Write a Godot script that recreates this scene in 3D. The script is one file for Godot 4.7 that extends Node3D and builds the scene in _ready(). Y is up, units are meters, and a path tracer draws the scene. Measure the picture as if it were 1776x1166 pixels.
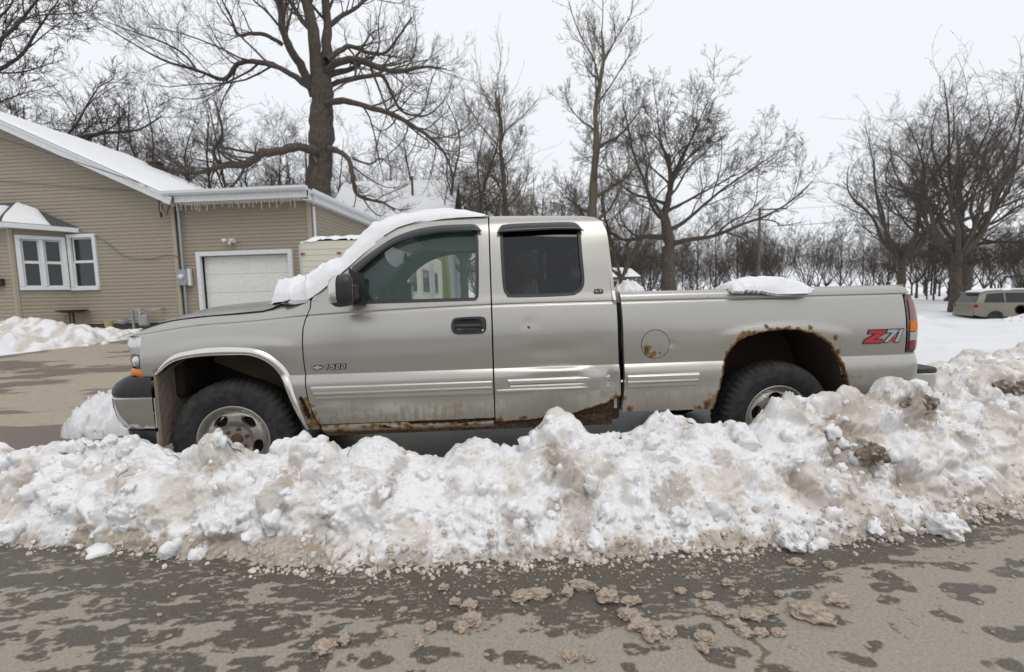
extends Node3D

# ---------------------------------------------------------------- mesh builder
class MB:
	var v := PackedVector3Array()
	var n := PackedVector3Array()
	var uv := PackedVector2Array()
	var c := PackedColorArray()
	var ix := PackedInt32Array()
	var xf := Transform3D()
	var use_uv := false
	var use_c := false
	var col := Color(1, 1, 1)

	func tri(a: Vector3, b: Vector3, d: Vector3) -> void:
		a = xf * a; b = xf * b; d = xf * d
		var nn := (d - a).cross(b - a).normalized()
		var k := v.size()
		v.append(a); v.append(b); v.append(d)
		n.append(nn); n.append(nn); n.append(nn)
		if use_c:
			c.append(col); c.append(col); c.append(col)
		ix.append(k); ix.append(k + 1); ix.append(k + 2)

	func quad(a: Vector3, b: Vector3, d: Vector3, e: Vector3) -> void:
		tri(a, b, d)
		tri(a, d, e)

	# triangle with given normals; winding follows the normals
	func trin(p: Array, m: Array, t: Array = []) -> void:
		var a: Vector3 = xf * p[0]
		var b: Vector3 = xf * p[1]
		var d: Vector3 = xf * p[2]
		var na: Vector3 = (xf.basis * m[0]).normalized()
		var nb: Vector3 = (xf.basis * m[1]).normalized()
		var nd: Vector3 = (xf.basis * m[2]).normalized()
		var k := v.size()
		v.append(a); v.append(b); v.append(d)
		n.append(na); n.append(nb); n.append(nd)
		if use_c:
			c.append(col); c.append(col); c.append(col)
		if t.size() == 3:
			use_uv = true
			uv.append(t[0]); uv.append(t[1]); uv.append(t[2])
		if (d - a).cross(b - a).dot(na + nb + nd) >= 0.0:
			ix.append(k); ix.append(k + 1); ix.append(k + 2)
		else:
			ix.append(k); ix.append(k + 2); ix.append(k + 1)

	# box with chamfered edges
	func box(ctr: Vector3, size: Vector3, bev := 0.0, basis := Basis()) -> void:
		var old := xf
		xf = xf * Transform3D(basis, ctr)
		var h := size * 0.5
		var b := minf(bev, minf(h.x, minf(h.y, h.z)) * 0.9)
		if b <= 0.0:
			for s in [-1.0, 1.0]:
				var q := [Vector3(-h.x, -h.y, h.z * s), Vector3(-h.x, h.y, h.z * s), Vector3(h.x, h.y, h.z * s), Vector3(h.x, -h.y, h.z * s)]
				_face(q, Vector3(0, 0, s))
				q = [Vector3(h.x * s, -h.y, -h.z), Vector3(h.x * s, h.y, -h.z), Vector3(h.x * s, h.y, h.z), Vector3(h.x * s, -h.y, h.z)]
				_face(q, Vector3(s, 0, 0))
				q = [Vector3(-h.x, h.y * s, -h.z), Vector3(h.x, h.y * s, -h.z), Vector3(h.x, h.y * s, h.z), Vector3(-h.x, h.y * s, h.z)]
				_face(q, Vector3(0, s, 0))
		else:
			var i := h - Vector3(b, b, b)
			for s in [-1.0, 1.0]:
				_face([Vector3(-i.x, -i.y, h.z * s), Vector3(-i.x, i.y, h.z * s), Vector3(i.x, i.y, h.z * s), Vector3(i.x, -i.y, h.z * s)], Vector3(0, 0, s))
				_face([Vector3(h.x * s, -i.y, -i.z), Vector3(h.x * s, i.y, -i.z), Vector3(h.x * s, i.y, i.z), Vector3(h.x * s, -i.y, i.z)], Vector3(s, 0, 0))
				_face([Vector3(-i.x, h.y * s, -i.z), Vector3(i.x, h.y * s, -i.z), Vector3(i.x, h.y * s, i.z), Vector3(-i.x, h.y * s, i.z)], Vector3(0, s, 0))
				for t in [-1.0, 1.0]:
					_face([Vector3(-i.x, h.y * s, i.z * t), Vector3(i.x, h.y * s, i.z * t), Vector3(i.x, i.y * s, h.z * t), Vector3(-i.x, i.y * s, h.z * t)], Vector3(0, s, t))
					_face([Vector3(h.x * s, -i.y, i.z * t), Vector3(h.x * s, i.y, i.z * t), Vector3(i.x * s, i.y, h.z * t), Vector3(i.x * s, -i.y, h.z * t)], Vector3(s, 0, t))
					_face([Vector3(h.x * s, i.y * t, -i.z), Vector3(h.x * s, i.y * t, i.z), Vector3(i.x * s, h.y * t, i.z), Vector3(i.x * s, h.y * t, -i.z)], Vector3(s, t, 0))
					for w in [-1.0, 1.0]:
						var p := [Vector3(h.x * s, i.y * t, i.z * w), Vector3(i.x * s, h.y * t, i.z * w), Vector3(i.x * s, i.y * t, h.z * w)]
						var nn := Vector3(s, t, w)
						trin(p, [nn, nn, nn])
		xf = old

	func _face(q: Array, nn: Vector3) -> void:
		trin([q[0], q[1], q[2]], [nn, nn, nn])
		trin([q[0], q[2], q[3]], [nn, nn, nn])

	func tube(pts: Array, radii, sides := 8, caps := true) -> void:
		var rings := []
		var norms := []
		var ref := Vector3(0.31, 0.9, 0.29)
		var cnt := pts.size()
		for i in cnt:
			var a: Vector3 = pts[maxi(i - 1, 0)]
			var b: Vector3 = pts[mini(i + 1, cnt - 1)]
			var d := (b - a).normalized()
			var u := d.cross(ref)
			if u.length() < 0.1:
				u = d.cross(Vector3(1, 0, 0))
			u = u.normalized()
			var w := d.cross(u)
			var r: float = radii[i] if radii is Array else radii
			var ring := []
			var nr := []
			for k in sides:
				var an := TAU * k / sides
				var nn := u * cos(an) + w * sin(an)
				nr.append(nn)
				ring.append(pts[i] + nn * r)
			rings.append(ring)
			norms.append(nr)
		for i in cnt - 1:
			for k in sides:
				var k2 := (k + 1) % sides
				trin([rings[i][k], rings[i + 1][k], rings[i + 1][k2]], [norms[i][k], norms[i + 1][k], norms[i + 1][k2]])
				trin([rings[i][k], rings[i + 1][k2], rings[i][k2]], [norms[i][k], norms[i + 1][k2], norms[i][k2]])
		if caps:
			for e in [0, cnt - 1]:
				var dd: Vector3 = (pts[0] - pts[1]) if e == 0 else (pts[cnt - 1] - pts[cnt - 2])
				for k in sides:
					trin([pts[e], rings[e][k], rings[e][(k + 1) % sides]], [dd, dd, dd])

	# profile of (radius, z); revolved about z
	func lathe(prof: Array, segs := 32) -> void:
		for i in prof.size() - 1:
			var p: Vector2 = prof[i]
			var q: Vector2 = prof[i + 1]
			var pm: Vector2 = prof[maxi(i - 1, 0)]
			var qm: Vector2 = prof[mini(i + 2, prof.size() - 1)]
			var t0 := (q - pm).normalized()
			var t1 := (qm - p).normalized()
			var tf := (q - p).normalized()
			if t0.dot(tf) < 0.75: t0 = tf
			if t1.dot(tf) < 0.75: t1 = tf
			for k in segs:
				var a := TAU * k / segs
				var b := TAU * (k + 1) / segs
				var ca := Vector3(cos(a), sin(a), 0)
				var cb := Vector3(cos(b), sin(b), 0)
				var n0a := ca * -t0.y + Vector3(0, 0, t0.x)
				var n0b := cb * -t0.y + Vector3(0, 0, t0.x)
				var n1a := ca * -t1.y + Vector3(0, 0, t1.x)
				var n1b := cb * -t1.y + Vector3(0, 0, t1.x)
				var A := ca * p.x + Vector3(0, 0, p.y)
				var B := cb * p.x + Vector3(0, 0, p.y)
				var C := ca * q.x + Vector3(0, 0, q.y)
				var D := cb * q.x + Vector3(0, 0, q.y)
				if p.x > 1e-5:
					trin([A, B, D], [n0a, n0b, n1b])
				if q.x > 1e-5:
					trin([A, D, C], [n0a, n1b, n1a])

	# polygon in the xy plane, from z0 to z1
	func extrude(poly: PackedVector2Array, z0: float, z1: float) -> void:
		var t := Geometry2D.triangulate_polygon(poly)
		for i in range(0, t.size(), 3):
			for z in [z0, z1]:
				var nn := Vector3(0, 0, 1.0 if z == maxf(z0, z1) else -1.0)
				var p := []
				for k in 3:
					p.append(Vector3(poly[t[i + k]].x, poly[t[i + k]].y, z))
				trin(p, [nn, nn, nn])
		var cw := Geometry2D.is_polygon_clockwise(poly)
		for i in poly.size():
			var a := poly[i]
			var b := poly[(i + 1) % poly.size()]
			var e := (b - a).normalized()
			var nn := Vector3(e.y, -e.x, 0) * (-1.0 if cw else 1.0)
			_face([Vector3(a.x, a.y, z0), Vector3(b.x, b.y, z0), Vector3(b.x, b.y, z1), Vector3(a.x, a.y, z1)], nn)

	# indexed smooth grid: P holds nx * ny points, row after row
	func grid(P: PackedVector3Array, nx: int, ny: int, flip := false, C := PackedColorArray(), U := PackedVector2Array()) -> void:
		var k0 := v.size()
		var s := -1.0 if flip else 1.0
		for j in ny:
			var j0 := maxi(j - 1, 0) * nx
			var j1 := mini(j + 1, ny - 1) * nx
			for i in nx:
				var du := P[j * nx + mini(i + 1, nx - 1)] - P[j * nx + maxi(i - 1, 0)]
				var dv := P[j1 + i] - P[j0 + i]
				v.append(xf * P[j * nx + i])
				n.append((xf.basis * (du.cross(dv) * s)).normalized())
		if C.size():
			use_c = true
			c.append_array(C)
		elif use_c:
			for i in nx * ny: c.append(col)
		if U.size():
			use_uv = true
			uv.append_array(U)
		for j in ny - 1:
			for i in nx - 1:
				var a := k0 + j * nx + i
				if flip:
					ix.append_array([a, a + 1, a + nx + 1, a, a + nx + 1, a + nx])
				else:
					ix.append_array([a, a + nx + 1, a + 1, a, a + nx, a + nx + 1])

	func mesh() -> ArrayMesh:
		var arr := []
		arr.resize(Mesh.ARRAY_MAX)
		arr[Mesh.ARRAY_VERTEX] = v
		arr[Mesh.ARRAY_NORMAL] = n
		if use_uv and uv.size() == v.size(): arr[Mesh.ARRAY_TEX_UV] = uv
		if use_c and c.size() == v.size(): arr[Mesh.ARRAY_COLOR] = c
		arr[Mesh.ARRAY_INDEX] = ix
		var m := ArrayMesh.new()
		m.add_surface_from_arrays(Mesh.PRIMITIVE_TRIANGLES, arr)
		return m

# ---------------------------------------------------------------- small helpers
var M := {}
var taken := {}

func numbered(called: String) -> String:
	var k: int = taken.get(called, 0)
	taken[called] = k + 1
	return called if k == 0 else "%s_%03d" % [called, k]

func obj(called: String, what, m: Material, parent: Node = null) -> MeshInstance3D:
	var o := MeshInstance3D.new()
	o.name = called if parent else numbered(called)
	o.mesh = what.mesh() if what is MB else what
	o.material_override = m
	(parent if parent else self).add_child(o, true)
	return o

func tag(o: Node, label: String, category: String, group := "", kind := "") -> Node:
	if label: o.set_meta("label", label)
	if category: o.set_meta("category", category)
	if group: o.set_meta("group", group)
	if kind: o.set_meta("kind", kind)
	return o

func thing(called: String, label: String, category: String, at := Vector3.ZERO, turn := 0.0, group := "") -> Node3D:
	var o := Node3D.new()
	o.name = numbered(called)
	add_child(o)
	o.position = at
	o.rotation.y = turn
	tag(o, label, category, group)
	return o

func struct(called: String, what, m: Material) -> MeshInstance3D:
	var o := obj(called, what, m)
	o.set_meta("kind", "structure")
	return o

func lin(r: float, g: float, b: float) -> Color:
	return Color(r, g, b).linear_to_srgb()

func mat(called: String, c: Color, rough := 0.7, metal := 0.0) -> StandardMaterial3D:
	var m := StandardMaterial3D.new()
	m.resource_name = called
	m.albedo_color = c
	m.roughness = rough
	m.metallic = metal
	M[called] = m
	return m

func noise(s: int, f: float, oct := 3, type := FastNoiseLite.TYPE_SIMPLEX_SMOOTH) -> FastNoiseLite:
	var q := FastNoiseLite.new()
	q.seed = s
	q.noise_type = type
	q.frequency = f
	q.fractal_type = FastNoiseLite.FRACTAL_FBM if oct > 1 else FastNoiseLite.FRACTAL_NONE
	q.fractal_octaves = oct
	if type == FastNoiseLite.TYPE_CELLULAR:
		q.cellular_return_type = FastNoiseLite.RETURN_DISTANCE
		q.cellular_jitter = 1.0
	return q

# grain texture: value noise between two levels
func grain_tex(s: int, size: int, f: float, lo: float, hi: float, oct := 4) -> ImageTexture:
	var q := noise(s, f, oct)
	var im := q.get_seamless_image(size, size, false, false, 0.1, true)
	im.convert(Image.FORMAT_L8)
	var d := im.get_data()
	for i in d.size():
		d[i] = int(255.0 * (lo + (hi - lo) * d[i] / 255.0))
	return ImageTexture.create_from_image(Image.create_from_data(size, size, false, Image.FORMAT_L8, d))

func tri_bump(m: StandardMaterial3D, t: Texture2D, per_m: float, cm: float) -> void:
	m.heightmap_enabled = true
	m.heightmap_texture = t
	m.heightmap_scale = cm
	m.uv1_triplanar = true
	m.uv1_world_triplanar = true
	m.uv1_scale = Vector3.ONE * per_m

func look(t: Array, x: float) -> float:
	# piecewise linear table of [x, y]
	if x <= t[0][0]: return t[0][1]
	for i in range(1, t.size()):
		if x <= t[i][0]:
			return lerpf(t[i - 1][1], t[i][1], (x - t[i - 1][0]) / (t[i][0] - t[i - 1][0]))
	return t[t.size() - 1][1]

func smooth_look(t: Array, x: float) -> float:
	# cubic through the table
	var k := t.size()
	if x <= t[0][0]: return t[0][1]
	if x >= t[k - 1][0]: return t[k - 1][1]
	for i in range(1, k):
		if x <= t[i][0]:
			var h: float = t[i][0] - t[i - 1][0]
			var s: float = (x - t[i - 1][0]) / h
			var a: float = (t[i][1] - t[i - 1][1]) / h
			var m0: float = a if i == 1 else (t[i][1] - t[i - 2][1]) / (t[i][0] - t[i - 2][0])
			var m1: float = a if i == k - 1 else (t[i + 1][1] - t[i - 1][1]) / (t[i + 1][0] - t[i - 1][0])
			var s2 := s * s
			var s3 := s2 * s
			return (2 * s3 - 3 * s2 + 1) * t[i - 1][1] + (s3 - 2 * s2 + s) * h * m0 + (-2 * s3 + 3 * s2) * t[i][1] + (s3 - s2) * h * m1
	return 0.0

func pv(a: Array) -> PackedVector2Array:
	var o := PackedVector2Array()
	for p in a: o.append(Vector2(p[0], p[1]))
	return o

# a closed outline rounded by cubic steps
func rounded(a: Array, steps := 4) -> PackedVector2Array:
	var o := PackedVector2Array()
	var k := a.size()
	for i in k:
		var p0 := Vector2(a[(i - 1 + k) % k][0], a[(i - 1 + k) % k][1])
		var p1 := Vector2(a[i][0], a[i][1])
		var p2 := Vector2(a[(i + 1) % k][0], a[(i + 1) % k][1])
		var p3 := Vector2(a[(i + 2) % k][0], a[(i + 2) % k][1])
		for s in steps:
			o.append(p1.cubic_interpolate(p2, p0, p3, float(s) / steps))
	return o

# sheet over a 2D outline with holes, cut into cells, bent by zf(x, y); normals follow zf
func sheet(mb: MB, outline: PackedVector2Array, holes: Array, zf: Callable, cell := Vector2(0.06, 0.03), side := 1.0, depth := 0.02, uvf = null, rows: Array = []) -> void:
	var lo := outline[0]
	var hi := outline[0]
	for p in outline:
		lo = lo.min(p)
		hi = hi.max(p)
	var nx := int(ceil((hi.x - lo.x) / cell.x))
	var ny := int(ceil((hi.y - lo.y) / cell.y))
	var e := 0.003
	# rows: heights at which the sheet is also cut, given in the flattened coordinate of flat_y()
	var bent := rows.size() > 0
	var ys := []
	for j in ny + 1: ys.append(lo.y + j * cell.y)
	if bent:
		ys = rows
		ny = rows.size() - 1
	for j in ny:
		for i in nx:
			var a := Vector2(lo.x + i * cell.x, ys[j])
			var b := Vector2(a.x + cell.x, ys[j + 1])
			if bent:
				if unflat_y(a.x, b.y) < lo.y and unflat_y(b.x, b.y) < lo.y: continue
				if unflat_y(a.x, a.y) > hi.y and unflat_y(b.x, a.y) > hi.y: continue
			var quadp := PackedVector2Array([a, Vector2(b.x, a.y), b, Vector2(a.x, b.y)])
			if bent: quadp = PackedVector2Array([Vector2(a.x, unflat_y(a.x, a.y)), Vector2(b.x, unflat_y(b.x, a.y)), Vector2(b.x, unflat_y(b.x, b.y)), Vector2(a.x, unflat_y(a.x, b.y))])
			var polys: Array = Geometry2D.intersect_polygons(quadp, outline)
			for h in holes:
				var nextp := []
				for p in polys:
					for r in Geometry2D.clip_polygons(p, h):
						nextp.append(r)
				polys = nextp
			for p in polys:
				if p.size() < 3: continue
				var t := Geometry2D.triangulate_polygon(p)
				if t.is_empty(): continue
				var P := []
				var N := []
				var U := []
				for q in p:
					var z: float = zf.call(q.x, q.y)
					var zx: float = (zf.call(q.x + e, q.y) - z) / e
					var zy: float = (zf.call(q.x, q.y + e) - z) / e
					P.append(Vector3(q.x, q.y, z * side))
					N.append(Vector3(-zx, -zy, 1.0).normalized() * Vector3(1, 1, side))
					if uvf != null: U.append(uvf.call(q.x, q.y))
				for k in range(0, t.size(), 3):
					mb.trin([P[t[k]], P[t[k + 1]], P[t[k + 2]]], [N[t[k]], N[t[k + 1]], N[t[k + 2]]], [U[t[k]], U[t[k + 1]], U[t[k + 2]]] if uvf != null else [])
	if depth > 0.0:
		for loop in [outline] + holes:
			var cw: bool = Geometry2D.is_polygon_clockwise(loop) != (loop != outline)
			for i in loop.size():
				var a: Vector2 = loop[i]
				var b: Vector2 = loop[(i + 1) % loop.size()]
				var d := (b - a).normalized()
				var nn := Vector3(d.y, -d.x, 0) * (-1.0 if cw else 1.0)
				var za: float = zf.call(a.x, a.y)
				var zb: float = zf.call(b.x, b.y)
				var q := [Vector3(a.x, a.y, za * side), Vector3(b.x, b.y, zb * side), Vector3(b.x, b.y, (zb - depth) * side), Vector3(a.x, a.y, (za - depth) * side)]
				var U := []
				if uvf != null: U = [uvf.call(a.x, a.y), uvf.call(b.x, b.y)]
				mb.trin([q[0], q[1], q[2]], [nn, nn, nn], [U[0], U[1], U[1]] if uvf != null else [])
				mb.trin([q[0], q[2], q[3]], [nn, nn, nn], [U[0], U[1], U[0]] if uvf != null else [])
const SLUSH := [[0.013, -1.854, 0.111, 0.06, 1, 0.2], [0.087, -1.869, 0.105, 0.067, 1, 0.0], [0.279, -1.915, 0.06, 0.131, 1, 1.3], [0.211, -1.877, 0.052, 0.061, 2, 0], [0.374, -1.828, 0.103, 0.077, 1, 0.1], [0.466, -1.81, 0.09, 0.047, 1, 0.1], [1.134, -1.697, 0.17, 0.094, 1, -0.45], [0.675, -1.594, 0.056, 0.078, 1, 0.9], [0.653, -1.552, 0.039, 0.055, 2, 0.3], [0.461, -1.663, 0.094, 0.07, 2, 0.2], [0.489, -1.609, 0.07, 0.068, 2, 0.5], [0.558, -1.624, 0.061, 0.053, 2, 0.2], [0.454, -1.72, 0.052, 0.061, 2, 0], [-0.189, -1.723, 0.065, 0.095, 1, 0.8], [-0.225, -1.682, 0.063, 0.055, 2, 0.2], [-0.203, -1.809, 0.072, 0.053, 2, 0.1], [-0.266, -1.832, 0.055, 0.042, 2, 0], [-0.342, -1.685, 0.046, 0.06, 2, 0], [-0.375, -1.614, 0.048, 0.063, 2, 0], [-0.493, -1.665, 0.046, 0.035, 2, 0], [-0.722, -1.596, 0.084, 0.067, 2, 0.2], [-0.658, -1.631, 0.045, 0.053, 2, 0], [-0.803, -1.677, 0.038, 0.033, 2, 0], [0.178, -1.525, 0.057, 0.055, 2, 0], [0.242, -1.518, 0.042, 0.039, 2, 0], [0.423, -1.731, 0.065, 0.062, 2, 0], [0.921, -1.707, 0.117, 0.044, 1, 0.1], [0.832, -1.655, 0.07, 0.048, 1, -0.4], [0.796, -1.721, 0.073, 0.045, 1, -0.5], [0.898, -1.615, 0.057, 0.042, 2, 0], [0.96, -1.613, 0.056, 0.039, 2, 0], [0.837, -1.62, 0.069, 0.053, 1, -0.5], [0.781, -1.837, 0.083, 0.036, 1, 0.1], [1.295, -1.776, 0.1, 0.069, 2, 0.1], [0.913, -1.912, 0.057, 0.043, 2, 0], [0.948, -1.842, 0.046, 0.036, 2, 0], [1.003, -1.732, 0.048, 0.039, 2, 0], [1.095, -1.836, 0.046, 0.036, 2, 0], [0.692, -1.871, 0.051, 0.036, 2, 0], [-0.64, -1.868, 0.037, 0.03, 2, 0], [-0.329, -1.932, 0.053, 0.038, 2, 0], [-0.475, -1.797, 0.036, 0.029, 2, 0], [-0.098, -1.885, 0.042, 0.031, 2, 0], [1.44, -2.027, 0.056, 0.046, 2, 0], [1.299, -2.056, 0.077, 0.047, 2, 0.1], [2.211, -2.278, 0.131, 0.148, 3, 0.4, 0], [1.377, -2.203, 0.121, 0.136, 3, -0.3, 1], [-0.388, -2.15, 0.059, 0.07, 3, 0.2, 2], [0.801, -2.251, 0.062, 0.073, 3, 0.6, 3]]
const ROAD_DRY := [[-2.21, 1.863], [-1.82, 1.841], [-1.45, 1.827], [-1.18, 1.86], [-0.89, 1.778], [-0.69, 1.721], [-0.47, 1.762], [-0.0, 1.752], [0.45, 1.702], [0.69, 1.746], [0.94, 1.778], [1.26, 1.917], [1.62, 2.055], [1.96, 2.137], [2.33, 2.226], [2.6, 2.269]]
const OAK := [[0, [[-0.05, -0.3, 0, 0.85], [-0.19, 3.95, 0, 0.656], [-0.08, 5.84, 0, 0.617], [0.02, 6.97, 0, 0.63], [0.17, 8.2, 0, 0.63], [0.27, 9.43, 0, 0.578], [0.31, 10.52, 0, 0.551], [0.31, 11.0, 0, 0.472]], 0.8, 0.2], [1, [[0.3, 10.4, 0, 0.446], [0.28, 11.51, 0.2, 0.381], [0.21, 12.87, 0.3, 0.328], [-0.0, 14.09, 0.2, 0.289], [-0.22, 15.62, 0, 0.21], [-0.29, 17.23, 0, 0.105], [-0.15, 18.34, 0.3, 0.039]], 0.35, 2.0], [1, [[0.42, 10.64, 0, 0.367], [0.49, 12.03, -0.4, 0.315], [0.44, 13.47, -0.8, 0.263], [0.32, 14.94, -1.2, 0.223], [0.52, 16.54, -1.4, 0.158], [0.96, 18.25, -1.4, 0.079], [1.22, 19.29, -1.2, 0.026]], 0.35, 2.0], [1, [[0.02, 10.28, 0, 0.263], [-0.21, 11.14, 0.5, 0.236], [-0.38, 11.6, 1.2, 0.21], [-0.45, 12.17, 1.6, 0.197], [-0.33, 13.07, 1.9, 0.171], [-0.29, 14.14, 2.2, 0.105], [-0.39, 15.23, 2.4, 0.052]], 0.4, 1.8], [2, [[-0.63, 11.71, 1.3, 0.118], [-1.04, 11.92, 1.6, 0.105], [-1.52, 11.8, 2, 0.092], [-1.93, 11.66, 2.2, 0.079], [-1.92, 12.07, 2.6, 0.052], [-2.2, 12.69, 2.6, 0.032]], 0.3, 1.5], [1, [[-0.01, 10.44, 0.2, 0.184], [-1.02, 11.29, -0.2, 0.158], [-2.17, 11.97, -0.8, 0.144], [-3.41, 12.35, -1.2, 0.137], [-4.12, 12.26, -1.4, 0.131], [-4.76, 11.73, -1.5, 0.118], [-6.07, 12.29, -1.8, 0.092], [-7.8, 12.9, -2, 0.066], [-9.51, 13.9, -2.2, 0.042], [-11.54, 15.21, -2.3, 0.021]], 0.15, 2.4], [2, [[-6.2, 12.32, -1.8, 0.079], [-6.95, 13.24, -2.2, 0.063], [-8.28, 14.08, -2.6, 0.052], [-9.95, 14.8, -3, 0.039], [-11.89, 15.63, -3.2, 0.021]], 0.2, 1.6], [1, [[0.15, 7.75, 0.5, 0.289], [-0.35, 7.72, 1.2, 0.236], [-0.96, 7.41, 1.7, 0.223], [-1.51, 7.2, 2, 0.21], [-2.06, 6.81, 2.1, 0.197], [-2.92, 6.73, 2.2, 0.158], [-3.61, 6.48, 2.4, 0.105], [-4.18, 6.42, 2.5, 0.063], [-4.65, 6.65, 2.5, 0.026]], 0.3, 2.0], [2, [[-3.03, 6.76, 2.2, 0.105], [-3.09, 7.25, 2.4, 0.079], [-2.59, 7.76, 2.6, 0.063], [-2.52, 8.44, 2.8, 0.047], [-2.57, 8.99, 3, 0.026]], 0.2, 1.5], [1, [[0.5, 11.24, 0, 0.21], [1.37, 11.48, 0.4, 0.197], [2.35, 11.28, 0.8, 0.184], [3.28, 10.75, 1.2, 0.144], [4.14, 10.5, 1.4, 0.105], [5.12, 10.58, 1.6, 0.073], [6.07, 10.37, 1.8, 0.032]], 0.2, 2.2], [1, [[0.54, 10.59, 0, 0.171], [1.11, 11.13, -0.6, 0.144], [2.11, 11.58, -1.2, 0.131], [2.67, 11.72, -1.6, 0.118], [2.94, 11.05, -2, 0.092], [3.42, 10.32, -2.2, 0.079], [4.49, 10.23, -2.4, 0.052], [5.37, 10.89, -2.4, 0.032]], 0.2, 2.2], [1, [[0.6, 9.83, 0.2, 0.184], [1.53, 9.68, 0.8, 0.158], [2.67, 9.2, 1.4, 0.144], [3.83, 8.66, 1.9, 0.131], [4.68, 8.09, 2.2, 0.105], [5.37, 7.57, 2.4, 0.084], [5.91, 6.96, 2.4, 0.063], [6.22, 6.19, 2.4, 0.037]], 0.25, 2.2], [1, [[0.67, 11.66, 0.1, 0.184], [1.09, 12.36, -0.5, 0.144], [1.41, 12.76, -0.9, 0.131], [2.11, 12.69, -1.4, 0.11], [2.84, 12.88, -1.7, 0.089], [3.36, 13.61, -1.9, 0.068], [4.07, 14.56, -2, 0.042]], 0.25, 2.0], [1, [[0.63, 7.9, 0.3, 0.184], [1.34, 7.56, 0.8, 0.144], [1.8, 7.08, 1.2, 0.131], [1.97, 6.44, 1.4, 0.121], [2.11, 5.71, 1.5, 0.11], [2.65, 5.42, 1.6, 0.089], [3.26, 5.25, 1.7, 0.063], [3.72, 4.93, 1.7, 0.032]], 0.3, 1.5], [1, [[0.42, 13.47, -0.8, 0.158], [0.93, 14.18, -1.2, 0.131], [1.49, 14.77, -1.6, 0.11], [2.07, 15.51, -2, 0.089], [3.13, 15.99, -2.2, 0.063], [4.23, 17.13, -2.4, 0.026]], 0.2, 2.0], [1, [[0.29, 12.63, 0.3, 0.158], [-0.4, 13.52, 0, 0.131], [-0.91, 14.36, -0.4, 0.105], [-1.67, 15.47, -0.8, 0.079], [-2.74, 16.35, -1, 0.052], [-3.73, 16.86, -1, 0.026]], 0.2, 2.0], [2, [[1.98, 7.16, 1.3, 0.068], [2.78, 6.77, 1.8, 0.052], [3.34, 6.9, 2.1, 0.037], [3.83, 6.49, 2.3, 0.021]], 0.2, 1.2]]
const OAK_AT := Vector3(-8.39, 0.0, -21.0)

# ---------------------------------------------------------------- the pickup truck
# local axes: x towards the tail (0 at the front axle), y up, z out of the near side (0 at its widest); far side mirrored about z = -0.99
const LOW := [[.36, -.085], [.45, -.055], [.55, -.025], [.64, -.006], [.71, .0], [.765, -.003], [.797, -.014], [.82, -.027]]
const UPP := [[.82, -.027], [.84, -.0255], [.88, -.0225], [.95, -.0195], [1.0, -.0202], [1.04, -.0225], [1.08, -.0278], [1.12, -.0348], [1.16, -.0438], [1.20, -.0545], [1.225, -.0625]]
const CAB := [[1.225, -.0625], [1.25, -.070], [1.3, -.087], [1.5, -.139], [1.7, -.2], [1.78, -.24], [1.815, -.285], [1.84, -.34]]
const BELT := [[-.6, 1.088], [-.5, 1.10], [-.15, 1.145], [.14, 1.161], [.55, 1.19], [1.1, 1.212], [1.69, 1.228], [2.5, 1.231], [2.54, 1.228], [4.6, 1.228]]
const RAIL := [[0.0, -.0625], [.02, -.067], [.04, -.074], [.052, -.084], [.06, -.1]]
const DENTS := [[2.12, .795, .22, .024, .015], [2.36, .79, .10, .03, -.012], [2.47, .71, .05, .07, -.03], [2.44, .60, .10, .05, -.018], [1.93, 1.11, .05, .035, -.004], [2.06, .93, .16, .05, -.007], [2.33, .96, .1, .06, -.005], [-.13, 1.12, .03, .03, -.005], [.03, 1.13, .02, .04, -.004], [2.87, .945, .02, .02, -.008], [.9, 1.0, .2, .05, -.002], [1.3, .93, .16, .04, .002], [3.0, 1.12, .2, .08, -.003], [2.68, .62, .1, .1, -.004]]
var wave: FastNoiseLite

func belt(x: float) -> float:
	return smooth_look(BELT, x)

func brow(x: float, y: float, cx: float, top: float, k: float, half: float) -> float:
	var dx := x - cx
	if absf(dx) > half: return 0.0
	var s := top - k * dx * dx - y
	return .014 * smoothstep(-.024, .028, s) * (1.0 - .75 * smoothstep(.03, .2, s)) * (1.0 - smoothstep(half * .55, half, absf(dx)))

func body_z(x: float, y: float) -> float:
	var b := belt(x)
	var z := 0.0
	if y < .82:
		z = smooth_look(LOW, y)
		if x < .46: z = lerpf(-.024, z, smoothstep(.30, .46, x))
	elif y < b:
		z = smooth_look(UPP, .82 + (y - .82) / (b - .82) * .405)
	else:
		var d := y - b
		var zc := smooth_look(CAB, 1.225 + d)
		if x > 2.535:
			z = smooth_look(RAIL, d)
		elif x < .545:
			z = lerpf(-.0625 - .5 * d - 5.0 * d * d, zc, smoothstep(.32, .545, x))
		else:
			z = zc
	z -= .0055 * exp(-pow((y - b) / .006, 2.0))
	if x < -.25: z -= .5 * (x + .25) * (x + .25)
	if x > 4.45: z -= 1.6 * (x - 4.45) * (x - 4.45)
	z += brow(x, y, .05, 1.064, .25, .46) + brow(x, y, 3.63, 1.056, .3, .5)
	for d in DENTS:
		var ex: float = (x - d[0]) / d[2]
		var ey: float = (y - d[1]) / d[3]
		var q := ex * ex + ey * ey
		if q < 6.0: z += d[4] * exp(-q)
	return z + wave.get_noise_2d(x, y) * .0012

# flattened height: the belt line and the body crease become level
func flat_y(x: float, y: float) -> float:
	var b := belt(x)
	if y < .82: return y
	if y < b: return .82 + (y - .82) / (b - .82) * .405
	return y - b + 1.225

func unflat_y(x: float, y: float) -> float:
	var b := belt(x)
	if y < .82: return y
	if y < 1.225: return .82 + (y - .82) / .405 * (b - .82)
	return y + b - 1.225

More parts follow.
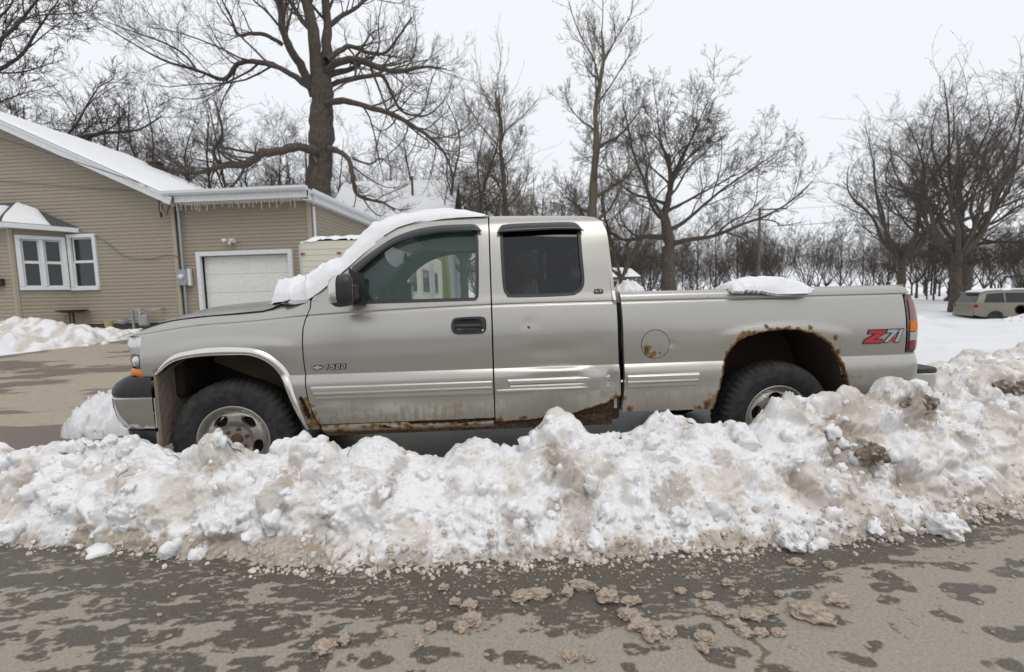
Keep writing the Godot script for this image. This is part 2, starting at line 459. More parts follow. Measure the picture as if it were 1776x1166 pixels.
func body_rows() -> Array:
	var r := []
	var y := .40
	while y < 1.90:
		r.append(y)
		y += .02
	for k in [.812, .817, .823, .829, 1.212, 1.217, 1.221, 1.225, 1.229, 1.233, 1.238]: r.append(k)
	r.sort()
	var o := [r[0]]
	for k in r:
		if k - o[o.size() - 1] > .0025: o.append(k)
	return o

func body_uv(x: float, y: float) -> Vector2:
	return Vector2((x + .7) / 5.4, (1.36 - y) / 1.0)

const ARCH_R := [[3.166, .491], [3.191, .653], [3.213, .768], [3.25, .87], [3.319, .955], [3.42, .99], [3.557, 1.013], [3.735, 1.008], [3.855, .966], [3.957, .897], [4.021, .798], [4.057, .699], [4.081, .6], [4.098, .52]]
const ARCH_F := [[.505, .46], [.451, .669], [.402, .843], [.331, .933], [.238, .99], [.128, 1.008], [-.02, 1.012], [-.165, .999], [-.301, .961], [-.42, .851]]
const ARCH_FI := [[.473, .461], [.393, .697], [.338, .831], [.277, .902], [.182, .945], [.051, .951], [-.135, .948], [-.274, .921], [-.382, .851]]
const RUST_DOOR := [[2.526, .60], [2.513, .603], [2.47, .578], [2.417, .56], [2.35, .542], [2.264, .515], [2.18, .492]]

func ragged(a: Array, step: float, amp: float, s: int) -> Array:
	var q := noise(s, 22.0, 3)
	var o := []
	for i in a.size() - 1:
		var p := Vector2(a[i][0], a[i][1])
		var r := Vector2(a[i + 1][0], a[i + 1][1])
		var k := maxi(1, int(p.distance_to(r) / step))
		var nn := (r - p).normalized().orthogonal()
		for j in k:
			var w := p.lerp(r, float(j) / k)
			if i + j > 0: w += nn * amp * (q.get_noise_2d(w.x * 3.0, w.y * 3.0) * 2.0)
			o.append([w.x, w.y])
	o.append(a[a.size() - 1])
	return o

func curve(a: Array, step := .03) -> Array:
	var o := []
	for i in a.size() - 1:
		var p0 := Vector2(a[maxi(i - 1, 0)][0], a[maxi(i - 1, 0)][1])
		var p1 := Vector2(a[i][0], a[i][1])
		var p2 := Vector2(a[i + 1][0], a[i + 1][1])
		var p3 := Vector2(a[mini(i + 2, a.size() - 1)][0], a[mini(i + 2, a.size() - 1)][1])
		var k := maxi(1, int(p1.distance_to(p2) / step))
		for j in k:
			var w := p1.cubic_interpolate(p2, p0, p3, float(j) / k)
			o.append([w.x, w.y])
	o.append(a[a.size() - 1])
	return o

func near_poly(p: Vector2, line: Array) -> float:
	var best := 9.0
	for i in line.size() - 1:
		var a := Vector2(line[i][0], line[i][1])
		var b := Vector2(line[i + 1][0], line[i + 1][1])
		best = minf(best, p.distance_to(Geometry2D.get_closest_point_to_segment(p, a, b)))
	return best

func paint_material() -> StandardMaterial3D:
	var W := 2048
	var H := 400
	var rgbd := PackedByteArray()
	var cm := PackedByteArray()
	rgbd.resize(W * H * 3)
	cm.resize(W * H * 3)
	var fine := noise(5, 60.0, 3)
	var mid := noise(6, 14.0, 4)
	var low := noise(7, 3.0, 3)
	var streak := noise(8, 1.0, 3)
	var spots := [[2.70, .905, .032], [2.735, .875, .028], [2.79, .885, .018], [3.12, .525, .055], [3.06, .505, .03], [.50, .62, .05], [.52, .55, .05], [1.93, 1.078, .008], [2.505, .59, .05], [1.72, .47, .03], [.53, .49, .05], [3.98, .95, .022], [4.0, .86, .03], [3.36, .985, .035], [3.50, 1.035, .016], [3.66, 1.03, .018], [3.80, 1.02, .02], [3.13, 1.24, .007], [2.58, .52, .03], [4.05, .65, .035], [4.08, .57, .04]]
	var pr := Vector3(.432, .419, .389)
	for j in H:
		var y := 1.36 - (j + .5) / H
		for i in W:
			var x := -.7 + (i + .5) / W * 5.4
			var g := fine.get_noise_2d(x, y)
			var m := mid.get_noise_2d(x, y)
			var c := pr * (1.0 + .03 * g)
			var paint := 1.0
			var rough := .28
			# road film: patchy, streaked
			if y < .86:
				var st := streak.get_noise_2d(x * 26.0, y * 2.2)
				var want := .66 if x > 1.75 else .60
				var f := smoothstep(.0, .5, (want + .03 - y) * 2.8 + .42 * m + .35 * st + .15 * low.get_noise_2d(x, y))
				var tan_ := .78 if x > .5 and x < 1.5 else .5
				c = c.lerp(Vector3(.30, .25, .175) * (1.0 + .1 * g), f * tan_)
				rough += .3 * f
				paint -= .5 * f
			# rust
			var r := 0.0
			for s in spots:
				var d := Vector2(x - s[0], y - s[1]).length()
				if d < s[2] * 1.7:
					r = maxf(r, 1.0 - d / s[2] + .9 * m + .25 * g)
			if x > 3.1 and x < 4.2 and y < 1.12:
				var d := near_poly(Vector2(x, y), ARCH_R)
				if d < .06:
					r = maxf(r, 1.05 - d / (.014 if y < .86 else .020) + .9 * m + .3 * g)
			if x > 2.1 and x < 2.55 and y < .68:
				var d := near_poly(Vector2(x, y), RUST_DOOR)
				if d < .04: r = maxf(r, .6 - d / .014 + m)
			if x > .4 and x < .62 and y < .7:
				r = maxf(r, (.52 - y) * 6.0 - absf(x - .5) * 5.0 + 1.2 * m)
			if y < .492 and x > .56 and x < 2.5:
				r = maxf(r, -.05 + 1.6 * m + .5 * low.get_noise_2d(x * 2.0, y))
			if r > 0.0:
				var k := smoothstep(.0, .22, r)
				var deep := smoothstep(.2, .9, r + .5 * g)
				var rc := Vector3(.27, .165, .065).lerp(Vector3(.075, .042, .022), deep) * (1.0 + .35 * g)
				c = c.lerp(rc, k)
				rough = lerpf(rough, .9, k)
				paint = lerpf(paint, 0.0, k)
			var o := (j * W + i) * 3
			var s := Color(maxf(c.x, 0), maxf(c.y, 0), maxf(c.z, 0)).linear_to_srgb()
			rgbd[o] = int(s.r * 255); rgbd[o + 1] = int(s.g * 255); rgbd[o + 2] = int(s.b * 255)
			cm[o] = int(clampf(paint, 0, 1) * 255); cm[o + 1] = int(clampf(rough, 0, 1) * 255); cm[o + 2] = 0
	var m := mat("pewter_paint_with_rust", Color.WHITE, 1.0, .62)
	m.albedo_texture = ImageTexture.create_from_image(Image.create_from_data(W, H, false, Image.FORMAT_RGB8, rgbd))
	var t := ImageTexture.create_from_image(Image.create_from_data(W, H, false, Image.FORMAT_RGB8, cm))
	m.roughness_texture = t
	m.roughness_texture_channel = BaseMaterial3D.TEXTURE_CHANNEL_GREEN
	m.metallic_texture = t
	m.metallic_texture_channel = BaseMaterial3D.TEXTURE_CHANNEL_RED
	m.clearcoat_enabled = true
	m.clearcoat = .55
	m.clearcoat_roughness = .12
	m.clearcoat_texture = t
	m.texture_repeat = false
	return m

func truck_materials() -> void:
	paint_material()
	var p := mat("pewter_paint", lin(.432, .419, .389), .28, .62)
	p.clearcoat_enabled = true; p.clearcoat = .55; p.clearcoat_roughness = .12
	mat("molding", lin(.50, .485, .45), .28, .6)
	mat("chrome", lin(.62, .61, .59), .16, 1.0)
	mat("dull_chrome", lin(.66, .65, .63), .32, .85)
	mat("arch_chrome", lin(.72, .70, .67), .22, 1.0)
	mat("bumper_chrome", lin(.52, .52, .51), .2, 1.0)
	mat("black_plastic", lin(.022, .022, .024), .42)
	mat("smoke_plastic", lin(.018, .019, .022), .12)
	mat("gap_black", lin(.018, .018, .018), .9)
	mat("underbody", lin(.022, .019, .016), .9)
	mat("wheelhouse", lin(.06, .043, .032), .95)
	mat("rust", lin(.10, .055, .028), .95)
	M.rust.albedo_color = lin(.17, .10, .055)
	M.rust.albedo_texture = grain_tex(37, 512, .02, .3, 1.0, 5)
	tri_bump(M.rust, M.rust.albedo_texture, 5.0, 1.2)
	var mud := mat("liner_mud", lin(.20, .165, .125), .95)
	tri_bump(mud, grain_tex(32, 256, .02, 0, 1), 3.0, .5)
	mat("tyre_rubber", lin(.052, .051, .049), .8)
	M.tyre_rubber.albedo_texture = grain_tex(33, 256, .015, .45, 1.0, 5)
	M.tyre_rubber.uv1_triplanar = true; M.tyre_rubber.uv1_scale = Vector3.ONE * 4.0
	mat("rim_steel", lin(.40, .38, .34), .38, .6)
	mat("lug_rust", lin(.13, .075, .04), .8, .3)
	var g := mat("door_glass", Color(.30, .46, .41, .20), .02)
	g.transparency = BaseMaterial3D.TRANSPARENCY_ALPHA
	var d := mat("tinted_glass", Color(.012, .015, .017, .82), .02)
	d.transparency = BaseMaterial3D.TRANSPARENCY_ALPHA
	mat("interior_grey", lin(.075, .08, .08), .85)
	mat("interior_light", lin(.16, .17, .165), .85)
	mat("lens_clear", lin(.62, .65, .68), .08, .25)
	mat("lens_amber", lin(.72, .20, .008), .3)
	mat("lens_red", lin(.20, .008, .022), .1)
	mat("lens_dark_red", lin(.035, .006, .010), .12)
	mat("lens_white", lin(.42, .43, .40), .15)
	mat("red_decal", lin(.46, .025, .03), .35)
	mat("silver_decal", lin(.42, .43, .45), .35, .3)
	mat("dark_decal", lin(.02, .021, .025), .4)
	mat("gold_decal", lin(.50, .33, .08), .3, .5)
	M.lens_amber.metallic_specular = .25
	for k in ["lens_clear", "lens_red", "lens_dark_red"]:
		M[k].clearcoat_enabled = true; M[k].clearcoat = 1.0; M[k].clearcoat_roughness = .05

const GL := {
	"1": [[[.2, 0], [.55, 0], [.55, 1], [.25, 1], [.05, .8], [.2, .8]]],
	"5": [[[0, 0], [1, 0], [1, .6], [.28, .6], [.28, .8], [1, .8], [1, 1], [0, 1], [0, .42], [.72, .42], [.72, .2], [0, .2]]],
	"0": [[[0, 0], [1, 0], [1, .2], [0, .2]], [[0, .8], [1, .8], [1, 1], [0, 1]], [[0, .2], [.28, .2], [.28, .8], [0, .8]], [[.72, .2], [1, .2], [1, .8], [.72, .8]]],
	"Z": [[[0, 0], [1, 0], [1, .24], [.46, .24], [1, .76], [1, 1], [0, 1], [0, .76], [.54, .76], [0, .24]]],
	"7": [[[.12, 0], [.48, 0], [1, .76], [1, 1], [0, 1], [0, .76], [.58, .76]]],
	"L": [[[0, 0], [1, 0], [1, .25], [.3, .25], [.3, 1], [0, 1]]],
	"T": [[[.35, 0], [.65, 0], [.65, .75], [1, .75], [1, 1], [0, 1], [0, .75], [.35, .75]]],
}

func glyph(mb: MB, ch: String, x: float, y: float, w: float, h: float, shear: float, z0: float, z1: float, grow := 0.0) -> void:
	for g in GL[ch]:
		var poly := PackedVector2Array()
		for p in g: poly.append(Vector2(x + p[0] * w + shear * p[1] * h, y + p[1] * h))
		if grow > 0.0:
			for q in Geometry2D.offset_polygon(poly, grow): mb.extrude(q, z0, z1)
		else:
			mb.extrude(poly, z0, z1)

func make_wheel(parent: Node3D, at: Vector3, side: float, spin: float, steer := 0.0) -> void:
	var w := Node3D.new()
	w.name = "wheel"
	parent.add_child(w, true)
	w.position = at
	w.rotation = Vector3(0, steer + (PI if side < 0 else 0.0), 0)
	# tyre: outer face towards +z
	var R := .395
	var prof := [[.222, .085], [.228, .105], [.245, .116], [.285, .128], [.325, .13], [.352, .122], [.372, .108], [.384, .088], [.390, .06], [.393, .03], [.394, 0.0], [.393, -.03], [.390, -.06], [.384, -.088], [.372, -.108], [.34, -.125], [.285, -.125], [.23, -.105]]
	var seg := 216
	var P := PackedVector3Array()
	for j in prof.size():
		for i in seg + 1:
			var a := TAU * i / seg
			var r: float = prof[j][0]
			var z: float = prof[j][1]
			if absf(z) < .112 and r > .36:
				var ph := (i + (2 if j % 4 < 2 else 0)) % 4
				var groove := ph == 0 or absf(absf(z) - .03) < .004
				if absf(z) > .07: groove = (i + int(j / 3)) % 4 < 1
				r -= .011 if groove else 0.0
			elif r > .29 and j > 2 and r < .37:
				r += .0015 * sin(a * 54.0)
			P.append(Vector3(cos(a) * r, sin(a) * r, z))
	var mb := MB.new()
	mb.grid(P, seg + 1, prof.size())
	for s in [.268, .30]:
		var l := []
		for i in 49: l.append(Vector3(cos(TAU * i / 48) * s, sin(TAU * i / 48) * s, .1285 if s > .29 else .122))
		mb.tube(l, .0022, 4, false)
	obj("tyre", mb, M.tyre_rubber, w)
	# rim
	mb = MB.new()
	mb.lathe([Vector2(.232, .098), Vector2(.230, .106), Vector2(.222, .108), Vector2(.214, .102), Vector2(.206, .085), Vector2(.203, .06), Vector2(.2, -.1)], 56)
	var rim := obj("rim", mb, M.rim_steel, w)
	mb = MB.new()
	var circ := PackedVector2Array()
	for i in 72: circ.append(Vector2.from_angle(TAU * i / 72) * .206)
	var holes := []
	for k in 5:
		var a0 := TAU * k / 5 + spin
		var hl := []
		for q in [[.168, -.27], [.178, 0.0], [.168, .27], [.145, .34], [.118, .20], [.112, 0.0], [.118, -.20], [.145, -.34]]:
			hl.append([cos(a0 + q[1]) * q[0], sin(a0 + q[1]) * q[0]])
		holes.append(rounded(hl, 3))
	var dish := func(x: float, y: float) -> float:
		var r := sqrt(x * x + y * y)
		var z := .062 + .028 * smoothstep(.205, .165, r) - .03 * smoothstep(.125, .085, r)
		var an := fposmod(atan2(y, x) - spin + PI / 5, TAU / 5) - PI / 5
		z -= .014 * exp(-pow((r - .145) / .045, 2) - pow(an / .36, 2))
		return z
	sheet(mb, circ, holes, dish, Vector2(.02, .02), 1.0, .035)
	obj("wheel_disc", mb, M.rim_steel, w)
	mb = MB.new()
	mb.lathe([Vector2(0, .074), Vector2(.03, .073), Vector2(.037, .066), Vector2(.038, .05)], 24)
	obj("hub_cap", mb, M.lug_rust, w)
	mb = MB.new()
	for k in 6:
		var a := TAU * k / 6 + .3
		mb.xf = Transform3D(Basis(), Vector3(cos(a) * .068, sin(a) * .068, 0))
		mb.lathe([Vector2(0, .084), Vector2(.009, .083), Vector2(.012, .076), Vector2(.012, .05)], 6)
	obj("lug_nuts", mb, M.lug_rust, w)
	mb = MB.new()
	mb.lathe([Vector2(.001, .03), Vector2(.16, .025), Vector2(.17, -.02)], 32)
	obj("brake_drum", mb, M.underbody, w)

func cross_loft(rows: Array, nw: int) -> PackedVector3Array:
	# rows of callables w in 0..1 -> point
	var P := PackedVector3Array()
	for r in rows:
		for i in nw: P.append(r.call(float(i) / (nw - 1)))
	return P

func build_truck() -> void:
	wave = noise(77, 2.2, 2)

	var t := thing("pickup_truck", "rusty pewter extended cab pickup truck stuck behind the plowed snow bank", "truck", Vector3(-1.8146, 0, -2.8312), .0556)
	var paint: Material = M.pewter_paint_with_rust
	var C2 := Vector2(.045, .0125)
	var rows := body_rows()
	var zf: Callable = body_z
	var uvf: Callable = body_uv
	var flip := Transform3D(Basis(), Vector3(0, 0, -1.98))
	var fender: Array = [[-.50, .838], [-.507, .90], [-.507, 1.0], [-.502, 1.078], [-.54, 1.088], [-.578, 1.10], [-.50, 1.138], [-.422, 1.165], [-.30, 1.183], [-.175, 1.197], [0, 1.208], [.235, 1.223], [.289, 1.236], [.345, 1.268], [.375, 1.286], [.54, 1.287], [.538, 1.239]] + curve([[.512, 1.168], [.499, 1.1], [.497, 1.043], [.499, .898], [.504, .818], [.512, .715], [.526, .604], [.549, .51], [.572, .457]]) + curve(ARCH_F) + [[-.42, .838]]
	var fhole := pv(ragged([[.462, .672], [.476, .69], [.492, .672], [.502, .63], [.518, .585], [.522, .55], [.508, .535], [.496, .52], [.480, .60], [.462, .672]], .012, .005, 3))
	var fdoor: Array = [[.566, .492]] + curve([[.561, .51], [.534, .604], [.520, .715], [.512, .818], [.507, .898], [.505, 1.043], [.507, 1.1], [.520, 1.168], [.546, 1.239]]) + [[.548, 1.287]] + curve([[.57, 1.327], [.657, 1.406], [.763, 1.501], [.87, 1.598], [.979, 1.688], [1.089, 1.755], [1.199, 1.792], [1.35, 1.819], [1.507, 1.830], [1.689, 1.834]], .04) + [[1.688, .82], [1.689, .63], [1.691, .490]]
	var fwin := pv(curve([[.818, 1.262], [.815, 1.38], [.832, 1.435], [.909, 1.53], [1.055, 1.64], [1.204, 1.70], [1.356, 1.728], [1.5, 1.735], [1.58, 1.735], [1.607, 1.71], [1.615, 1.66], [1.606, 1.285], [1.59, 1.265]], .04))
	var rdoor: Array = [[1.698, .458], [1.698, 1.834]] + curve([[1.85, 1.833], [2.103, 1.829], [2.345, 1.821], [2.422, 1.808], [2.458, 1.778], [2.486, 1.708], [2.496, 1.548], [2.503, 1.355], [2.510, 1.241], [2.509, 1.1], [2.510, .943], [2.519, .754]], .04) + ragged(RUST_DOOR, .012, .006, 9) + ragged([[2.17, .488], [1.9, .466], [1.72, .462]], .02, .004, 10)
	var rwin := rounded([[1.772, 1.70], [1.80, 1.738], [1.86, 1.748], [2.24, 1.752], [2.285, 1.738], [2.302, 1.70], [2.303, 1.552], [2.306, 1.385], [2.292, 1.325], [2.255, 1.295], [2.19, 1.281], [1.84, 1.279], [1.797, 1.295], [1.778, 1.34], [1.772, 1.486]], 3)
	var bed: Array = [[2.541, .497], [2.549, .75], [2.547, .94], [2.544, 1.24], [2.541, 1.287], [4.515, 1.287], [4.552, 1.232], [4.487, 1.230], [4.484, 1.03], [4.490, .828], [4.588, .828], [4.588, .68], [4.565, .60], [4.556, .52]] + ragged(_rev(curve(ARCH_R, .04)), .014, .005, 12) + [[2.9, .492]]
	var fuel := PackedVector2Array()
	var fuel_in := PackedVector2Array()
	for i in 40:
		fuel.append(Vector2(2.759, .943) + Vector2.from_angle(TAU * i / 40) * .0965)
		fuel_in.append(Vector2(2.759, .943) + Vector2.from_angle(TAU * i / 40) * .0925)
	var handle_hole := rounded([[1.455, 1.10], [1.46, 1.138], [1.55, 1.144], [1.62, 1.136], [1.625, 1.10], [1.60, 1.066], [1.54, 1.060], [1.48, 1.066]], 3)
	var doors := {}
	for side in [1.0, -1.0]:
		for q in [["fender", pv(fender), [fhole] if side > 0 else []], ["front_door", pv(fdoor), [fwin, handle_hole] if side > 0 else [fwin]], ["rear_door", pv(rdoor), [rwin]], ["bed_side", pv(bed), [fuel] if side > 0 else []]]:
			var mb := MB.new()
			if side < 0: mb.xf = flip
			sheet(mb, q[1], q[2], zf, C2 if side > 0 else Vector2(.12, .05), side, .035, uvf, rows if side > 0 else [])
			var o := obj(q[0], mb, paint if side > 0 else M.pewter_paint, t)
			if side > 0: doors[q[0]] = o
			if q[0] == "front_door" or q[0] == "rear_door":
				var hole: PackedVector2Array = q[2][0]
				var zg := func(x: float, y: float) -> float: return smooth_look(CAB, y) - .012
				mb = MB.new()
				if side < 0: mb.xf = flip
				sheet(mb, Geometry2D.offset_polygon(hole, .012)[0], [], zg, Vector2(.3, .06), side, 0.0)
				obj("window", mb, M.door_glass if q[0] == "front_door" else M.tinted_glass, o)
				mb = MB.new()
				if side < 0: mb.xf = flip
				var zr := func(x: float, y: float) -> float: return body_z(x, y) + .003
				sheet(mb, Geometry2D.offset_polygon(hole, .006)[0], [Geometry2D.offset_polygon(hole, -.014)[0]], zr, Vector2(.3, .06), side, .02)
				obj("window_seal", mb, M.black_plastic, o)
	# dark inner body behind the gaps and behind the rust holes
	var mb := MB.new()
	for side in [1.0, -1.0]:
		var zi := func(x: float, y: float) -> float: return minf(body_z(x, minf(y, 1.2)), -.03) - .03
		for q in [[.49, .60, 1.2], [1.63, 1.76, 1.24]]:
			mb = MB.new()
			mb.xf = Transform3D() if side > 0 else flip
			sheet(mb, pv([[q[0], .50], [q[0], q[2]], [q[1], q[2]], [q[1], .50]]), [], zi, Vector2(.2, .1), side, 0.0)
			obj("inner_panel", mb, M.gap_black, t)
	mb = MB.new()
	var zr2 := func(x: float, y: float) -> float: return body_z(x, y) - .03 + .006 * wave.get_noise_2d(x * 9.0, y * 9.0)
	sheet(mb, pv([[1.70, .44], [1.70, .53], [2.15, .56], [2.53, .66], [2.53, .44], [2.3, .425]]), [], zr2, Vector2(.05, .03), 1.0, .02)
	obj("rusted_inner_sill", mb, M.rust, t)
	mb = MB.new()
	sheet(mb, pv([[.445, .45], [.445, .74], [.50, .74], [.54, .56], [.57, .45]]), [], zr2, Vector2(.05, .03), 1.0, 0.0)
	obj("rusted_inner_fender", mb, M.rust, t)
	# rocker sill, rusted through along its rear half
	mb = MB.new()
	var zk := func(x: float, y: float) -> float: return -.045 - .9 * maxf(0.0, .455 - y) + .004 * wave.get_noise_2d(x * 12.0, y * 12.0)
	sheet(mb, pv([[.575, .485]] + ragged([[.578, .432], [.816, .43], [1.2, .426], [1.69, .424]], .025, .005, 14) + ragged([[1.69, .47], [1.5, .462], [1.15, .466], [1.12, .485]], .02, .007, 15)), [pv(ragged([[.93, .462], [.98, .47], [1.03, .456], [.99, .445], [.93, .462]], .01, .004, 16))], zk, Vector2(.06, .02), 1.0, .02, uvf)
	obj("rocker_panel", mb, paint, t)
	mb = MB.new()
	var zk2 := func(x: float, y: float) -> float: return -.068 + .012 * wave.get_noise_2d(x * 10.0, y * 10.0)
	sheet(mb, pv([[.60, .41], [.60, .49], [2.48, .49], [2.48, .405]]), [], zk2, Vector2(.05, .03), 1.0, .05)
	obj("rusted_sill_beam", mb, M.rust, t)
	# chrome arch trim
	mb = MB.new()
	var arch_o := curve(ARCH_F, .02)
	var arch_i := curve(ARCH_FI, .02)
	var TP := PackedVector3Array()
	for j in 9:
		var v := j / 8.0
		for i in 90:
			var q := _along(arch_o, i / 89.0).lerp(_along(arch_i, i / 89.0), v)
			TP.append(Vector3(q.x, q.y, body_z(q.x, q.y) - .004 + .024 * pow(sin(PI * (.06 + .88 * v)), .8) - (.02 if j == 8 else 0.0)))
	mb.grid(TP, 90, 9)
	var at := obj("wheel_arch_trim", mb, M.arch_chrome, doors.fender)
	at.set_meta("label", "scuffed chrome trim round the front wheel arch")
	# ribbed mouldings
	for q in [[doors.front_door, [[.545, .747], [1.680, .744], [1.678, .662], [.568, .668]]], [doors.rear_door, [[1.78, .749], [2.453, .752], [2.453, .676], [1.711, .666], [1.711, .684], [1.79, .688], [1.80, .712]]], [doors.bed_side, [[2.566, .748], [3.045, .752], [3.03, .672], [2.564, .668]]]]:
		mb = MB.new()
		var zm := func(x: float, y: float) -> float:
			var s := (.75 - y) / .084
			var rib := .009
			if s > .48: rib = .006
			if absf(s - .46) < .05 or absf(s - .74) < .05: rib = .0005
			if s < .12: rib = .009 * s / .12
			return body_z(x, y) + .002 + rib
		sheet(mb, pv(q[1]), [], zm, Vector2(.25, .0055), 1.0, .012)
		obj("side_molding", mb, M.molding, q[0])
	# fuel door
	mb = MB.new()
	sheet(mb, fuel_in, [], zf, Vector2(.05, .03), 1.0, .02, uvf)
	obj("fuel_door", mb, paint, doors.bed_side)
	mb = MB.new()
	sheet(mb, Geometry2D.offset_polygon(fuel, .01)[0], [], func(x: float, y: float) -> float: return body_z(x, y) - .03, Vector2(.2, .2), 1.0, 0.0)
	obj("fuel_recess", mb, M.gap_black, doors.bed_side)
	# door handle
	mb = MB.new()
	sheet(mb, rounded([[1.433, 1.116], [1.450, 1.148], [1.50, 1.155], [1.60, 1.157], [1.64, 1.152], [1.655, 1.13], [1.654, 1.075], [1.635, 1.052], [1.59, 1.047], [1.49, 1.047], [1.45, 1.054], [1.434, 1.08]], 3), [handle_hole], func(x: float, y: float) -> float: return body_z(x, y) + .008, Vector2(.05, .02), 1.0, .02)
	var hd := obj("handle", mb, M.black_plastic, doors.front_door)
	mb = MB.new()
	sheet(mb, pv([[1.44, 1.055], [1.44, 1.15], [1.64, 1.15], [1.64, 1.055]]), [], func(x: float, y: float) -> float: return body_z(x, y) - .012 - .025 * exp(-pow((x - 1.54) / .08, 4.0) - pow((y - 1.115) / .045, 4.0)), Vector2(.02, .01), 1.0, 0.0)
	obj("handle_recess", mb, M.black_plastic, doors.front_door)
	mb = MB.new()
	mb.box(Vector3(1.541, 1.098, -.012), Vector3(.172, .026, .03), .01)
	obj("grip", mb, M.black_plastic, hd)
	mb = MB.new()
	mb.xf = Transform3D(Basis(), Vector3(1.632, 1.068, -.012))
	mb.lathe([Vector2(0, .004), Vector2(.006, .004), Vector2(.0075, 0), Vector2(.0075, -.01)], 14)
	obj("keyhole", mb, M.chrome, hd)
	# badges
	var zb := body_z(.65, .865)
	mb = MB.new()
	for k in 4: glyph(mb, "1500"[k], .632 + .033 * k, .853, .024, .027, .25, zb + .001, zb + .004, .004)
	mb.extrude(rounded([[.548, .863], [.566, .877], [.60, .879], [.624, .868], [.606, .853], [.572, .850]], 3), zb + .001, zb + .004)
	var bd := obj("badge", mb, M.dark_decal, doors.front_door)
	mb = MB.new()
	for k in 4: glyph(mb, "1500"[k], .632 + .033 * k, .853, .022, .027, .25, zb + .0042, zb + .007)
	mb.extrude(pv([[.553, .859], [.574, .859], [.574, .853], [.597, .853], [.597, .859], [.613, .859], [.619, .870], [.598, .870], [.598, .876], [.576, .876], [.576, .870], [.558, .870]]), zb + .0042, zb + .007)
	obj("badge_lettering", mb, M.silver_decal, bd)
	mb = MB.new()
	zb = body_z(2.40, 1.30)
	mb.xf = Transform3D(Basis(Vector3(1, 0, 0), -.32), Vector3(0, 1.30, zb + .004))
	mb.extrude(rounded([[2.369, -.009], [2.374, .012], [2.40, .015], [2.426, .012], [2.431, -.006], [2.427, -.015], [2.40, -.016], [2.374, -.015]], 3), 0, .003)
	bd = obj("trim_badge", mb, M.dark_decal, doors.rear_door)
	var bx := mb.xf
	mb = MB.new()
	mb.xf = bx
	glyph(mb, "L", 2.379, -.008, .018, .016, .2, .0032, .005)
	glyph(mb, "T", 2.401, -.008, .02, .016, .2, .0032, .005)
	obj("badge_lettering", mb, M.gold_decal, bd)
	zb = body_z(4.32, .95) + .002
	mb = MB.new()
	glyph(mb, "Z", 4.186, .906, .118, .084, .42, zb, zb + .001, .007)
	glyph(mb, "7", 4.318, .908, .072, .084, .42, zb, zb + .001, .006)
	glyph(mb, "1", 4.392, .908, .066, .084, .42, zb, zb + .001, .006)
	bd = obj("decal", mb, M.dark_decal, doors.bed_side)
	mb = MB.new()
	glyph(mb, "Z", 4.186, .906, .118, .084, .42, zb + .0012, zb + .0022)
	mb.extrude(pv([[4.36, .910], [4.412, .910], [4.40, .945]]), zb + .0012, zb + .002)
	obj("red_letter", mb, M.red_decal, bd)
	mb = MB.new()
	glyph(mb, "7", 4.318, .908, .072, .084, .42, zb + .0012, zb + .0026)
	glyph(mb, "1", 4.392, .908, .066, .084, .42, zb + .0012, zb + .0026)
	obj("silver_digits", mb, M.silver_decal, bd)
	# window visors
	for q in [[doors.front_door, [[.800, 1.496], [.907, 1.581], [1.054, 1.679], [1.203, 1.738], [1.355, 1.764], [1.50, 1.770], [1.60, 1.768], [1.635, 1.735]], [[.806, 1.415], [.910, 1.515], [1.055, 1.622], [1.204, 1.680], [1.356, 1.708], [1.50, 1.716], [1.60, 1.717], [1.645, 1.712]]], [doors.rear_door, [[1.748, 1.71], [1.768, 1.748], [1.82, 1.766], [2.10, 1.774], [2.25, 1.773], [2.295, 1.76], [2.318, 1.725]], [[1.745, 1.70], [1.78, 1.703], [1.82, 1.706], [2.10, 1.716], [2.25, 1.716], [2.30, 1.712], [2.328, 1.70]]]]:
		var top := curve(q[1], .02)
		var bot := curve(q[2], .02)
		var P := PackedVector3Array()
		var k := 40
		for j in 7:
			var s := j / 6.0
			for i in k:
				var a := _along(top, float(i) / (k - 1))
				var b := _along(bot, float(i) / (k - 1))
				var w := a.lerp(b, s)
				P.append(Vector3(w.x, w.y, smooth_look(CAB, w.y) + .004 + .032 * sin(minf(s * 1.7, PI * .5)) * (1.0 if s < .99 else .8)))
		mb = MB.new()
		mb.grid(P, k, 7, true)
		obj("window_visor", mb, M.smoke_plastic, q[0])
	truck_front(t, doors)
	truck_top(t)
	truck_rear(t, doors)
	truck_inside(t)
	for x in [0.0, 3.645]:
		make_wheel(t, Vector3(x, .395, -.19), 1.0, .9 if x == 0.0 else .35, 0.03 if x == 0.0 else 0.0)
		make_wheel(t, Vector3(x, .395, -1.79), -1.0, .2)
		# wheel tubs
		var arch := curve(ARCH_FI if x == 0.0 else ARCH_R, .04)
		for side in [1.0, -1.0]:
			mb = MB.new()
			mb.xf = Transform3D() if side > 0 else flip
			var P := PackedVector3Array()
			var ks := [0.035, .10, .25, .45, .56]
			for j in 5:
				for a in arch:
					var c := Vector2(x, .45)
					var g := Vector2(a[0], a[1]) - c
					var w := c + g * (1.0 + .06 * smoothstep(0.03, .2, ks[j]))
					P.append(Vector3(w.x, w.y, (-ks[j] - .01) * side))
			mb.grid(P, arch.size(), 5)
			# inner wall of the tub
			var poly := PackedVector2Array()
			for a in arch: poly.append(Vector2(x, .45) + (Vector2(a[0], a[1]) - Vector2(x, .45)) * 1.09)
			var tr := Geometry2D.triangulate_polygon(poly)
			for i in range(0, tr.size(), 3):
				mb.tri(Vector3(poly[tr[i]].x, poly[tr[i]].y, -.56 * side), Vector3(poly[tr[i + 1]].x, poly[tr[i + 1]].y, -.56 * side), Vector3(poly[tr[i + 2]].x, poly[tr[i + 2]].y, -.56 * side))
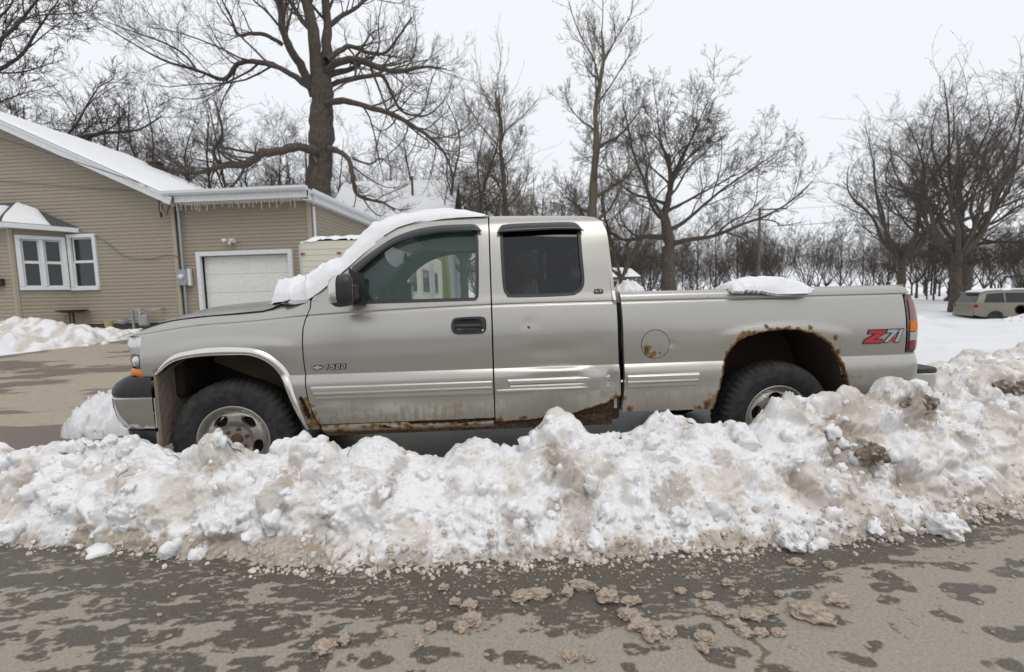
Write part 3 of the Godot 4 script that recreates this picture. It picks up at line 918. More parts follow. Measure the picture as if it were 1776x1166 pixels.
			obj("wheel_well", mb, M.liner_mud if x == 0.0 else M.wheelhouse, t)
	# running gear below
	mb = MB.new()
	mb.box(Vector3(2.05, .52, -.55), Vector3(4.9, .14, .08), .01)
	mb.box(Vector3(2.05, .52, -1.43), Vector3(4.9, .14, .08), .01)
	mb.box(Vector3(1.5, .53, -.99), Vector3(1.9, .05, 1.84), .01)
	mb.box(Vector3(1.9, .42, -.75), Vector3(.7, .14, .22), .03)
	obj("chassis_frame", mb, M.underbody, t)
	mb = MB.new()
	mb.tube([Vector3(3.645, .395, -.3), Vector3(3.645, .395, -1.7)], .045, 10)
	mb.tube([Vector3(0, .395, -.3), Vector3(0, .395, -1.7)], .035, 10)
	mb.tube([Vector3(.9, .38, -.80), Vector3(3.4, .44, -.85)], .03, 8)
	obj("axles_and_exhaust", mb, M.underbody, t)

func _rev(a: Array) -> Array:
	var b := a.duplicate()
	b.reverse()
	return b

func _along(line: Array, s: float) -> Vector2:
	var total := 0.0
	for i in line.size() - 1: total += Vector2(line[i][0], line[i][1]).distance_to(Vector2(line[i + 1][0], line[i + 1][1]))
	var want := s * total
	for i in line.size() - 1:
		var a := Vector2(line[i][0], line[i][1])
		var b := Vector2(line[i + 1][0], line[i + 1][1])
		var d := a.distance_to(b)
		if want <= d or i == line.size() - 2: return a.lerp(b, clampf(want / maxf(d, 1e-6), 0, 1))
		want -= d
	return Vector2.ZERO

# nose in plan: x as a function of z
const NOSE := [[-1.90, -.50], [-1.84, -.60], [-1.77, -.675], [-1.66, -.735], [-1.5, -.775], [-.99, -.80], [-.48, -.775], [-.32, -.735], [-.21, -.675], [-.14, -.60], [-.08, -.50]]

func truck_front(t: Node3D, doors: Dictionary) -> void:
	var zc := -.99
	# hood: stations along x, crowned across
	var near := [[-.70, 1.095, -.13], [-.60, 1.105, -.125], [-.50, 1.140, -.112], [-.42, 1.168, -.108], [-.30, 1.186, -.104], [-.175, 1.200, -.102], [0.0, 1.211, -.102], [.235, 1.226, -.103], [.29, 1.238, -.106], [.33, 1.262, -.115], [.36, 1.278, -.125]]
	var P := PackedVector3Array()
	var nw := 41
	for st in near.size():
		for i in nw:
			var w := float(i) / (nw - 1)
			var z: float = lerpf(near[st][2], -1.98 - near[st][2], w)
			var s := absf(2.0 * w - 1.0)
			var crown := .072 * (1.0 - pow(s, 3.0)) + .012 * smoothstep(.62, .52, s)
			var x: float = near[st][0]
			var y: float = near[st][1]
			var front := clampf((-.30 - x) / .40, 0.0, 1.0)
			x -= .13 * (1.0 - s * s) * front * front
			crown *= 1.0 - .45 * front
			if st == 0: y -= .02
			P.append(Vector3(x, y + crown, z))
	var mb := MB.new()
	mb.grid(P, nw, near.size())
	# rolled-down lip along the near edge and the front
	var hood := obj("hood", mb, M.pewter_paint, t)
	# cowl between hood and windscreen
	mb = MB.new()
	P = PackedVector3Array()
	for q in [[.36, 1.270], [.44, 1.262], [.58, 1.285]]:
		for i in 21:
			var w := i / 20.0
			var s := absf(2 * w - 1)
			P.append(Vector3(q[0] - .14 * (1.0 - s * s), q[1] + .05 * (1 - pow(s, 3)), lerpf(-.09, -1.89, w)))
	mb.grid(P, 21, 3)
	obj("cowl", mb, M.black_plastic, t)
	# plain dark blocks added in the engine bay so that no light passes
	mb = MB.new()
	mb.box(Vector3(-.02, .86, zc), Vector3(1.0, .52, .84), .02)
	mb.box(Vector3(-.42, .88, zc), Vector3(.14, .42, 1.6), .02)
	mb.box(Vector3(.50, .88, zc), Vector3(.06, .76, 1.8), .01)
	obj("engine_bay_light_block", mb, M.underbody, t)
	# front fascia following the nose
	for q in [["grille_surround", .83, 1.095, -.015, M.pewter_paint], ["grille", .87, 1.04, .004, M.gap_black]]:
		P = PackedVector3Array()
		var from := 0 if q[0] == "grille_surround" else 3
		var cnt := 45
		for j in 2:
			for i in cnt:
				var z := lerpf(-.10, -1.88, i / float(cnt - 1)) if from == 0 else lerpf(-.55, -1.43, i / float(cnt - 1))
				P.append(Vector3(smooth_look(NOSE, z) + .012 - q[3], lerpf(q[1], q[2], j), z))
		mb = MB.new()
		mb.grid(P, cnt, 2)
		obj(q[0], mb, q[4], t)
	mb = MB.new()
	for y in [.955]:
		var l := []
		for i in 20:
			var z := lerpf(-.5, -1.48, i / 19.0)
			l.append(Vector3(smooth_look(NOSE, z) - .01, y, z))
		mb.tube(l, .028, 8)
	obj("grille_bar", mb, M.dull_chrome, t)
	# lamp clusters wrap the corners
	for side in [1.0, -1.0]:
		for q in [["headlight", .972, 1.082, -.008, M.lens_clear, 0.0], ["lower_lamp", .886, .968, .0, M.black_plastic, 0.0], ["turn_signal", .812, .878, -.006, M.lens_amber, .0]]:
			P = PackedVector3Array()
			var cnt := 26
			var rows := 7
			for j in rows:
				var v := float(j) / (rows - 1)
				for i in cnt:
					var s := float(i) / (cnt - 1)
					var z := lerpf(-.080, -.50, pow(s, 1.5))
					var x: float = smooth_look(NOSE, z) + .010 + q[3] - .014 * sin(v * PI)
					P.append(Vector3(x, lerpf(q[1], q[2], v), z if side > 0 else -1.98 - z))
			mb = MB.new()
			mb.grid(P, cnt, rows, side < 0)
			var lamp := obj(q[0], mb, q[4], t)
			if q[0] == "lower_lamp":
				mb = MB.new()
				for zz in [-.135]:
					var b := Basis(Vector3(0, 1, 0), -PI * .33 if side > 0 else -PI * .67)
					mb.xf = Transform3D(b, Vector3(smooth_look(NOSE, zz) + .012, .927, zz if side > 0 else -1.98 - zz))
					mb.lathe([Vector2(0, .028), Vector2(.015, .026), Vector2(.028, .018), Vector2(.036, .004), Vector2(.038, -.01)], 20)
				obj("lens", mb, M.lens_clear, lamp)
	# bumper: plan curve, tapered below
	var plan := [[-.43, -.018], [-.56, -.022], [-.66, -.040], [-.705, -.072], [-.73, -.12], [-.775, -.25], [-.84, -.5], [-.875, -.75], [-.885, -.99], [-.875, -1.23], [-.84, -1.48], [-.775, -1.73], [-.73, -1.86], [-.705, -1.908], [-.66, -1.94], [-.56, -1.958], [-.43, -1.962]]
	var bp := curve(plan, .05)
	for q in [["bumper", [[.512, .085], [.520, .05], [.56, .025], [.60, .008], [.65, -.004], [.70, -.006], [.712, .004]], M.bumper_chrome], ["bumper_top_pad", [[.714, .002], [.735, -.004], [.765, .0], [.80, .03], [.832, .085], [.836, .13]], M.black_plastic], ["air_dam", [[.385, .12], [.40, .105], [.45, .08], [.50, .075]], M.black_plastic]]:
		P = PackedVector3Array()
		for row in q[1]:
			for p in bp:
				# the pad and dam end further back along the side
				var k := clampf((-.43 - p[0]) / .30, 0.0, 1.0)
				var x: float = p[0] + row[1] * k
				var zin: float = (zc - p[1]) * row[1] * .1
				P.append(Vector3(x, row[0], p[1] + zin))
		mb = MB.new()
		mb.grid(P, bp.size(), q[1].size())
		obj(q[0], mb, q[2], t)
	for side in [-.03, -1.95]:
		mb = MB.new()
		mb.box(Vector3(-.425, .61, side + (-.03 if side > -1 else .03)), Vector3(.012, .19, .07), .003)
		obj("bumper_end_cap", mb, M.dull_chrome, t)
		mb = MB.new()
		mb.box(Vector3(-.405, .64, side + (-.30 if side > -1 else .30)), Vector3(.02, .50, .62), .005)
		obj("splash_panel", mb, M.liner_mud, t)
		# dark tube painted in for the shaded gap between hood and fender
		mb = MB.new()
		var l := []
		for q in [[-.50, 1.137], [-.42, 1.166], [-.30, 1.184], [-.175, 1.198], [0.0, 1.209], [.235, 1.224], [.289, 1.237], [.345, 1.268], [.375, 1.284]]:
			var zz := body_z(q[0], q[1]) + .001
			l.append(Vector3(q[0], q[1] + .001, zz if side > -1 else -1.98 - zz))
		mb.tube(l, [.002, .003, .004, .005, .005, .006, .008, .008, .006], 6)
		obj("hood_gap_shade_strip", mb, M.gap_black, t)

func truck_top(t: Node3D) -> void:
	# roof: from windscreen header to the rear edge
	var edge := [[1.0, 1.700], [1.089, 1.757], [1.199, 1.794], [1.35, 1.821], [1.507, 1.832], [1.69, 1.836], [1.85, 1.835], [2.103, 1.831], [2.345, 1.823], [2.422, 1.810], [2.458, 1.780]]
	var P := PackedVector3Array()
	var nw := 25
	for e in edge:
		for i in nw:
			var w := i / float(nw - 1)
			var s := absf(2 * w - 1)
			var z0 := smooth_look(CAB, e[1]) + .004
			var k := clampf((1.40 - e[0]) / .4, 0.0, 1.0)
			P.append(Vector3(e[0] - .11 * k * (1 - s * s), e[1] + .05 * (1 - pow(s, 2.6)) * (1.0 - .4 * clampf((e[0] - 2.3) / .15, 0, 1)), lerpf(z0, -1.98 - z0, w)))
	var mb := MB.new()
	mb.grid(P, nw, edge.size())
	obj("roof", mb, M.pewter_paint, t)
	# headliner
	mb = MB.new()
	mb.box(Vector3(1.75, 1.755, -.99), Vector3(1.25, .02, 1.42), .0)
	obj("headliner", mb, M.interior_light, t)
	# cab back wall with a window opening
	var back := [[1.241, 2.510], [1.355, 2.503], [1.548, 2.496], [1.708, 2.486], [1.78, 2.456], [1.81, 2.43]]
	var bk := func(y: float) -> float: return smooth_look(back, y)
	mb = MB.new()
	var hole := rounded([[-.45, 1.36], [-.45, 1.66], [-.50, 1.70], [-1.48, 1.70], [-1.53, 1.66], [-1.53, 1.36], [-1.48, 1.33], [-.50, 1.33]], 3)
	# (z, y) sheet turned so that its normal points to the tail
	mb.xf = Transform3D(Basis(Vector3(0, 0, 1), Vector3(0, 1, 0), Vector3(1, 0, 0)), Vector3.ZERO)
	sheet(mb, pv([[-.055, .52], [-.055, 1.24], [-.08, 1.30], [-.138, 1.5], [-.203, 1.7], [-.243, 1.78], [-.30, 1.81], [-1.68, 1.81], [-1.737, 1.78], [-1.777, 1.7], [-1.842, 1.5], [-1.90, 1.3], [-1.925, 1.24], [-1.925, .52]]), [hole], func(x: float, y: float) -> float: return bk.call(maxf(y, 1.241)), Vector2(.3, .05), 1.0, .02)
	var cb := obj("cab_back", mb, M.pewter_paint, t)
	mb = MB.new()
	mb.xf = Transform3D(Basis(Vector3(0, 0, 1), Vector3(0, 1, 0), Vector3(1, 0, 0)), Vector3.ZERO)
	sheet(mb, Geometry2D.offset_polygon(hole, .015)[0], [], func(x: float, y: float) -> float: return bk.call(y) - .006, Vector2(.5, .1), 1.0, 0.0)
	obj("rear_window", mb, M.tinted_glass, cb)
	for z in [-.14, -1.84]:
		mb = MB.new()
		mb.box(Vector3(2.535, .86, z), Vector3(.03, .72, .1), .004)
		obj("cab_gap", mb, M.gap_black, t)
	# windscreen
	P = PackedVector3Array()
	var ws := [[.555, 1.292], [.657, 1.392], [.763, 1.487], [.87, 1.584], [.979, 1.674], [1.02, 1.705]]
	for e in ws:
		for i in 21:
			var w := i / 20.0
			var s := absf(2 * w - 1)
			var z0 := smooth_look(CAB, e[1]) - .02
			P.append(Vector3(e[0] - .13 * (1 - s * s), e[1] + .012 * (1 - s * s), lerpf(z0, -1.98 - z0, w)))
	mb = MB.new()
	mb.grid(P, 21, ws.size())
	obj("windscreen", mb, M.door_glass, t)

func truck_rear(t: Node3D, doors: Dictionary) -> void:
	var mb := MB.new()
	# rail caps, bed walls, floor
	for side in [1.0, -1.0]:
		var P := PackedVector3Array()
		for q in [[-.098, 1.288], [-.115, 1.2925], [-.15, 1.293], [-.168, 1.288], [-.172, 1.26], [-.172, 1.10]]:
			for i in 30:
				P.append(Vector3(lerpf(2.545, 4.53, i / 29.0), q[1] , q[0] if side > 0 else -1.98 - q[0]))
		mb = MB.new()
		mb.grid(P, 30, 6, side < 0)
		obj("bed_rail", mb, M.pewter_paint, t)
	mb = MB.new()
	mb.box(Vector3(3.55, .83, -.99), Vector3(1.96, .03, .80), .005)
	mb.box(Vector3(2.56, 1.03, -.99), Vector3(.03, .44, 1.68), .005)
	obj("bed_floor", mb, M.pewter_paint, t)
	mb = MB.new()
	mb.box(Vector3(4.553, .965, -.99), Vector3(.05, .60, 1.70), .012)
	mb.box(Vector3(4.585, .98, -.99), Vector3(.014, .06, .22), .004)
	obj("tailgate", mb, M.pewter_paint, t)
	# tail lamps
	for side in [1.0, -1.0]:
		var xf := Transform3D() if side > 0 else Transform3D(Basis(), Vector3(0, 0, -1.98))
		mb = MB.new()
		mb.xf = xf
		sheet(mb, rounded([[4.492, 1.05], [4.494, 1.20], [4.505, 1.223], [4.53, 1.226], [4.553, 1.215], [4.575, 1.15], [4.590, 1.03], [4.592, .92], [4.587, .845], [4.565, .832], [4.51, .832], [4.497, .86]], 3), [], func(x: float, y: float) -> float: return body_z(x, minf(y, 1.2)) + .003, Vector2(.02, .03), side, .11)
		var lamp := obj("tail_lamp", mb, M.lens_dark_red, t)
		for q in [["stop_lens", 1.053, 1.192, M.lens_red], ["turn_lens", .978, 1.046, M.lens_amber], ["reverse_lens", .914, .970, M.lens_white], ["lower_lens", .850, .908, M.lens_red]]:
			mb = MB.new()
			mb.xf = xf
			var xr := func(y: float) -> float: return look([[.84, 4.590], [.92, 4.5945], [1.03, 4.592], [1.15, 4.577], [1.2, 4.56]], y)
			sheet(mb, pv([[4.516, q[1]], [xr.call(q[1]), q[1]], [xr.call((q[1] + q[2]) * .5), (q[1] + q[2]) * .5], [xr.call(q[2]), q[2]], [4.516, q[2]]]), [], func(x: float, y: float) -> float: return body_z(x, minf(y, 1.2)) + .007, Vector2(.02, .03), side, .09)
			obj(q[0], mb, q[3], lamp)
	# bumper with a step pad
	mb = MB.new()
	var P := PackedVector3Array()
	var rows := [[.52, -.04], [.53, .0], [.60, .012], [.66, .01], [.69, .0], [.695, -.2]]
	var plan := curve([[4.61, -.07], [4.70, -.072], [4.77, -.085], [4.80, -.12], [4.815, -.2], [4.83, -.5], [4.835, -.99], [4.83, -1.48], [4.815, -1.78], [4.80, -1.86], [4.77, -1.895], [4.70, -1.908], [4.61, -1.91]], .04)
	for r in rows:
		for p in plan: P.append(Vector3(p[0] + r[1], r[0], p[1]))
	mb.grid(P, plan.size(), rows.size(), true)
	obj("rear_bumper", mb, M.dull_chrome, t)
	mb = MB.new()
	P = PackedVector3Array()
	for r in [[.675, .012], [.70, .014], [.708, .004], [.709, -.2]]:
		for p in plan: P.append(Vector3(p[0] + r[1], r[0], p[1] + (.004 if p[1] > -.99 else -.004)))
	mb.grid(P, plan.size(), 4, true)
	obj("step_pad", mb, M.black_plastic, t)

func truck_inside(t: Node3D) -> void:
	var mb := MB.new()
	for z in [-.55, -1.43]:
		mb = MB.new()
		mb.box(Vector3(1.42, .86, z), Vector3(.52, .16, .54), .06)
		mb.box(Vector3(1.70, 1.17, z), Vector3(.16, .60, .52), .07, Basis(Vector3(0, 0, 1), -.22))
		mb.box(Vector3(1.79, 1.56, z), Vector3(.10, .18, .27), .045, Basis(Vector3(0, 0, 1), -.12))
		mb.tube([Vector3(1.77, 1.42, z + .06), Vector3(1.785, 1.50, z + .06)], .008, 6)
		mb.tube([Vector3(1.77, 1.42, z - .06), Vector3(1.785, 1.50, z - .06)], .008, 6)
		obj("seat", mb, M.interior_grey, t)
	mb = MB.new()
	mb.box(Vector3(2.25, 1.08, -.99), Vector3(.18, .62, 1.5), .07, Basis(Vector3(0, 0, 1), -.15))
	obj("rear_seat", mb, M.interior_grey, t)
	mb = MB.new()
	mb.box(Vector3(.72, 1.13, -.99), Vector3(.42, .24, 1.72), .05)
	mb.box(Vector3(.80, .98, -.99), Vector3(.3, .3, .4), .05)
	obj("dashboard", mb, M.interior_grey, t)
	mb = MB.new()
	var l := []
	for i in 33:
		var a := TAU * i / 32
		l.append(Vector3(1.02, 1.17, -.55) + Vector3(-.40 * sin(a), .92 * sin(a), 0) * .19 + Vector3(0, 0, cos(a) * .19))
	mb.tube(l, .016, 8, false)
	mb.tube([Vector3(1.02, 1.17, -.55), Vector3(.85, 1.10, -.55)], .03, 8)
	mb.tube([Vector3(1.02, 1.17, -.74), Vector3(1.0, 1.16, -.55), Vector3(1.02, 1.17, -.36)], .014, 6)
	obj("steering_wheel", mb, M.gap_black, t)
	mb = MB.new()
	mb.box(Vector3(1.09, .88, -1.88), Vector3(1.1, .70, .05), .02)
	mb.box(Vector3(1.09, .88, -.10), Vector3(1.1, .70, .05), .02)
	mb.box(Vector3(2.10, .90, -1.88), Vector3(.8, .70, .05), .02)
	mb.box(Vector3(2.10, .90, -.10), Vector3(.8, .70, .05), .02)
	mb.box(Vector3(1.5, .57, -.99), Vector3(1.95, .03, 1.82), .0)
	obj("door_trim", mb, M.interior_grey, t)
	mb = MB.new()
	mb.box(Vector3(1.02, 1.60, -.99), Vector3(.03, .07, .24), .012)
	mb.tube([Vector3(1.0, 1.66, -.99), Vector3(1.02, 1.61, -.99)], .01, 6)
	obj("rear_view_mirror", mb, M.gap_black, t)
	# door mirrors
	for side in [1.0, -1.0]:
		var zz := func(z: float) -> float: return z if side > 0 else -1.98 - z
		var P := PackedVector3Array()
		var ny := 15
		var nx := 25
		for j in ny:
			var b := PI * (j / float(ny - 1) - .5)
			for i in nx:
				var a := TAU * i / (nx - 1)
				var cx := cos(b) * cos(a)
				var cz := cos(b) * sin(a)
				var sx := signf(cx) * pow(absf(cx), .75)
				var sz := signf(cz) * pow(absf(cz), .6)
				var sy := signf(sin(b)) * pow(absf(sin(b)), .6)
				sx = minf(sx, .50 + .42 * sz)
				P.append(Vector3(.818 + .082 * sx, 1.340 + .096 * sy + .012 * sx, zz.call(.108 + .10 * sz)))
		mb = MB.new()
		mb.grid(P, nx, ny, side > 0)
		var mr := obj("mirror", mb, M.black_plastic, t)
		mb = MB.new()
		P = PackedVector3Array()
		for j in 11:
			var b := lerpf(-.55, 1.25, j / 10.0)
			for i in 17:
				var a := lerpf(PI * .55, PI * 1.38, i / 16.0)
				var cx := cos(b) * cos(a)
				var cz := cos(b) * sin(a)
				P.append(Vector3(.818 + .086 * signf(cx) * pow(absf(cx), .75), 1.340 + .100 * signf(sin(b)) * pow(absf(sin(b)), .6) + .012 * cx, zz.call(.108 + .103 * signf(cz) * pow(absf(cz), .6))))
		mb.grid(P, 17, 11, side > 0)
		obj("cap", mb, M.chrome, mr)
		mb = MB.new()
		mb.box(Vector3(.8595, 1.343, zz.call(.108)), Vector3(.004, .14, .14), .0015, Basis(Vector3.UP, .325 * side))
		obj("glass", mb, M.chrome, mr)
		mb = MB.new()
		mb.extrude(pv([[.80, 1.255], [.80, 1.49], [.83, 1.46], [.89, 1.45], [.895, 1.255]]), zz.call(-.075), zz.call(-.055))
		mb.box(Vector3(.85, 1.33, zz.call(-.02)), Vector3(.05, .10, .12), .015)
		obj("arm", mb, M.black_plastic, mr)

# ---------------------------------------------------------------- ground, road, snow
func gy(x: float, z: float) -> float:
	# height of the terrain; d is the distance north of the road
	var d := -z
	var y := .55 * smoothstep(5.5, 12.5, d) * (1.0 - smoothstep(-2.0, 7.0, x))
	y -= .55 * exp(-pow((x - 25.0) / 9.0, 2.0) - pow((d - 24.0) / 7.0, 2.0))
	y += .25 * smoothstep(30.0, 70.0, d)
	return y

const TOE := [[-7.0, 2.95], [-4.0, 2.62], [-2.82, 2.42], [-2.28, 2.34], [-1.75, 2.25], [-1.35, 2.16], [-.95, 2.08], [-.54, 2.08], [-.13, 2.12], [.28, 2.12], [.71, 2.14], [1.14, 2.18], [1.59, 2.21], [2.13, 2.32], [2.54, 2.43], [2.84, 2.48], [4.5, 2.75], [8.0, 3.1]]
const CREST_Z := [[-7.0, 3.4], [-4.2, 3.05], [-3.37, 2.95], [-2.88, 2.85], [-2.37, 2.75], [-2.05, 2.66], [-1.33, 2.66], [-.67, 2.72], [0.0, 2.75], [.89, 2.80], [1.61, 2.83], [2.35, 2.88], [2.62, 2.98], [3.13, 3.3], [3.79, 3.7], [4.58, 4.1], [8.0, 4.6]]
const CREST_Y := [[-7.0, .22], [-4.2, .24], [-3.37, .31], [-3.08, .39], [-2.65, .46], [-2.37, .50], [-2.2, .47], [-2.05, .41], [-1.86, .41], [-1.76, .50], [-1.66, .48], [-1.49, .39], [-1.33, .47], [-1.26, .48], [-1.15, .41], [-1.05, .36], [-.92, .45], [-.67, .38], [-.4, .345], [-.12, .36], [.03, .39], [.10, .47], [.2, .54], [.27, .55], [.38, .48], [.6, .46], [.74, .47], [.89, .52], [1.25, .50], [1.36, .52], [1.47, .47], [1.61, .57], [1.76, .59], [2.01, .56], [2.23, .62], [2.32, .73], [2.38, .74], [2.46, .67], [2.62, .59], [2.85, .55], [3.13, .61], [3.79, .64], [4.58, .66], [8.0, .6]]
# clods of dirt seen in the bank: x, y, radius, strength
const CLODS := [[2.42, .55, .16, .8], [1.95, .33, .17, .85], [-.68, .31, .05, .6], [-.72, .24, .06, .7], [.26, .38, .06, .45], [.82, .18, .09, .7], [.90, .22, .07, .55], [.33, .14, .09, .5], [.2, .16, .05, .6], [-1.28, .27, .08, .6], [-1.20, .20, .05, .7], [3.3, .46, .14, .5], [-2.2, .30, .08, .5], [-2.9, .26, .07, .5], [1.2, .32, .06, .5], [1.55, .22, .08, .5], [2.2, .2, .10, .6], [-.35, .22, .05, .4], [1.05, .44, .06, .35], [-1.75, .35, .06, .4], [.55, .3, .06, .4], [1.35, .43, .05, .5], [2.75, .33, .08, .6], [-1.0, .13, .10, .6], [.0, .1, .09, .5]]

# rounded clumps of unequal height: q gives the distance to the cell's middle, h a value for each cell
func clump(q: FastNoiseLite, h: FastNoiseLite, p: Vector3) -> float:
	var d := minf((q.get_noise_3dv(p) + 1.0) * 1.25, 1.0)
	return (1.0 - (1.0 - d) * (1.0 - d)) * (.62 + .38 * h.get_noise_3dv(p)) - .34

func twin(q: FastNoiseLite) -> FastNoiseLite:
	var t: FastNoiseLite = q.duplicate()
	t.cellular_return_type = FastNoiseLite.RETURN_CELL_VALUE
	return t

func bump(q: FastNoiseLite, p: Vector3) -> float:
	var d := q.get_noise_3dv(p) + 1.0
	return sqrt(maxf(0.0, 1.0 - d * d))

func build_bank() -> void:
	var q1 := noise(41, 3.3, 1, FastNoiseLite.TYPE_CELLULAR)
	var q2 := noise(42, 8.2, 1, FastNoiseLite.TYPE_CELLULAR)
	var q3 := noise(43, 22.0, 1, FastNoiseLite.TYPE_CELLULAR)
	var q4 := noise(44, 58.0, 1, FastNoiseLite.TYPE_CELLULAR)
	for q in [q1, q2, q3]: q.cellular_return_type = FastNoiseLite.RETURN_DISTANCE2_SUB
	var q0 := noise(40, 1.7, 1, FastNoiseLite.TYPE_CELLULAR)
	q0.cellular_return_type = FastNoiseLite.RETURN_DISTANCE2_SUB
	var h0 := twin(q0)
	var h1 := twin(q1)
	var h2 := twin(q2)
	var h3 := twin(q3)
	var s1 := noise(45, 1.6, 3)
	var s2 := noise(46, 6.0, 3)
	var s3 := noise(47, 30.0, 3)
	var s4 := noise(48, 90.0, 2)
	var wp := noise(49, 7.0, 2)
	var x0 := -5.4
	var x1 := 5.6
	var nx := 1290
	var nv := 168
	var P := PackedVector3Array()
	var C := PackedColorArray()
	P.resize(nx * nv)
	C.resize(nx * nv)
	for j in nv:
		var v := float(j) / (nv - 1)
		for i in nx:
			var x := lerpf(x0, x1, float(i) / (nx - 1))
			var toe := look(TOE, x) + .05 * s2.get_noise_2d(x, 3.0) + .02 * s3.get_noise_2d(x, 9.0)
			var cz := look(CREST_Z, x)
			var cy := look(CREST_Y, x) + look([[-.9, .045], [-.6, .03], [1.1, .03], [1.35, .03], [2.05, .035], [2.25, .03]], x)
			var d := 0.0
			var y := 0.0
			var up := 0.7
			if v < .66:
				var f := v / .66
				d = lerpf(toe, cz, f)
				y = cy * (.35 * f + .65 * (1.0 - pow(1.0 - f, 1.8))) - .03
				if f < .10: y *= f / .10
				up = lerpf(.45, .9, f)
			else:
				var f := (v - .66) / .34
				d = cz + f * (.42 if x > -2.7 and x < 2.75 else .9)
				y = lerpf(cy - .03, .05 if x < 2.7 else .42, f * f * (3 - 2 * f))
				up = .95
			var b := Vector3(x, y, -d)
			var w := b + Vector3(wp.get_noise_3dv(b), wp.get_noise_3dv(b + Vector3(31, 0, 0)), wp.get_noise_3dv(b + Vector3(0, 57, 0))) * .05
			var edge := smoothstep(0.0, .16, v)
			var a := clump(q1, h1, w)
			var b2 := clump(q2, h2, w)
			var b3 := clump(q3, h3, w)
			var b4 := bump(q4, w) - .55
			var rough := smoothstep(-.30, .45, s1.get_noise_3d(x * 1.5 + 3.0, y * 1.5, d * 1.5) + .25 * s2.get_noise_3d(x, y, d))
			var disp := edge * (.085 * clump(q0, h0, w * Vector3(.8, 1.2, 1.0)) + .12 * a + .060 * b2 * (.35 + .65 * rough)) + (.25 + .75 * edge) * (.024 * b3 * (.12 + .88 * rough) + .005 * b4 * (.2 + .8 * rough)) + .075 * edge * s1.get_noise_3dv(b) + .004 * s3.get_noise_3dv(b)
			disp += (1.0 - edge) * (.016 * b3 + .010 * b4)
			# cleft of a second plough pass on the right
			if x > 1.9 and v < .66:
				var line := .20 + .05 * (x - 2.0) + .03 * s2.get_noise_2d(x, 1.0)
				disp -= .032 * exp(-pow((y - line) / .022, 2.0)) * smoothstep(1.9, 2.4, x)
			var nn := Vector3(0, up, sqrt(1.0 - up * up))
			if v > .66: nn = Vector3(0, 1, 0)
			var p := b + nn * disp
			if j == 0: p.y = -.01
			p.y = maxf(p.y, -.01)
			P[j * nx + i] = p
			# colour: snow, thin dirty film, sand at the toe, clods
			var g := s4.get_noise_3dv(p)
			var m := s3.get_noise_3dv(p)
			var l := s2.get_noise_3dv(p)
			var c := Vector3(.85, .846, .85)
			var film := smoothstep(-.04, .42, s1.get_noise_3d(p.x * 1.3, p.y * 2.2, -p.z * 1.3 + 9.0) + .40 * l + .25 * m + .30 * smoothstep(.6, 2.8, p.x))
			c = c.lerp(Vector3(.56, .485, .40), film * .60)
			# meltwater sand at the foot: outline broken by noise
			var foot := smoothstep(.02, .055, .075 + .05 * s1.get_noise_2d(x * 1.4, 4.0) + .05 * l + .03 * m - p.y + (.05 if x < -.9 and x > -2.4 else 0.0))
			c = c.lerp(Vector3(.37, .30, .23) * (1.0 + .5 * m + .35 * g), foot * (.8 if x < -.6 else .62))
			for k in CLODS:
				var dx: float = p.x - k[0]
				var dy: float = p.y - k[1]
				var rr: float = k[2] * 1.2
				if absf(dx) < rr * 2.0 and absf(dy) < rr * 2.0 and v < .7:
					var h := sqrt(dx * dx + dy * dy * 1.4) / rr
					var str_: float = smoothstep(.0, .5, 1.0 - h + .45 * m + .2 * g + .3 * l) * k[3]
					c = c.lerp(Vector3(.27, .20, .14) * (1.0 + .4 * g), minf(str_ * .85, 1.0))
					if k[3] > .85: c = c.lerp(Vector3(.10, .075, .05), smoothstep(.25, .8, 1.0 - h + .9 * m))
			# grit
			if g > .52: c *= .78
			C[j * nx + i] = Color(c.x, c.y, c.z)
	var mb := MB.new()
	mb.grid(P, nx, nv, false, C)
	var o := obj("snow_bank", mb, M.snow_painted)
	tag(o, "long dirty bank of plowed snow heaped along the truck", "snow bank")
	# loose crumbs lying on the bank and at its foot
	var lumps := []
	for k in 4: lumps.append(lump_mesh(60 + k, 9, 12, .6))
	var rng := RandomNumberGenerator.new()
	rng.seed = 5
	for kk in 4:
		var mm := MultiMesh.new()
		mm.transform_format = MultiMesh.TRANSFORM_3D
		mm.use_colors = true
		mm.mesh = lumps[kk]
		var xs := []
		for r in 800:
			var i := rng.randi_range(0, nx - 1)
			var foot := rng.randf() < .74
			var j := int(nv * (absf(rng.randfn(0.0, .07)) if foot else rng.randf() * .66))
			j = clampi(j, 0, nv - 1)
			var p := P[j * nx + i]
			if foot and (p.x < -1.3 and rng.randf() < .85): continue
			var s := (.0045 + .011 * pow(rng.randf(), 2.5)) if foot else (.006 + .050 * pow(rng.randf(), 5.0))
			if foot: p += Vector3(0, 0, absf(rng.randfn(0, .035)))
			if foot and p.z > -look(TOE, p.x) : p.y = maxf(0.0, p.y)
			p.y += s * .1
			var shade := rng.randf()
			var col := Color(.88, .88, .89) if not foot else Color(.52, .44, .36).lerp(Color(.74, .70, .66), rng.randf())
			xs.append([Transform3D(Basis.from_euler(Vector3(rng.randf() * TAU, rng.randf() * TAU, rng.randf() * TAU)).scaled_local(Vector3(s, s * rng.randf_range(.6, 1.0), s * rng.randf_range(.7, 1.2))), p), col])
		mm.instance_count = xs.size()
		for i in xs.size():
			mm.set_instance_transform(i, xs[i][0])
			mm.set_instance_color(i, xs[i][1])
		var mi := MultiMeshInstance3D.new()
		mi.name = "snow_crumbs"
		mi.multimesh = mm
		mi.material_override = M.snow_painted
		mi.set_meta("kind", "stuff")
		o.add_child(mi, true)

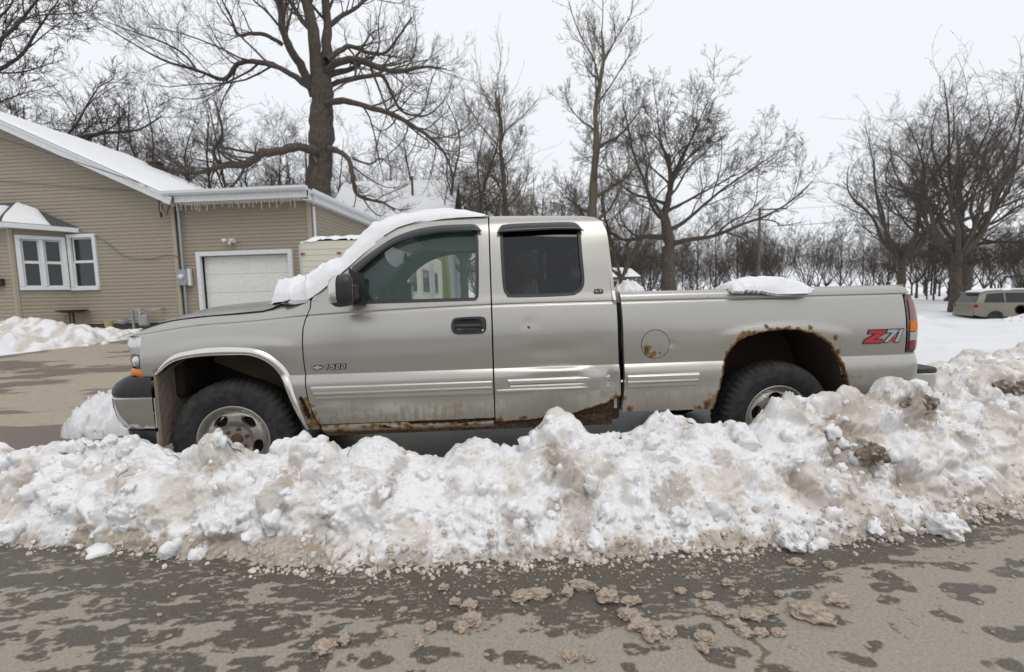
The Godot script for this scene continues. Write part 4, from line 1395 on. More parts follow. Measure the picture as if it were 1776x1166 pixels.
func lump_mesh(s: int, rows: int, segs: int, amp: float, color = null) -> ArrayMesh:
	var q := noise(s, 1.3, 3)
	var f := noise(s + 500, 4.0, 2)
	var cl := noise(s + 900, 2.6, 1, FastNoiseLite.TYPE_CELLULAR)
	var P := PackedVector3Array()
	var C := PackedColorArray()
	for j in rows:
		var b := PI * (float(j) / (rows - 1) - .5)
		for i in segs + 1:
			var a := TAU * (i % segs) / segs
			var d := Vector3(cos(b) * cos(a), sin(b), cos(b) * sin(a))
			P.append(d * (1.0 + amp * q.get_noise_3dv(d * .9) * 1.4 + amp * .9 * (bump(cl, d) - .6) + amp * .3 * f.get_noise_3dv(d)))
			if color != null:
				var k := 1.0 + .55 * f.get_noise_3dv(d * 2.0) + .35 * (bump(cl, d) - .6)
				C.append(Color(color.r * k, color.g * k, color.b * k))
	var mb := MB.new()
	mb.grid(P, segs + 1, rows, true, C)
	return mb.mesh()

# pieces of slush and snow on the road: [x, z, length, width, height, turn, kind]
func build_road_pieces() -> void:
	var slush := []
	for k in 6: slush.append(lump_mesh(90 + k, 25, 34, .5, Color(.44, .36, .285)))
	var white := []
	for k in 3: white.append(lump_mesh(120 + k, 27, 36, .42, Color(.78, .775, .77)))
	var list := SLUSH
	var rng := RandomNumberGenerator.new()
	rng.seed = 11
	for i in list.size():
		var a: Array = list[i]
		var m := MeshInstance3D.new()
		var w: float = a[2] * (.5 if a[4] == 3 else .40)
		var dpt: float = a[3] * (.5 if a[4] == 3 else .38)
		var kind: int = a[4]
		m.mesh = white[i % 3] if kind == 3 else slush[i % 6]
		m.material_override = M.snow_painted if kind == 3 else M.slush
		var called := "snow_chunk" if kind == 3 else "slush_piece"
		m.name = numbered(called)
		var h := minf(w, dpt) * (.95 if kind == 3 else .75)
		m.transform = Transform3D(Basis(Vector3.UP, a[5]).scaled_local(Vector3(w, h, dpt)), Vector3(a[0], h * .72, a[1]))
		add_child(m)
		if kind == 3: tag(m, ["large squarish white snow chunk at the foot of the bank beside dry asphalt", "rounded white snow chunk rolled to the foot of the bank", "small white snow chunk lying on the sandy foot of the bank", "small pointed white snow chunk on the sandy foot of the bank"][a[6]], "snow")
		elif kind == 1: tag(m, "long brown slush piece fallen from a tire tread on the road", "slush", "long slush pieces on the road")
		else: tag(m, "small rounded brown slush lump on the wet road", "slush", "rounded slush lumps on the road")
	# clods of frozen dirt caught in the bank: soil lumps grown together
	for c in [["wide clod of frozen brown soil stuck in the bank behind the rear bumper", Vector3(2.40, .60, -2.70), [[-.06, .0, .06], [.02, -.03, .075], [.10, -.01, .055], [.155, .0, .035], [.05, .03, .045]]], ["dark rough soil clod embedded halfway up the bank below the rear wheel", Vector3(1.98, .36, -2.50), [[-.04, .0, .055], [.03, .02, .065], [.04, -.045, .05], [.11, -.04, .035], [-.03, -.05, .04]]], ["soil clod low in the snow pile right of the truck's tail", Vector3(3.58, .55, -3.28), [[-.05, 0.0, .07], [.05, -.03, .08], [.13, .0, .06]]]]:
		var mb := MB.new()
		var f := noise(777, 13.0, 1, FastNoiseLite.TYPE_CELLULAR)
		var f2 := noise(778, 15.0, 4)
		for q in c[2]:
			var P := PackedVector3Array()
			var C := PackedColorArray()
			for j in 21:
				var b := PI * (j / 20.0 - .5)
				for i in 29:
					var a := TAU * (i % 28) / 28
					var d := Vector3(cos(b) * cos(a), sin(b), cos(b) * sin(a))
					var o: Vector3 = Vector3(q[0], q[1], 0) + d * q[2]
					var k := bump(f, o) - .6
					var g := f2.get_noise_3dv(o)
					P.append(o + d * q[2] * (.10 * k + .55 * g))
					var col := Vector3(.30, .235, .17).lerp(Vector3(.12, .09, .065), smoothstep(-.2, .3, g + .6 * k))
					if g > .28: col = Vector3(.55, .50, .45)
					C.append(Color(col.x, col.y, col.z))
			mb.grid(P, 29, 21, true, C)
		var o := obj("soil_clod", mb, M.slush)
		o.position = c[1] + Vector3(.02, -.02, -.03)
		o.scale = Vector3(.78, .70, .7)
		tag(o, c[0], "soil")
	# tiny crumbs, uncountable
	var mm := MultiMesh.new()
	mm.transform_format = MultiMesh.TRANSFORM_3D
	mm.mesh = lump_mesh(140, 7, 9, .35, Color(.40, .34, .27))
	var xs := []
	for i in 1500:
		var x := rng.randf_range(-2.6, 2.6)
		var near := rng.randf() < .55
		var z := -look(TOE, x) + (absf(rng.randfn(0, .13)) if near else rng.randf() * .65)
		if x < -.8 and rng.randf() < .8: continue
		if x > 1.3 and rng.randf() < .6: continue
		var s := .0025 + .0065 * pow(rng.randf(), 2.5)
		xs.append(Transform3D(Basis(Vector3.UP, rng.randf() * TAU).scaled_local(Vector3(s * rng.randf_range(.8, 1.7), s * .7, s)), Vector3(x, s * .35, z)))
	mm.instance_count = xs.size()
	for i in xs.size(): mm.set_instance_transform(i, xs[i])
	var mi := MultiMeshInstance3D.new()
	mi.name = "slush_crumbs"
	mi.multimesh = mm
	mi.material_override = M.slush
	tag(mi, "scatter of tiny slush crumbs over the wet road", "slush", "", "stuff")
	add_child(mi)

func road_material() -> StandardMaterial3D:
	var W := 1600
	var H := 760
	var LX := 8.0
	var LZ := 3.4
	var col := PackedByteArray()
	var rg := PackedByteArray()
	col.resize(W * H * 3)
	rg.resize(W * H)
	var n1 := noise(201, 1.0, 4)
	var n2 := noise(202, 4.5, 4)
	var n3 := noise(203, 60.0, 2)
	var n4 := noise(204, 130.0, 1)
	var sp := noise(205, 5.5, 1, FastNoiseLite.TYPE_CELLULAR)
	sp.cellular_jitter = 1.0
	# distance from the camera's foot at which the asphalt turns from dry (nearer) to wet (towards the bank)
	var zb := ROAD_DRY
	var wet_c := Vector3(.098, .086, .071)
	var dry_c := Vector3(.30, .272, .228)
	for j in H:
		var d := (j + .5) / H * LZ            # 0 .. 3.4 m in front of the camera's foot
		for i in W:
			var x := -4.0 + (i + .5) / W * LX
			# streaks run slantwise on the left, patches on the right
			var sx := x * .8 + d * 1.1
			var sz := d * 2.0 - x * .45
			var ns := n1.get_noise_2d(sx * 2.3, sz * 2.3) + .8 * n2.get_noise_2d(sx * 1.2, sz * 1.6)
			var f := (look(zb, x) - d) * lerpf(1.3, 4.6, smoothstep(-.9, -.3, x)) + ns * lerpf(1.2, .75, smoothstep(-.9, -.3, x)) - .16 * smoothstep(-.3, -.9, x) + .35 * n1.get_noise_2d(x * .8 + 11.0, d * .8)
			var dry := smoothstep(-.07, .09, f + .22 * n2.get_noise_2d(x * 3.2, d * 5.0) + .20 * n3.get_noise_2d(x * .55, d * .55))
			# melt spots in the dry part
			var cell := sp.get_noise_2d(x * .75 + .1 * n2.get_noise_2d(x, d), d * 1.25) + 1.0
			var size := .22 + .22 * n1.get_noise_2d(x * 1.3 + 20.0, d * 1.3) + (.05 if x > -.6 else .10)
			var spot := smoothstep(.0, .05, size - cell + .05 * n2.get_noise_2d(x * 3.0, d * 3.0))
			dry *= 1.0 - spot
			# specks of dry stone heads in the wet part
			var g := n3.get_noise_2d(x, d)
			var k := n4.get_noise_2d(x, d)
			if dry < .5 and n2.get_noise_2d(x * 2.6 + 40.0, d * 7.0) > .24 and n1.get_noise_2d(x * 3.0, d * 6.0 + 7.0) > .02: dry = maxf(dry, .8)
			var c := wet_c.lerp(dry_c, dry)
			c *= 1.0 + .22 * g + .30 * k * (1.0 - .5 * dry)
			if k > .5: c = c.lerp(Vector3(.34, .29, .22), .6 * (k - .3))
			# tar crack
			var cx := .79 + .05 * sin(d * 17.0) + .03 * n2.get_noise_2d(d * 5.0, 2.0) + (1.8 - d) * .12
			if d < 1.82 and absf(x - cx) < .012 + .01 * n2.get_noise_2d(d * 9.0, 5.0): c = c.lerp(Vector3(.11, .08, .05), .75)
			var o := j * W + i
			var s := Color(maxf(c.x, 0), maxf(c.y, 0), maxf(c.z, 0)).linear_to_srgb()
			col[o * 3] = int(s.r * 255); col[o * 3 + 1] = int(s.g * 255); col[o * 3 + 2] = int(s.b * 255)
			rg[o] = int(255 * clampf(lerpf(.42, .93, dry) + .14 * g, .2, 1.0))
	var m := mat("asphalt_wet_and_dry", Color.WHITE, 1.0)
	m.albedo_texture = ImageTexture.create_from_image(Image.create_from_data(W, H, false, Image.FORMAT_RGB8, col))
	m.roughness_texture = ImageTexture.create_from_image(Image.create_from_data(W, H, false, Image.FORMAT_L8, rg))
	m.metallic_specular = .35
	m.heightmap_enabled = true
	m.heightmap_texture = m.roughness_texture
	m.heightmap_scale = .25
	return m

func build_ground() -> void:
	# terrain: one sheet, cells growing with distance
	var xs := []
	var zs := []
	var k := 0
	for i in range(-120, 121):
		var t := i / 120.0
		xs.append(signf(t) * (44.0 * absf(t) + 356.0 * pow(absf(t), 6.0)))
	for i in 261:
		var t := i / 260.0
		zs.append(12.0 - 62.0 * t - 392.0 * pow(t, 6.0))
	var q := noise(300, .35, 3)
	var q2 := noise(301, 1.6, 3)
	var P := PackedVector3Array()
	var C := PackedColorArray()
	for z in zs:
		for x in xs:
			var far := smoothstep(4.6, 6.5, -z)
			var b: float = (.05 * q.get_noise_2d(x, z) + .022 * q2.get_noise_2d(x, z)) * far
			if x < -2.2: b *= .4
			if x > 3.0:
				# old wheel ruts and drifts in the field
				b += .05 * far * q2.get_noise_2d(x * .45, z * 1.1)
				for r in [9.0, 10.6, 15.5, 17.2]: b -= .05 * exp(-pow((-z - r - .06 * x - .25 * q.get_noise_2d(x * .5, r)) / .22, 2.0)) * smoothstep(4.0, 6.0, x)
			P.append(Vector3(x, gy(x, z) + b - .02, z))
			var dirt := smoothstep(.28, .5, q.get_noise_2d(x * 1.3 + 30, z * 2.0) + .35 * q2.get_noise_2d(x * 2, z * 2))
			var c := Color(.78, .785, .80).lerp(Color(.60, .56, .51), dirt * .4)
			C.append(c)
	var mb := MB.new()
	mb.grid(P, xs.size(), zs.size(), false, C)
	struct("ground", mb, M.snow_painted)
	# road: asphalt, x along it
	mb = MB.new()
	var a := Vector3(-60, 0, 7.0)
	P = PackedVector3Array()
	var U := PackedVector2Array()
	for z in [7.0, 0.0, -3.4]:
		for i in 61:
			var x := -60.0 + i * 2.0
			P.append(Vector3(x, 0.0, z))
			U.append(Vector2((x + 4.0) / 8.0, -z / 3.4))
	mb.grid(P, 61, 3, false, PackedColorArray(), U)
	struct("road", mb, road_material())
	# asphalt pad on which the truck stands, wet
	mb = MB.new()
	P = PackedVector3Array()
	for j in 9:
		for i in 13:
			var x := lerpf(-6.0, 3.4, i / 12.0)
			var z := lerpf(-3.38, -6.2, j / 8.0)
			P.append(Vector3(x, maxf(gy(x, z), 0.0) + .004, z))
	mb.grid(P, 13, 9)
	struct("parking_pad", mb, M.wet_pad)
	# driveway from the road up to the garage
	mb = MB.new()
	P = PackedVector3Array()
	U = PackedVector2Array()
	for j in 29:
		var z := lerpf(-3.0, -13.4, j / 28.0)
		for i in 21:
			var s := i / 20.0
			var l := look([[3.0, -12.5], [6.0, -12.0], [8.5, -11.6], [10.0, -9.9], [11.2, -9.0], [13.4, -8.9]], -z)
			var x := lerpf(l, look([[3.0, -2.6], [5.0, -2.2], [9.0, -4.4], [13.4, -5.4]], -z), s)
			P.append(Vector3(x, maxf(gy(x, z), 0.0) + .012, z))
			U.append(Vector2((x + 13.0) / 11.0, (-z - 3.0) / 11.0))
	mb.grid(P, 21, 29, false, PackedColorArray(), U)
	struct("driveway", mb, driveway_material())

func driveway_material() -> StandardMaterial3D:
	var W := 512
	var n1 := noise(221, .9, 4)
	var n2 := noise(222, 8.0, 3)
	var n3 := noise(223, 40.0, 2)
	var col := PackedByteArray()
	var rg := PackedByteArray()
	col.resize(W * W * 3)
	rg.resize(W * W)
	for j in W:
		var d := 3.0 + (j + .5) / W * 11.0
		for i in W:
			var x := -13.0 + (i + .5) / W * 11.0
			# melt runs lie along x, slightly slanted
			var f := n1.get_noise_2d(x * .22 + d * .12, d * .95 - x * .12) + .25 * n1.get_noise_2d(x * 1.2, d * 3.0)
			var wet := smoothstep(-.04, .10, f + (.26 if d < 5.0 else -.06) + .10 * n2.get_noise_2d(x, d))
			var c := Vector3(.335, .285, .228).lerp(Vector3(.15, .122, .098), wet)
			c *= 1.0 + .12 * n2.get_noise_2d(x, d) + .15 * n3.get_noise_2d(x, d)
			var s := Color(c.x, c.y, c.z).linear_to_srgb()
			var o := j * W + i
			col[o * 3] = int(s.r * 255); col[o * 3 + 1] = int(s.g * 255); col[o * 3 + 2] = int(s.b * 255)
			rg[o] = int(255 * lerpf(.92, .55, wet))
	var m := mat("driveway_concrete", Color.WHITE, 1.0)
	m.albedo_texture = ImageTexture.create_from_image(Image.create_from_data(W, W, false, Image.FORMAT_RGB8, col))
	m.roughness_texture = ImageTexture.create_from_image(Image.create_from_data(W, W, false, Image.FORMAT_L8, rg))
	return m

# heap of snow on an oval footprint, lumpy; dirt where noise says
func heap(called: String, label: String, at: Vector3, rx: float, rz: float, h: float, s: int, dirt := .4, lump := .08, turn := 0.0, cells := 70, parent: Node = null) -> MeshInstance3D:
	var q1 := noise(s, 2.2 / maxf(rx, rz) * 1.4, 3)
	var q2 := noise(s + 1, 3.2, 1, FastNoiseLite.TYPE_CELLULAR)
	var q3 := noise(s + 2, 9.0, 1, FastNoiseLite.TYPE_CELLULAR)
	var q4 := noise(s + 3, 2.6, 4)
	var P := PackedVector3Array()
	var C := PackedColorArray()
	for j in cells:
		for i in cells:
			var u := lerpf(-1, 1, i / float(cells - 1))
			var v := lerpf(-1, 1, j / float(cells - 1))
			var x := u * sqrt(1 - v * v * .5) * rx
			var z := v * sqrt(1 - u * u * .5) * rz
			var r := sqrt(pow(x / rx, 2) + pow(z / rz, 2))
			r = clampf(r + .12 * q1.get_noise_2d(x * 2.0, z * 2.0), 0, 1)
			var p := Vector3(x, 0, z) + at
			var land := gy(p.x, p.z) - gy(at.x, at.z) if parent == null and label.find("bed") < 0 else 0.0
			var prof := pow(maxf(0.0, 1.0 - r * r), .85)
			var y := h * prof * (1.0 + .45 * q1.get_noise_2d(x, z))
			y += lump * minf(prof * 2.0, 1.0) * (bump(q2, p) - .5 + .45 * (bump(q3, p) - .5))
			P.append(Vector3(x, land + y - .12 * smoothstep(.88, .98, r) - (.3 if r > .98 else 0.0), z))
			var d := smoothstep(.05, .45, q4.get_noise_3dv(p * 1.2) + dirt - .25)
			C.append(Color(.79, .79, .805).lerp(Color(.50, .42, .335), d * .7))
	var mb := MB.new()
	mb.grid(P, cells, cells, true, C)
	var o := obj(called, mb, M.snow_painted, parent)
	o.position = at
	o.rotation.y = turn
	if label: tag(o, label, "snow")
	return o

func snow_on_truck() -> void:
	var base := Transform3D(Basis(Vector3.UP, .0556), Vector3(-1.8146, 0, -2.8312))
	var q := noise(401, 5.0, 3)
	var q2 := noise(402, 13.0, 2)
	# windscreen and roof: [x, y of the surface at the near edge, z of the near edge, thickness, forward bulge]
	var st := [[.185, 1.20, -.34, .0, 0.0], [.19, 1.27, -.33, .10, 0.0], [.215, 1.285, -.31, .165, 0.0], [.28, 1.29, -.28, .155, 0.0], [.36, 1.292, -.22, .125, 0.0], [.44, 1.295, -.16, .13, -.02], [.52, 1.295, -.10, .16, -.05], [.60, 1.345, -.09, .175, -.07], [.68, 1.412, -.105, .15, -.08], [.74, 1.468, -.12, .095, -.09], [.80, 1.522, -.14, .11, -.09], [.87, 1.586, -.16, .14, -.09], [.95, 1.655, -.19, .145, -.09], [1.03, 1.712, -.215, .125, -.08], [1.12, 1.762, -.24, .105, -.06], [1.25, 1.80, -.265, .09, -.03], [1.38, 1.822, -.28, .078, 0.0], [1.50, 1.831, -.285, .06, 0.0], [1.60, 1.834, -.285, .036, 0.0], [1.67, 1.835, -.285, .012, 0.0], [1.70, 1.835, -.285, -.012, 0.0]]
	var fine := []
	for i in st.size() - 1:
		for k in 5:
			var r := []
			for c in 5: r.append(lerpf(st[i][c], st[i + 1][c], k / 5.0))
			fine.append(r)
	fine.append(st[st.size() - 1])
	var nw := 110
	var P := PackedVector3Array()
	for r in fine:
		for i in nw:
			var w := i / float(nw - 1)
			var s := absf(2 * w - 1)
			var z := lerpf(r[2], -1.98 - r[2], w)
			var e: float = minf(w, 1.0 - w) * (1.98 + 2 * r[2])
			var rim := sqrt(clampf(e / .10, 0, 1)) * .8 + .2 * clampf(e / .45, 0, 1)
			var x: float = r[0] + r[4] * (1 - s * s)
			var n := q.get_noise_2d(x * 1.2, z * 1.2) + (.5 * q2.get_noise_2d(x * .6, z * .6) if r[0] < 1.0 else 0.0)
			var th: float = r[3] * rim * (1.0 + (.22 if r[0] < .95 else .2) * n) + .006 * q2.get_noise_2d(x * 2.0, z * 2.0) * rim
			var crown := .045 * (1 - pow(s, 2.6)) if r[0] > 1.0 else .03 * (1 - s * s)
			P.append(Vector3(x - th * (.5 if r[0] > .5 and r[0] < 1.1 else .05) * .35, r[1] + crown + th - .006 * float(e < .002), z))
	var mb := MB.new()
	mb.grid(P, nw, fine.size(), false)
	# underside so that the cap is a body
	var B := PackedVector3Array()
	for j in fine.size():
		for i in nw:
			var p := P[j * nw + i]
			var s := absf(2.0 * i / (nw - 1) - 1)
			var crown: float = .045 * (1 - pow(s, 2.6)) if fine[j][0] > 1.0 else .03 * (1 - s * s)
			B.append(Vector3(p.x, minf(p.y, fine[j][1] + crown + .004), p.z))
	mb.grid(B, nw, fine.size(), true)
	var o := obj("roof_snow_cap", mb, M.snow_clean)
	o.transform = base
	tag(o, "thick snow cap over the pickup truck's windscreen and front roof", "snow")
	# pad draped over the bed rail
	P = PackedVector3Array()
	var nx := 60
	var nz := 34
	for j in nz:
		var v := j / float(nz - 1)
		for i in nx:
			var u := i / float(nx - 1)
			var x := lerpf(3.285, 3.825, u)
			var front := .0 - .10 * smoothstep(.2, .85, u) * (1.0 - smoothstep(.86, 1.0, u)) - .02 * q.get_noise_1d(u * 9.0)
			var z := lerpf(.02 + .014 * sin(u * 9.0), -.30, v)
			var b := sqrt(maxf(0.0, sin(PI * pow(u, .85)))) * pow(maxf(0.0, sin(PI * clampf(v, 0, 1))), .45)
			var y := 1.294 + .078 * b * (1.0 + .15 * q.get_noise_2d(x * 2, z * 2))
			if z > -.10:
				var drop := smoothstep(-.10, .02, z)
				y += front * drop * .55 - .018 * drop
				y = maxf(y, 1.25)
				z = -.10 + (z + .10) * .75
			P.append(Vector3(x + .012 * q2.get_noise_2d(v * 3.0, u), y, z))
	mb = MB.new()
	mb.grid(P, nx, nz, false)
	B = PackedVector3Array()
	for p in P: B.append(Vector3(p.x, minf(p.y, 1.2945 if p.z < -.09 else p.y - .012), p.z - (.0 if p.z < -.09 else .012)))
	mb.grid(B, nx, nz, true)
	o = obj("rail_snow_pad", mb, M.snow_clean)
	o.transform = base
	tag(o, "rounded pad of snow draped over the pickup bed rail", "snow")
	# snow lying in the bed
	P = PackedVector3Array()
	for j in 40:
		for i in 50:
			var x := lerpf(2.58, 4.52, i / 49.0)
			var z := lerpf(-.18, -1.80, j / 39.0)
			P.append(Vector3(x, 1.16 + .12 * smoothstep(2.85, 2.58, x) + .05 * q.get_noise_2d(x * .6, z * .6) + .025 * q2.get_noise_2d(x, z), z))
	mb = MB.new()
	mb.grid(P, 50, 40, false)
	o = obj("bed_snow", mb, M.snow_clean)
	o.transform = base
	tag(o, "layer of snow filling the pickup's cargo bed", "snow")
	var hp := heap("bed_snow_mound", "small snow mound behind the cab at the bed's front corner", Vector3.ZERO, .13, .14, .09, 410, .1, .02, 0.0, 36)
	hp.transform = base * Transform3D(Basis(), Vector3(2.64, 1.255, -.22))

# ---------------------------------------------------------------- the house on the left
# lap siding over a wall outline (x, y); facing +z
func siding(mb: MB, outline: PackedVector2Array, holes: Array, course := .1016, y0 := .78) -> void:
	var lo := outline[0]
	var hi := outline[0]
	for p in outline:
		lo = lo.min(p); hi = hi.max(p)
	var k := int(floor((lo.y - y0) / course))
	var y := y0 + k * course
	while y < hi.y:
		var strip := PackedVector2Array([Vector2(lo.x - 1, y), Vector2(hi.x + 1, y), Vector2(hi.x + 1, y + course), Vector2(lo.x - 1, y + course)])
		var polys: Array = Geometry2D.intersect_polygons(strip, outline)
		for h in holes:
			var nextp := []
			for p in polys:
				for r in Geometry2D.clip_polygons(p, h): nextp.append(r)
			polys = nextp
		for p in polys:
			var t := Geometry2D.triangulate_polygon(p)
			var f := func(q: Vector2) -> Vector3: return Vector3(q.x, q.y, .016 * (1.0 - (q.y - y) / course))
			for i in range(0, t.size(), 3):
				var nn := Vector3(0, .156, 1)
				mb.trin([f.call(p[t[i]]), f.call(p[t[i + 1]]), f.call(p[t[i + 2]])], [nn, nn, nn])
			for i in p.size():
				var a: Vector2 = p[i]
				var b: Vector2 = p[(i + 1) % p.size()]
				if absf(a.y - y) < .001 and absf(b.y - y) < .001:
					mb._face([Vector3(a.x, y, .016), Vector3(b.x, y, .016), Vector3(b.x, y, -.002), Vector3(a.x, y, -.002)], Vector3(0, -1, 0))
		y += course

func rect(x0: float, y0: float, x1: float, y1: float) -> PackedVector2Array:
	return PackedVector2Array([Vector2(x0, y0), Vector2(x1, y0), Vector2(x1, y1), Vector2(x0, y1)])

# a double-hung window in the wall plane: outer trim x0..x1, y0..y1
func house_window(parent: Node3D, xf: Transform3D, x0: float, y0: float, x1: float, y1: float, lights: int) -> void:
	var w := Node3D.new()
	w.name = "window"
	parent.add_child(w, true)
	w.transform = xf
	var tr := .10
	var mb := MB.new()
	mb.box(Vector3((x0 + x1) * .5, y1 - tr * .5, .03), Vector3(x1 - x0, tr, .07), .006)
	mb.box(Vector3((x0 + x1) * .5, y0 + tr * .45, .035), Vector3(x1 - x0, tr * .9, .09), .006)
	mb.box(Vector3(x0 + tr * .5, (y0 + y1) * .5, .028), Vector3(tr, y1 - y0 - 2 * tr + .004, .066), .006)
	mb.box(Vector3(x1 - tr * .5, (y0 + y1) * .5, .028), Vector3(tr, y1 - y0 - 2 * tr + .004, .066), .006)
	var each := (x1 - x0 - 2 * tr - (lights - 1) * .09) / lights
	for k in lights - 1:
		mb.box(Vector3(x0 + tr + each * (k + 1) + .09 * (k + .5), (y0 + y1) * .5, .026), Vector3(.088, y1 - y0 - 2 * tr + .004, .06), .005)
	obj("frame", mb, M.white_trim, w)
	for k in lights:
		var a := x0 + tr + k * (each + .09)
		var ym := (y0 + y1) * .5 + .02
		for half in 2:
			var b0 := y0 + tr * .9 if half == 0 else ym
			var b1 := ym if half == 0 else y1 - tr
			mb = MB.new()
			var zz := -.005 if half == 0 else -.03
			var s := .038
			mb.box(Vector3(a + each * .5, b0 + s * .5, zz), Vector3(each, s, .03), .003)
			mb.box(Vector3(a + each * .5, b1 - s * .5, zz), Vector3(each, s, .03), .003)
			mb.box(Vector3(a + s * .5, (b0 + b1) * .5, zz), Vector3(s, b1 - b0 - 2 * s, .029), .003)
			mb.box(Vector3(a + each - s * .5, (b0 + b1) * .5, zz), Vector3(s, b1 - b0 - 2 * s, .029), .003)
			obj("sash", mb, M.white_trim, w)
			mb = MB.new()
			mb.box(Vector3(a + each * .5, (b0 + b1) * .5, zz - .006), Vector3(each - 2 * s + .01, b1 - b0 - 2 * s + .01, .006))
			obj("pane", mb, M.house_glass, w)
	mb = MB.new()
	var P := PackedVector3Array()
	for j in 2:
		for i in 60:
			var u := i / 59.0
			P.append(Vector3(lerpf(x0 + tr * .6, x1 - tr * .6, u), y0 + tr * .5 if j == 0 else y1 - tr * .5, -.13 + .014 * sin(u * 70.0 * (x1 - x0))))
	mb.grid(P, 60, 2)
	obj("curtain", mb, M.curtain, w)

func build_house() -> void:
	var h := thing("tan_house", "tan vinyl sided house with attached garage and bay window", "house", Vector3(-9.396, 0, -13.25), -.07)
	var SL := .472
	# gable wall
	var apex := Vector2(-6.2, 4.14 + SL * 6.2)
	var gable := PackedVector2Array([Vector2(-12.4, .80), Vector2(0, .80), Vector2(0, 4.14), apex, Vector2(-12.4, 4.14)])
	var w1 := rect(-3.30, 1.80, -2.46, 3.36)
	var mb := MB.new()
	siding(mb, gable, [w1, rect(-6.9, .5, -3.33, 3.62)])
	tag(obj("gable_siding", mb, M.siding, h), "", "", "", "stuff")
	mb = MB.new()
	mb.xf = Transform3D(Basis(), Vector3(0, 0, -.05))
	siding(mb, PackedVector2Array([Vector2(.0, .62), Vector2(3.9, .62), Vector2(3.9, 4.16), Vector2(0, 4.16)]), [rect(.57, .4, 3.30, 2.72)])
	tag(obj("garage_siding", mb, M.siding, h), "", "", "", "stuff")
	# side wall facing +x
	mb = MB.new()
	mb.xf = Transform3D(Basis(Vector3.UP, PI / 2), Vector3(3.9, 0, -.05))
	siding(mb, PackedVector2Array([Vector2(0, .62), Vector2(7.0, .62), Vector2(7.0, 4.10), Vector2(0, 4.10)]), [])
	tag(obj("side_siding", mb, M.siding, h), "", "", "", "stuff")
	# shell behind the siding: keeps the inside dark
	mb = MB.new()
	mb.box(Vector3(-6.2, 2.3, -2.75), Vector3(12.3, 3.6, 5.0), 0.0)
	mb.box(Vector3(1.95, 2.3, -3.9), Vector3(3.8, 3.6, 6.9), 0.0)
	obj("inner_shell", mb, M.inner_plaster, h)
	# foundation
	mb = MB.new()
	mb.box(Vector3(-6.2, .38, -2.55), Vector3(12.36, .84, 5.06), .01)
	mb.box(Vector3(1.95, .3, -3.6), Vector3(3.86, .66, 6.98), .01)
	obj("foundation", mb, M.foundation, h)
	# corner posts
	for q in [[-.06, .80, 4.12, .012, .11], [3.87, .62, 4.10, -.035, .11]]:
		mb = MB.new()
		mb.box(Vector3(q[0], (q[1] + q[2]) * .5, q[3]), Vector3(q[4], q[2] - q[1], .06), .008)
		obj("corner_post", mb, M.siding_post, h)
	# main roof, two slopes, with thickness
	for s in [1.0, -1.0]:
		mb = MB.new()
		var ex := 0.32 if s > 0 else -12.72
		var ey := 4.14 - SL * .32 + .22
		var rx := apex.x
		var ry := apex.y + .22
		var z0 := .42
		var z1 := -5.4
		var a := Vector3(ex, ey, z0)
		var b := Vector3(rx, ry, z0)
		var c := Vector3(rx, ry, z1)
		var d := Vector3(ex, ey, z1)
		var dn := Vector3(0, -.14, 0)
		mb.quad(a, b, c, d)
		mb.quad(a + dn, d + dn, c + dn, b + dn)
		mb.quad(a, a + dn, b + dn, b)
		mb.quad(d, c, c + dn, d + dn)
		mb.quad(a, d, d + dn, a + dn)
		obj("roof_slope", mb, M.shingle, h)
		# white rake board in front, soffit under the overhang
		mb = MB.new()
		var al := (b - a).normalized()
		var up := Vector3(-al.y, al.x, 0) * signf(al.x) * -1.0
		if up.y < 0: up = -up
		var ln := a.distance_to(b)
		var rb := Basis(al, up, al.cross(up))
		mb.box((a + b) * .5 - up * .13 + Vector3(0, 0, .012), Vector3(ln, .19, .03), .004, rb)
		mb.box((a + b) * .5 - up * .045 + Vector3(0, 0, .03), Vector3(ln, .07, .03), .004, rb)
		obj("rake_board", mb, M.white_trim, h)
		mb = MB.new()
		mb.box((a + b) * .5 - up * .20 + Vector3(0, 0, -.2), Vector3(ln, .02, .42), .0, rb)
		obj("soffit", mb, M.white_trim, h)
	# snow on the slope seen from the street
	var P := PackedVector3Array()
	var q := noise(501, .9, 3)
	for j in 40:
		for i in 60:
			var u := i / 59.0
			var v := j / 39.0
			var x := lerpf(.34, apex.x, u)
			var z := lerpf(.43, -5.42, v)
			var e := minf(minf(u * 7.0, v * 5.8), (1.0 - v) * 5.8)
			var rim := sqrt(clampf(e / .12, 0.0, 1.0))
			P.append(Vector3(x, 4.14 + .22 - SL * x + .004 + rim * (.07 + .03 * q.get_noise_2d(x, z)), z))
	mb = MB.new()
	mb.grid(P, 60, 40, true)
	var sn := obj("roof_snow", mb, M.snow_clean)
	sn.transform = h.transform
	tag(sn, "smooth snow sheet on the main gable roof of the tan house", "snow")
	# garage roof: flat with deep white fascia and gutter
	mb = MB.new()
	mb.box(Vector3(2.02, 4.20, -3.35), Vector3(4.1, .12, 7.2), .01)
	obj("garage_roof", mb, M.shingle, h)
	mb = MB.new()
	mb.box(Vector3(2.02, 4.08, .17), Vector3(4.12, .02, .45), .0)
	obj("garage_soffit", mb, M.white_trim, h)
	mb = MB.new()
	mb.box(Vector3(2.06, 4.17, .375), Vector3(3.98, .19, .03), .005)
	mb.box(Vector3(4.085, 4.10, -3.35), Vector3(.03, .18, 7.4), .005)
	mb.box(Vector3(3.99, 4.02, -3.3), Vector3(.16, .03, 7.3), .004)
	obj("fascia", mb, M.white_trim, h)
	mb = MB.new()
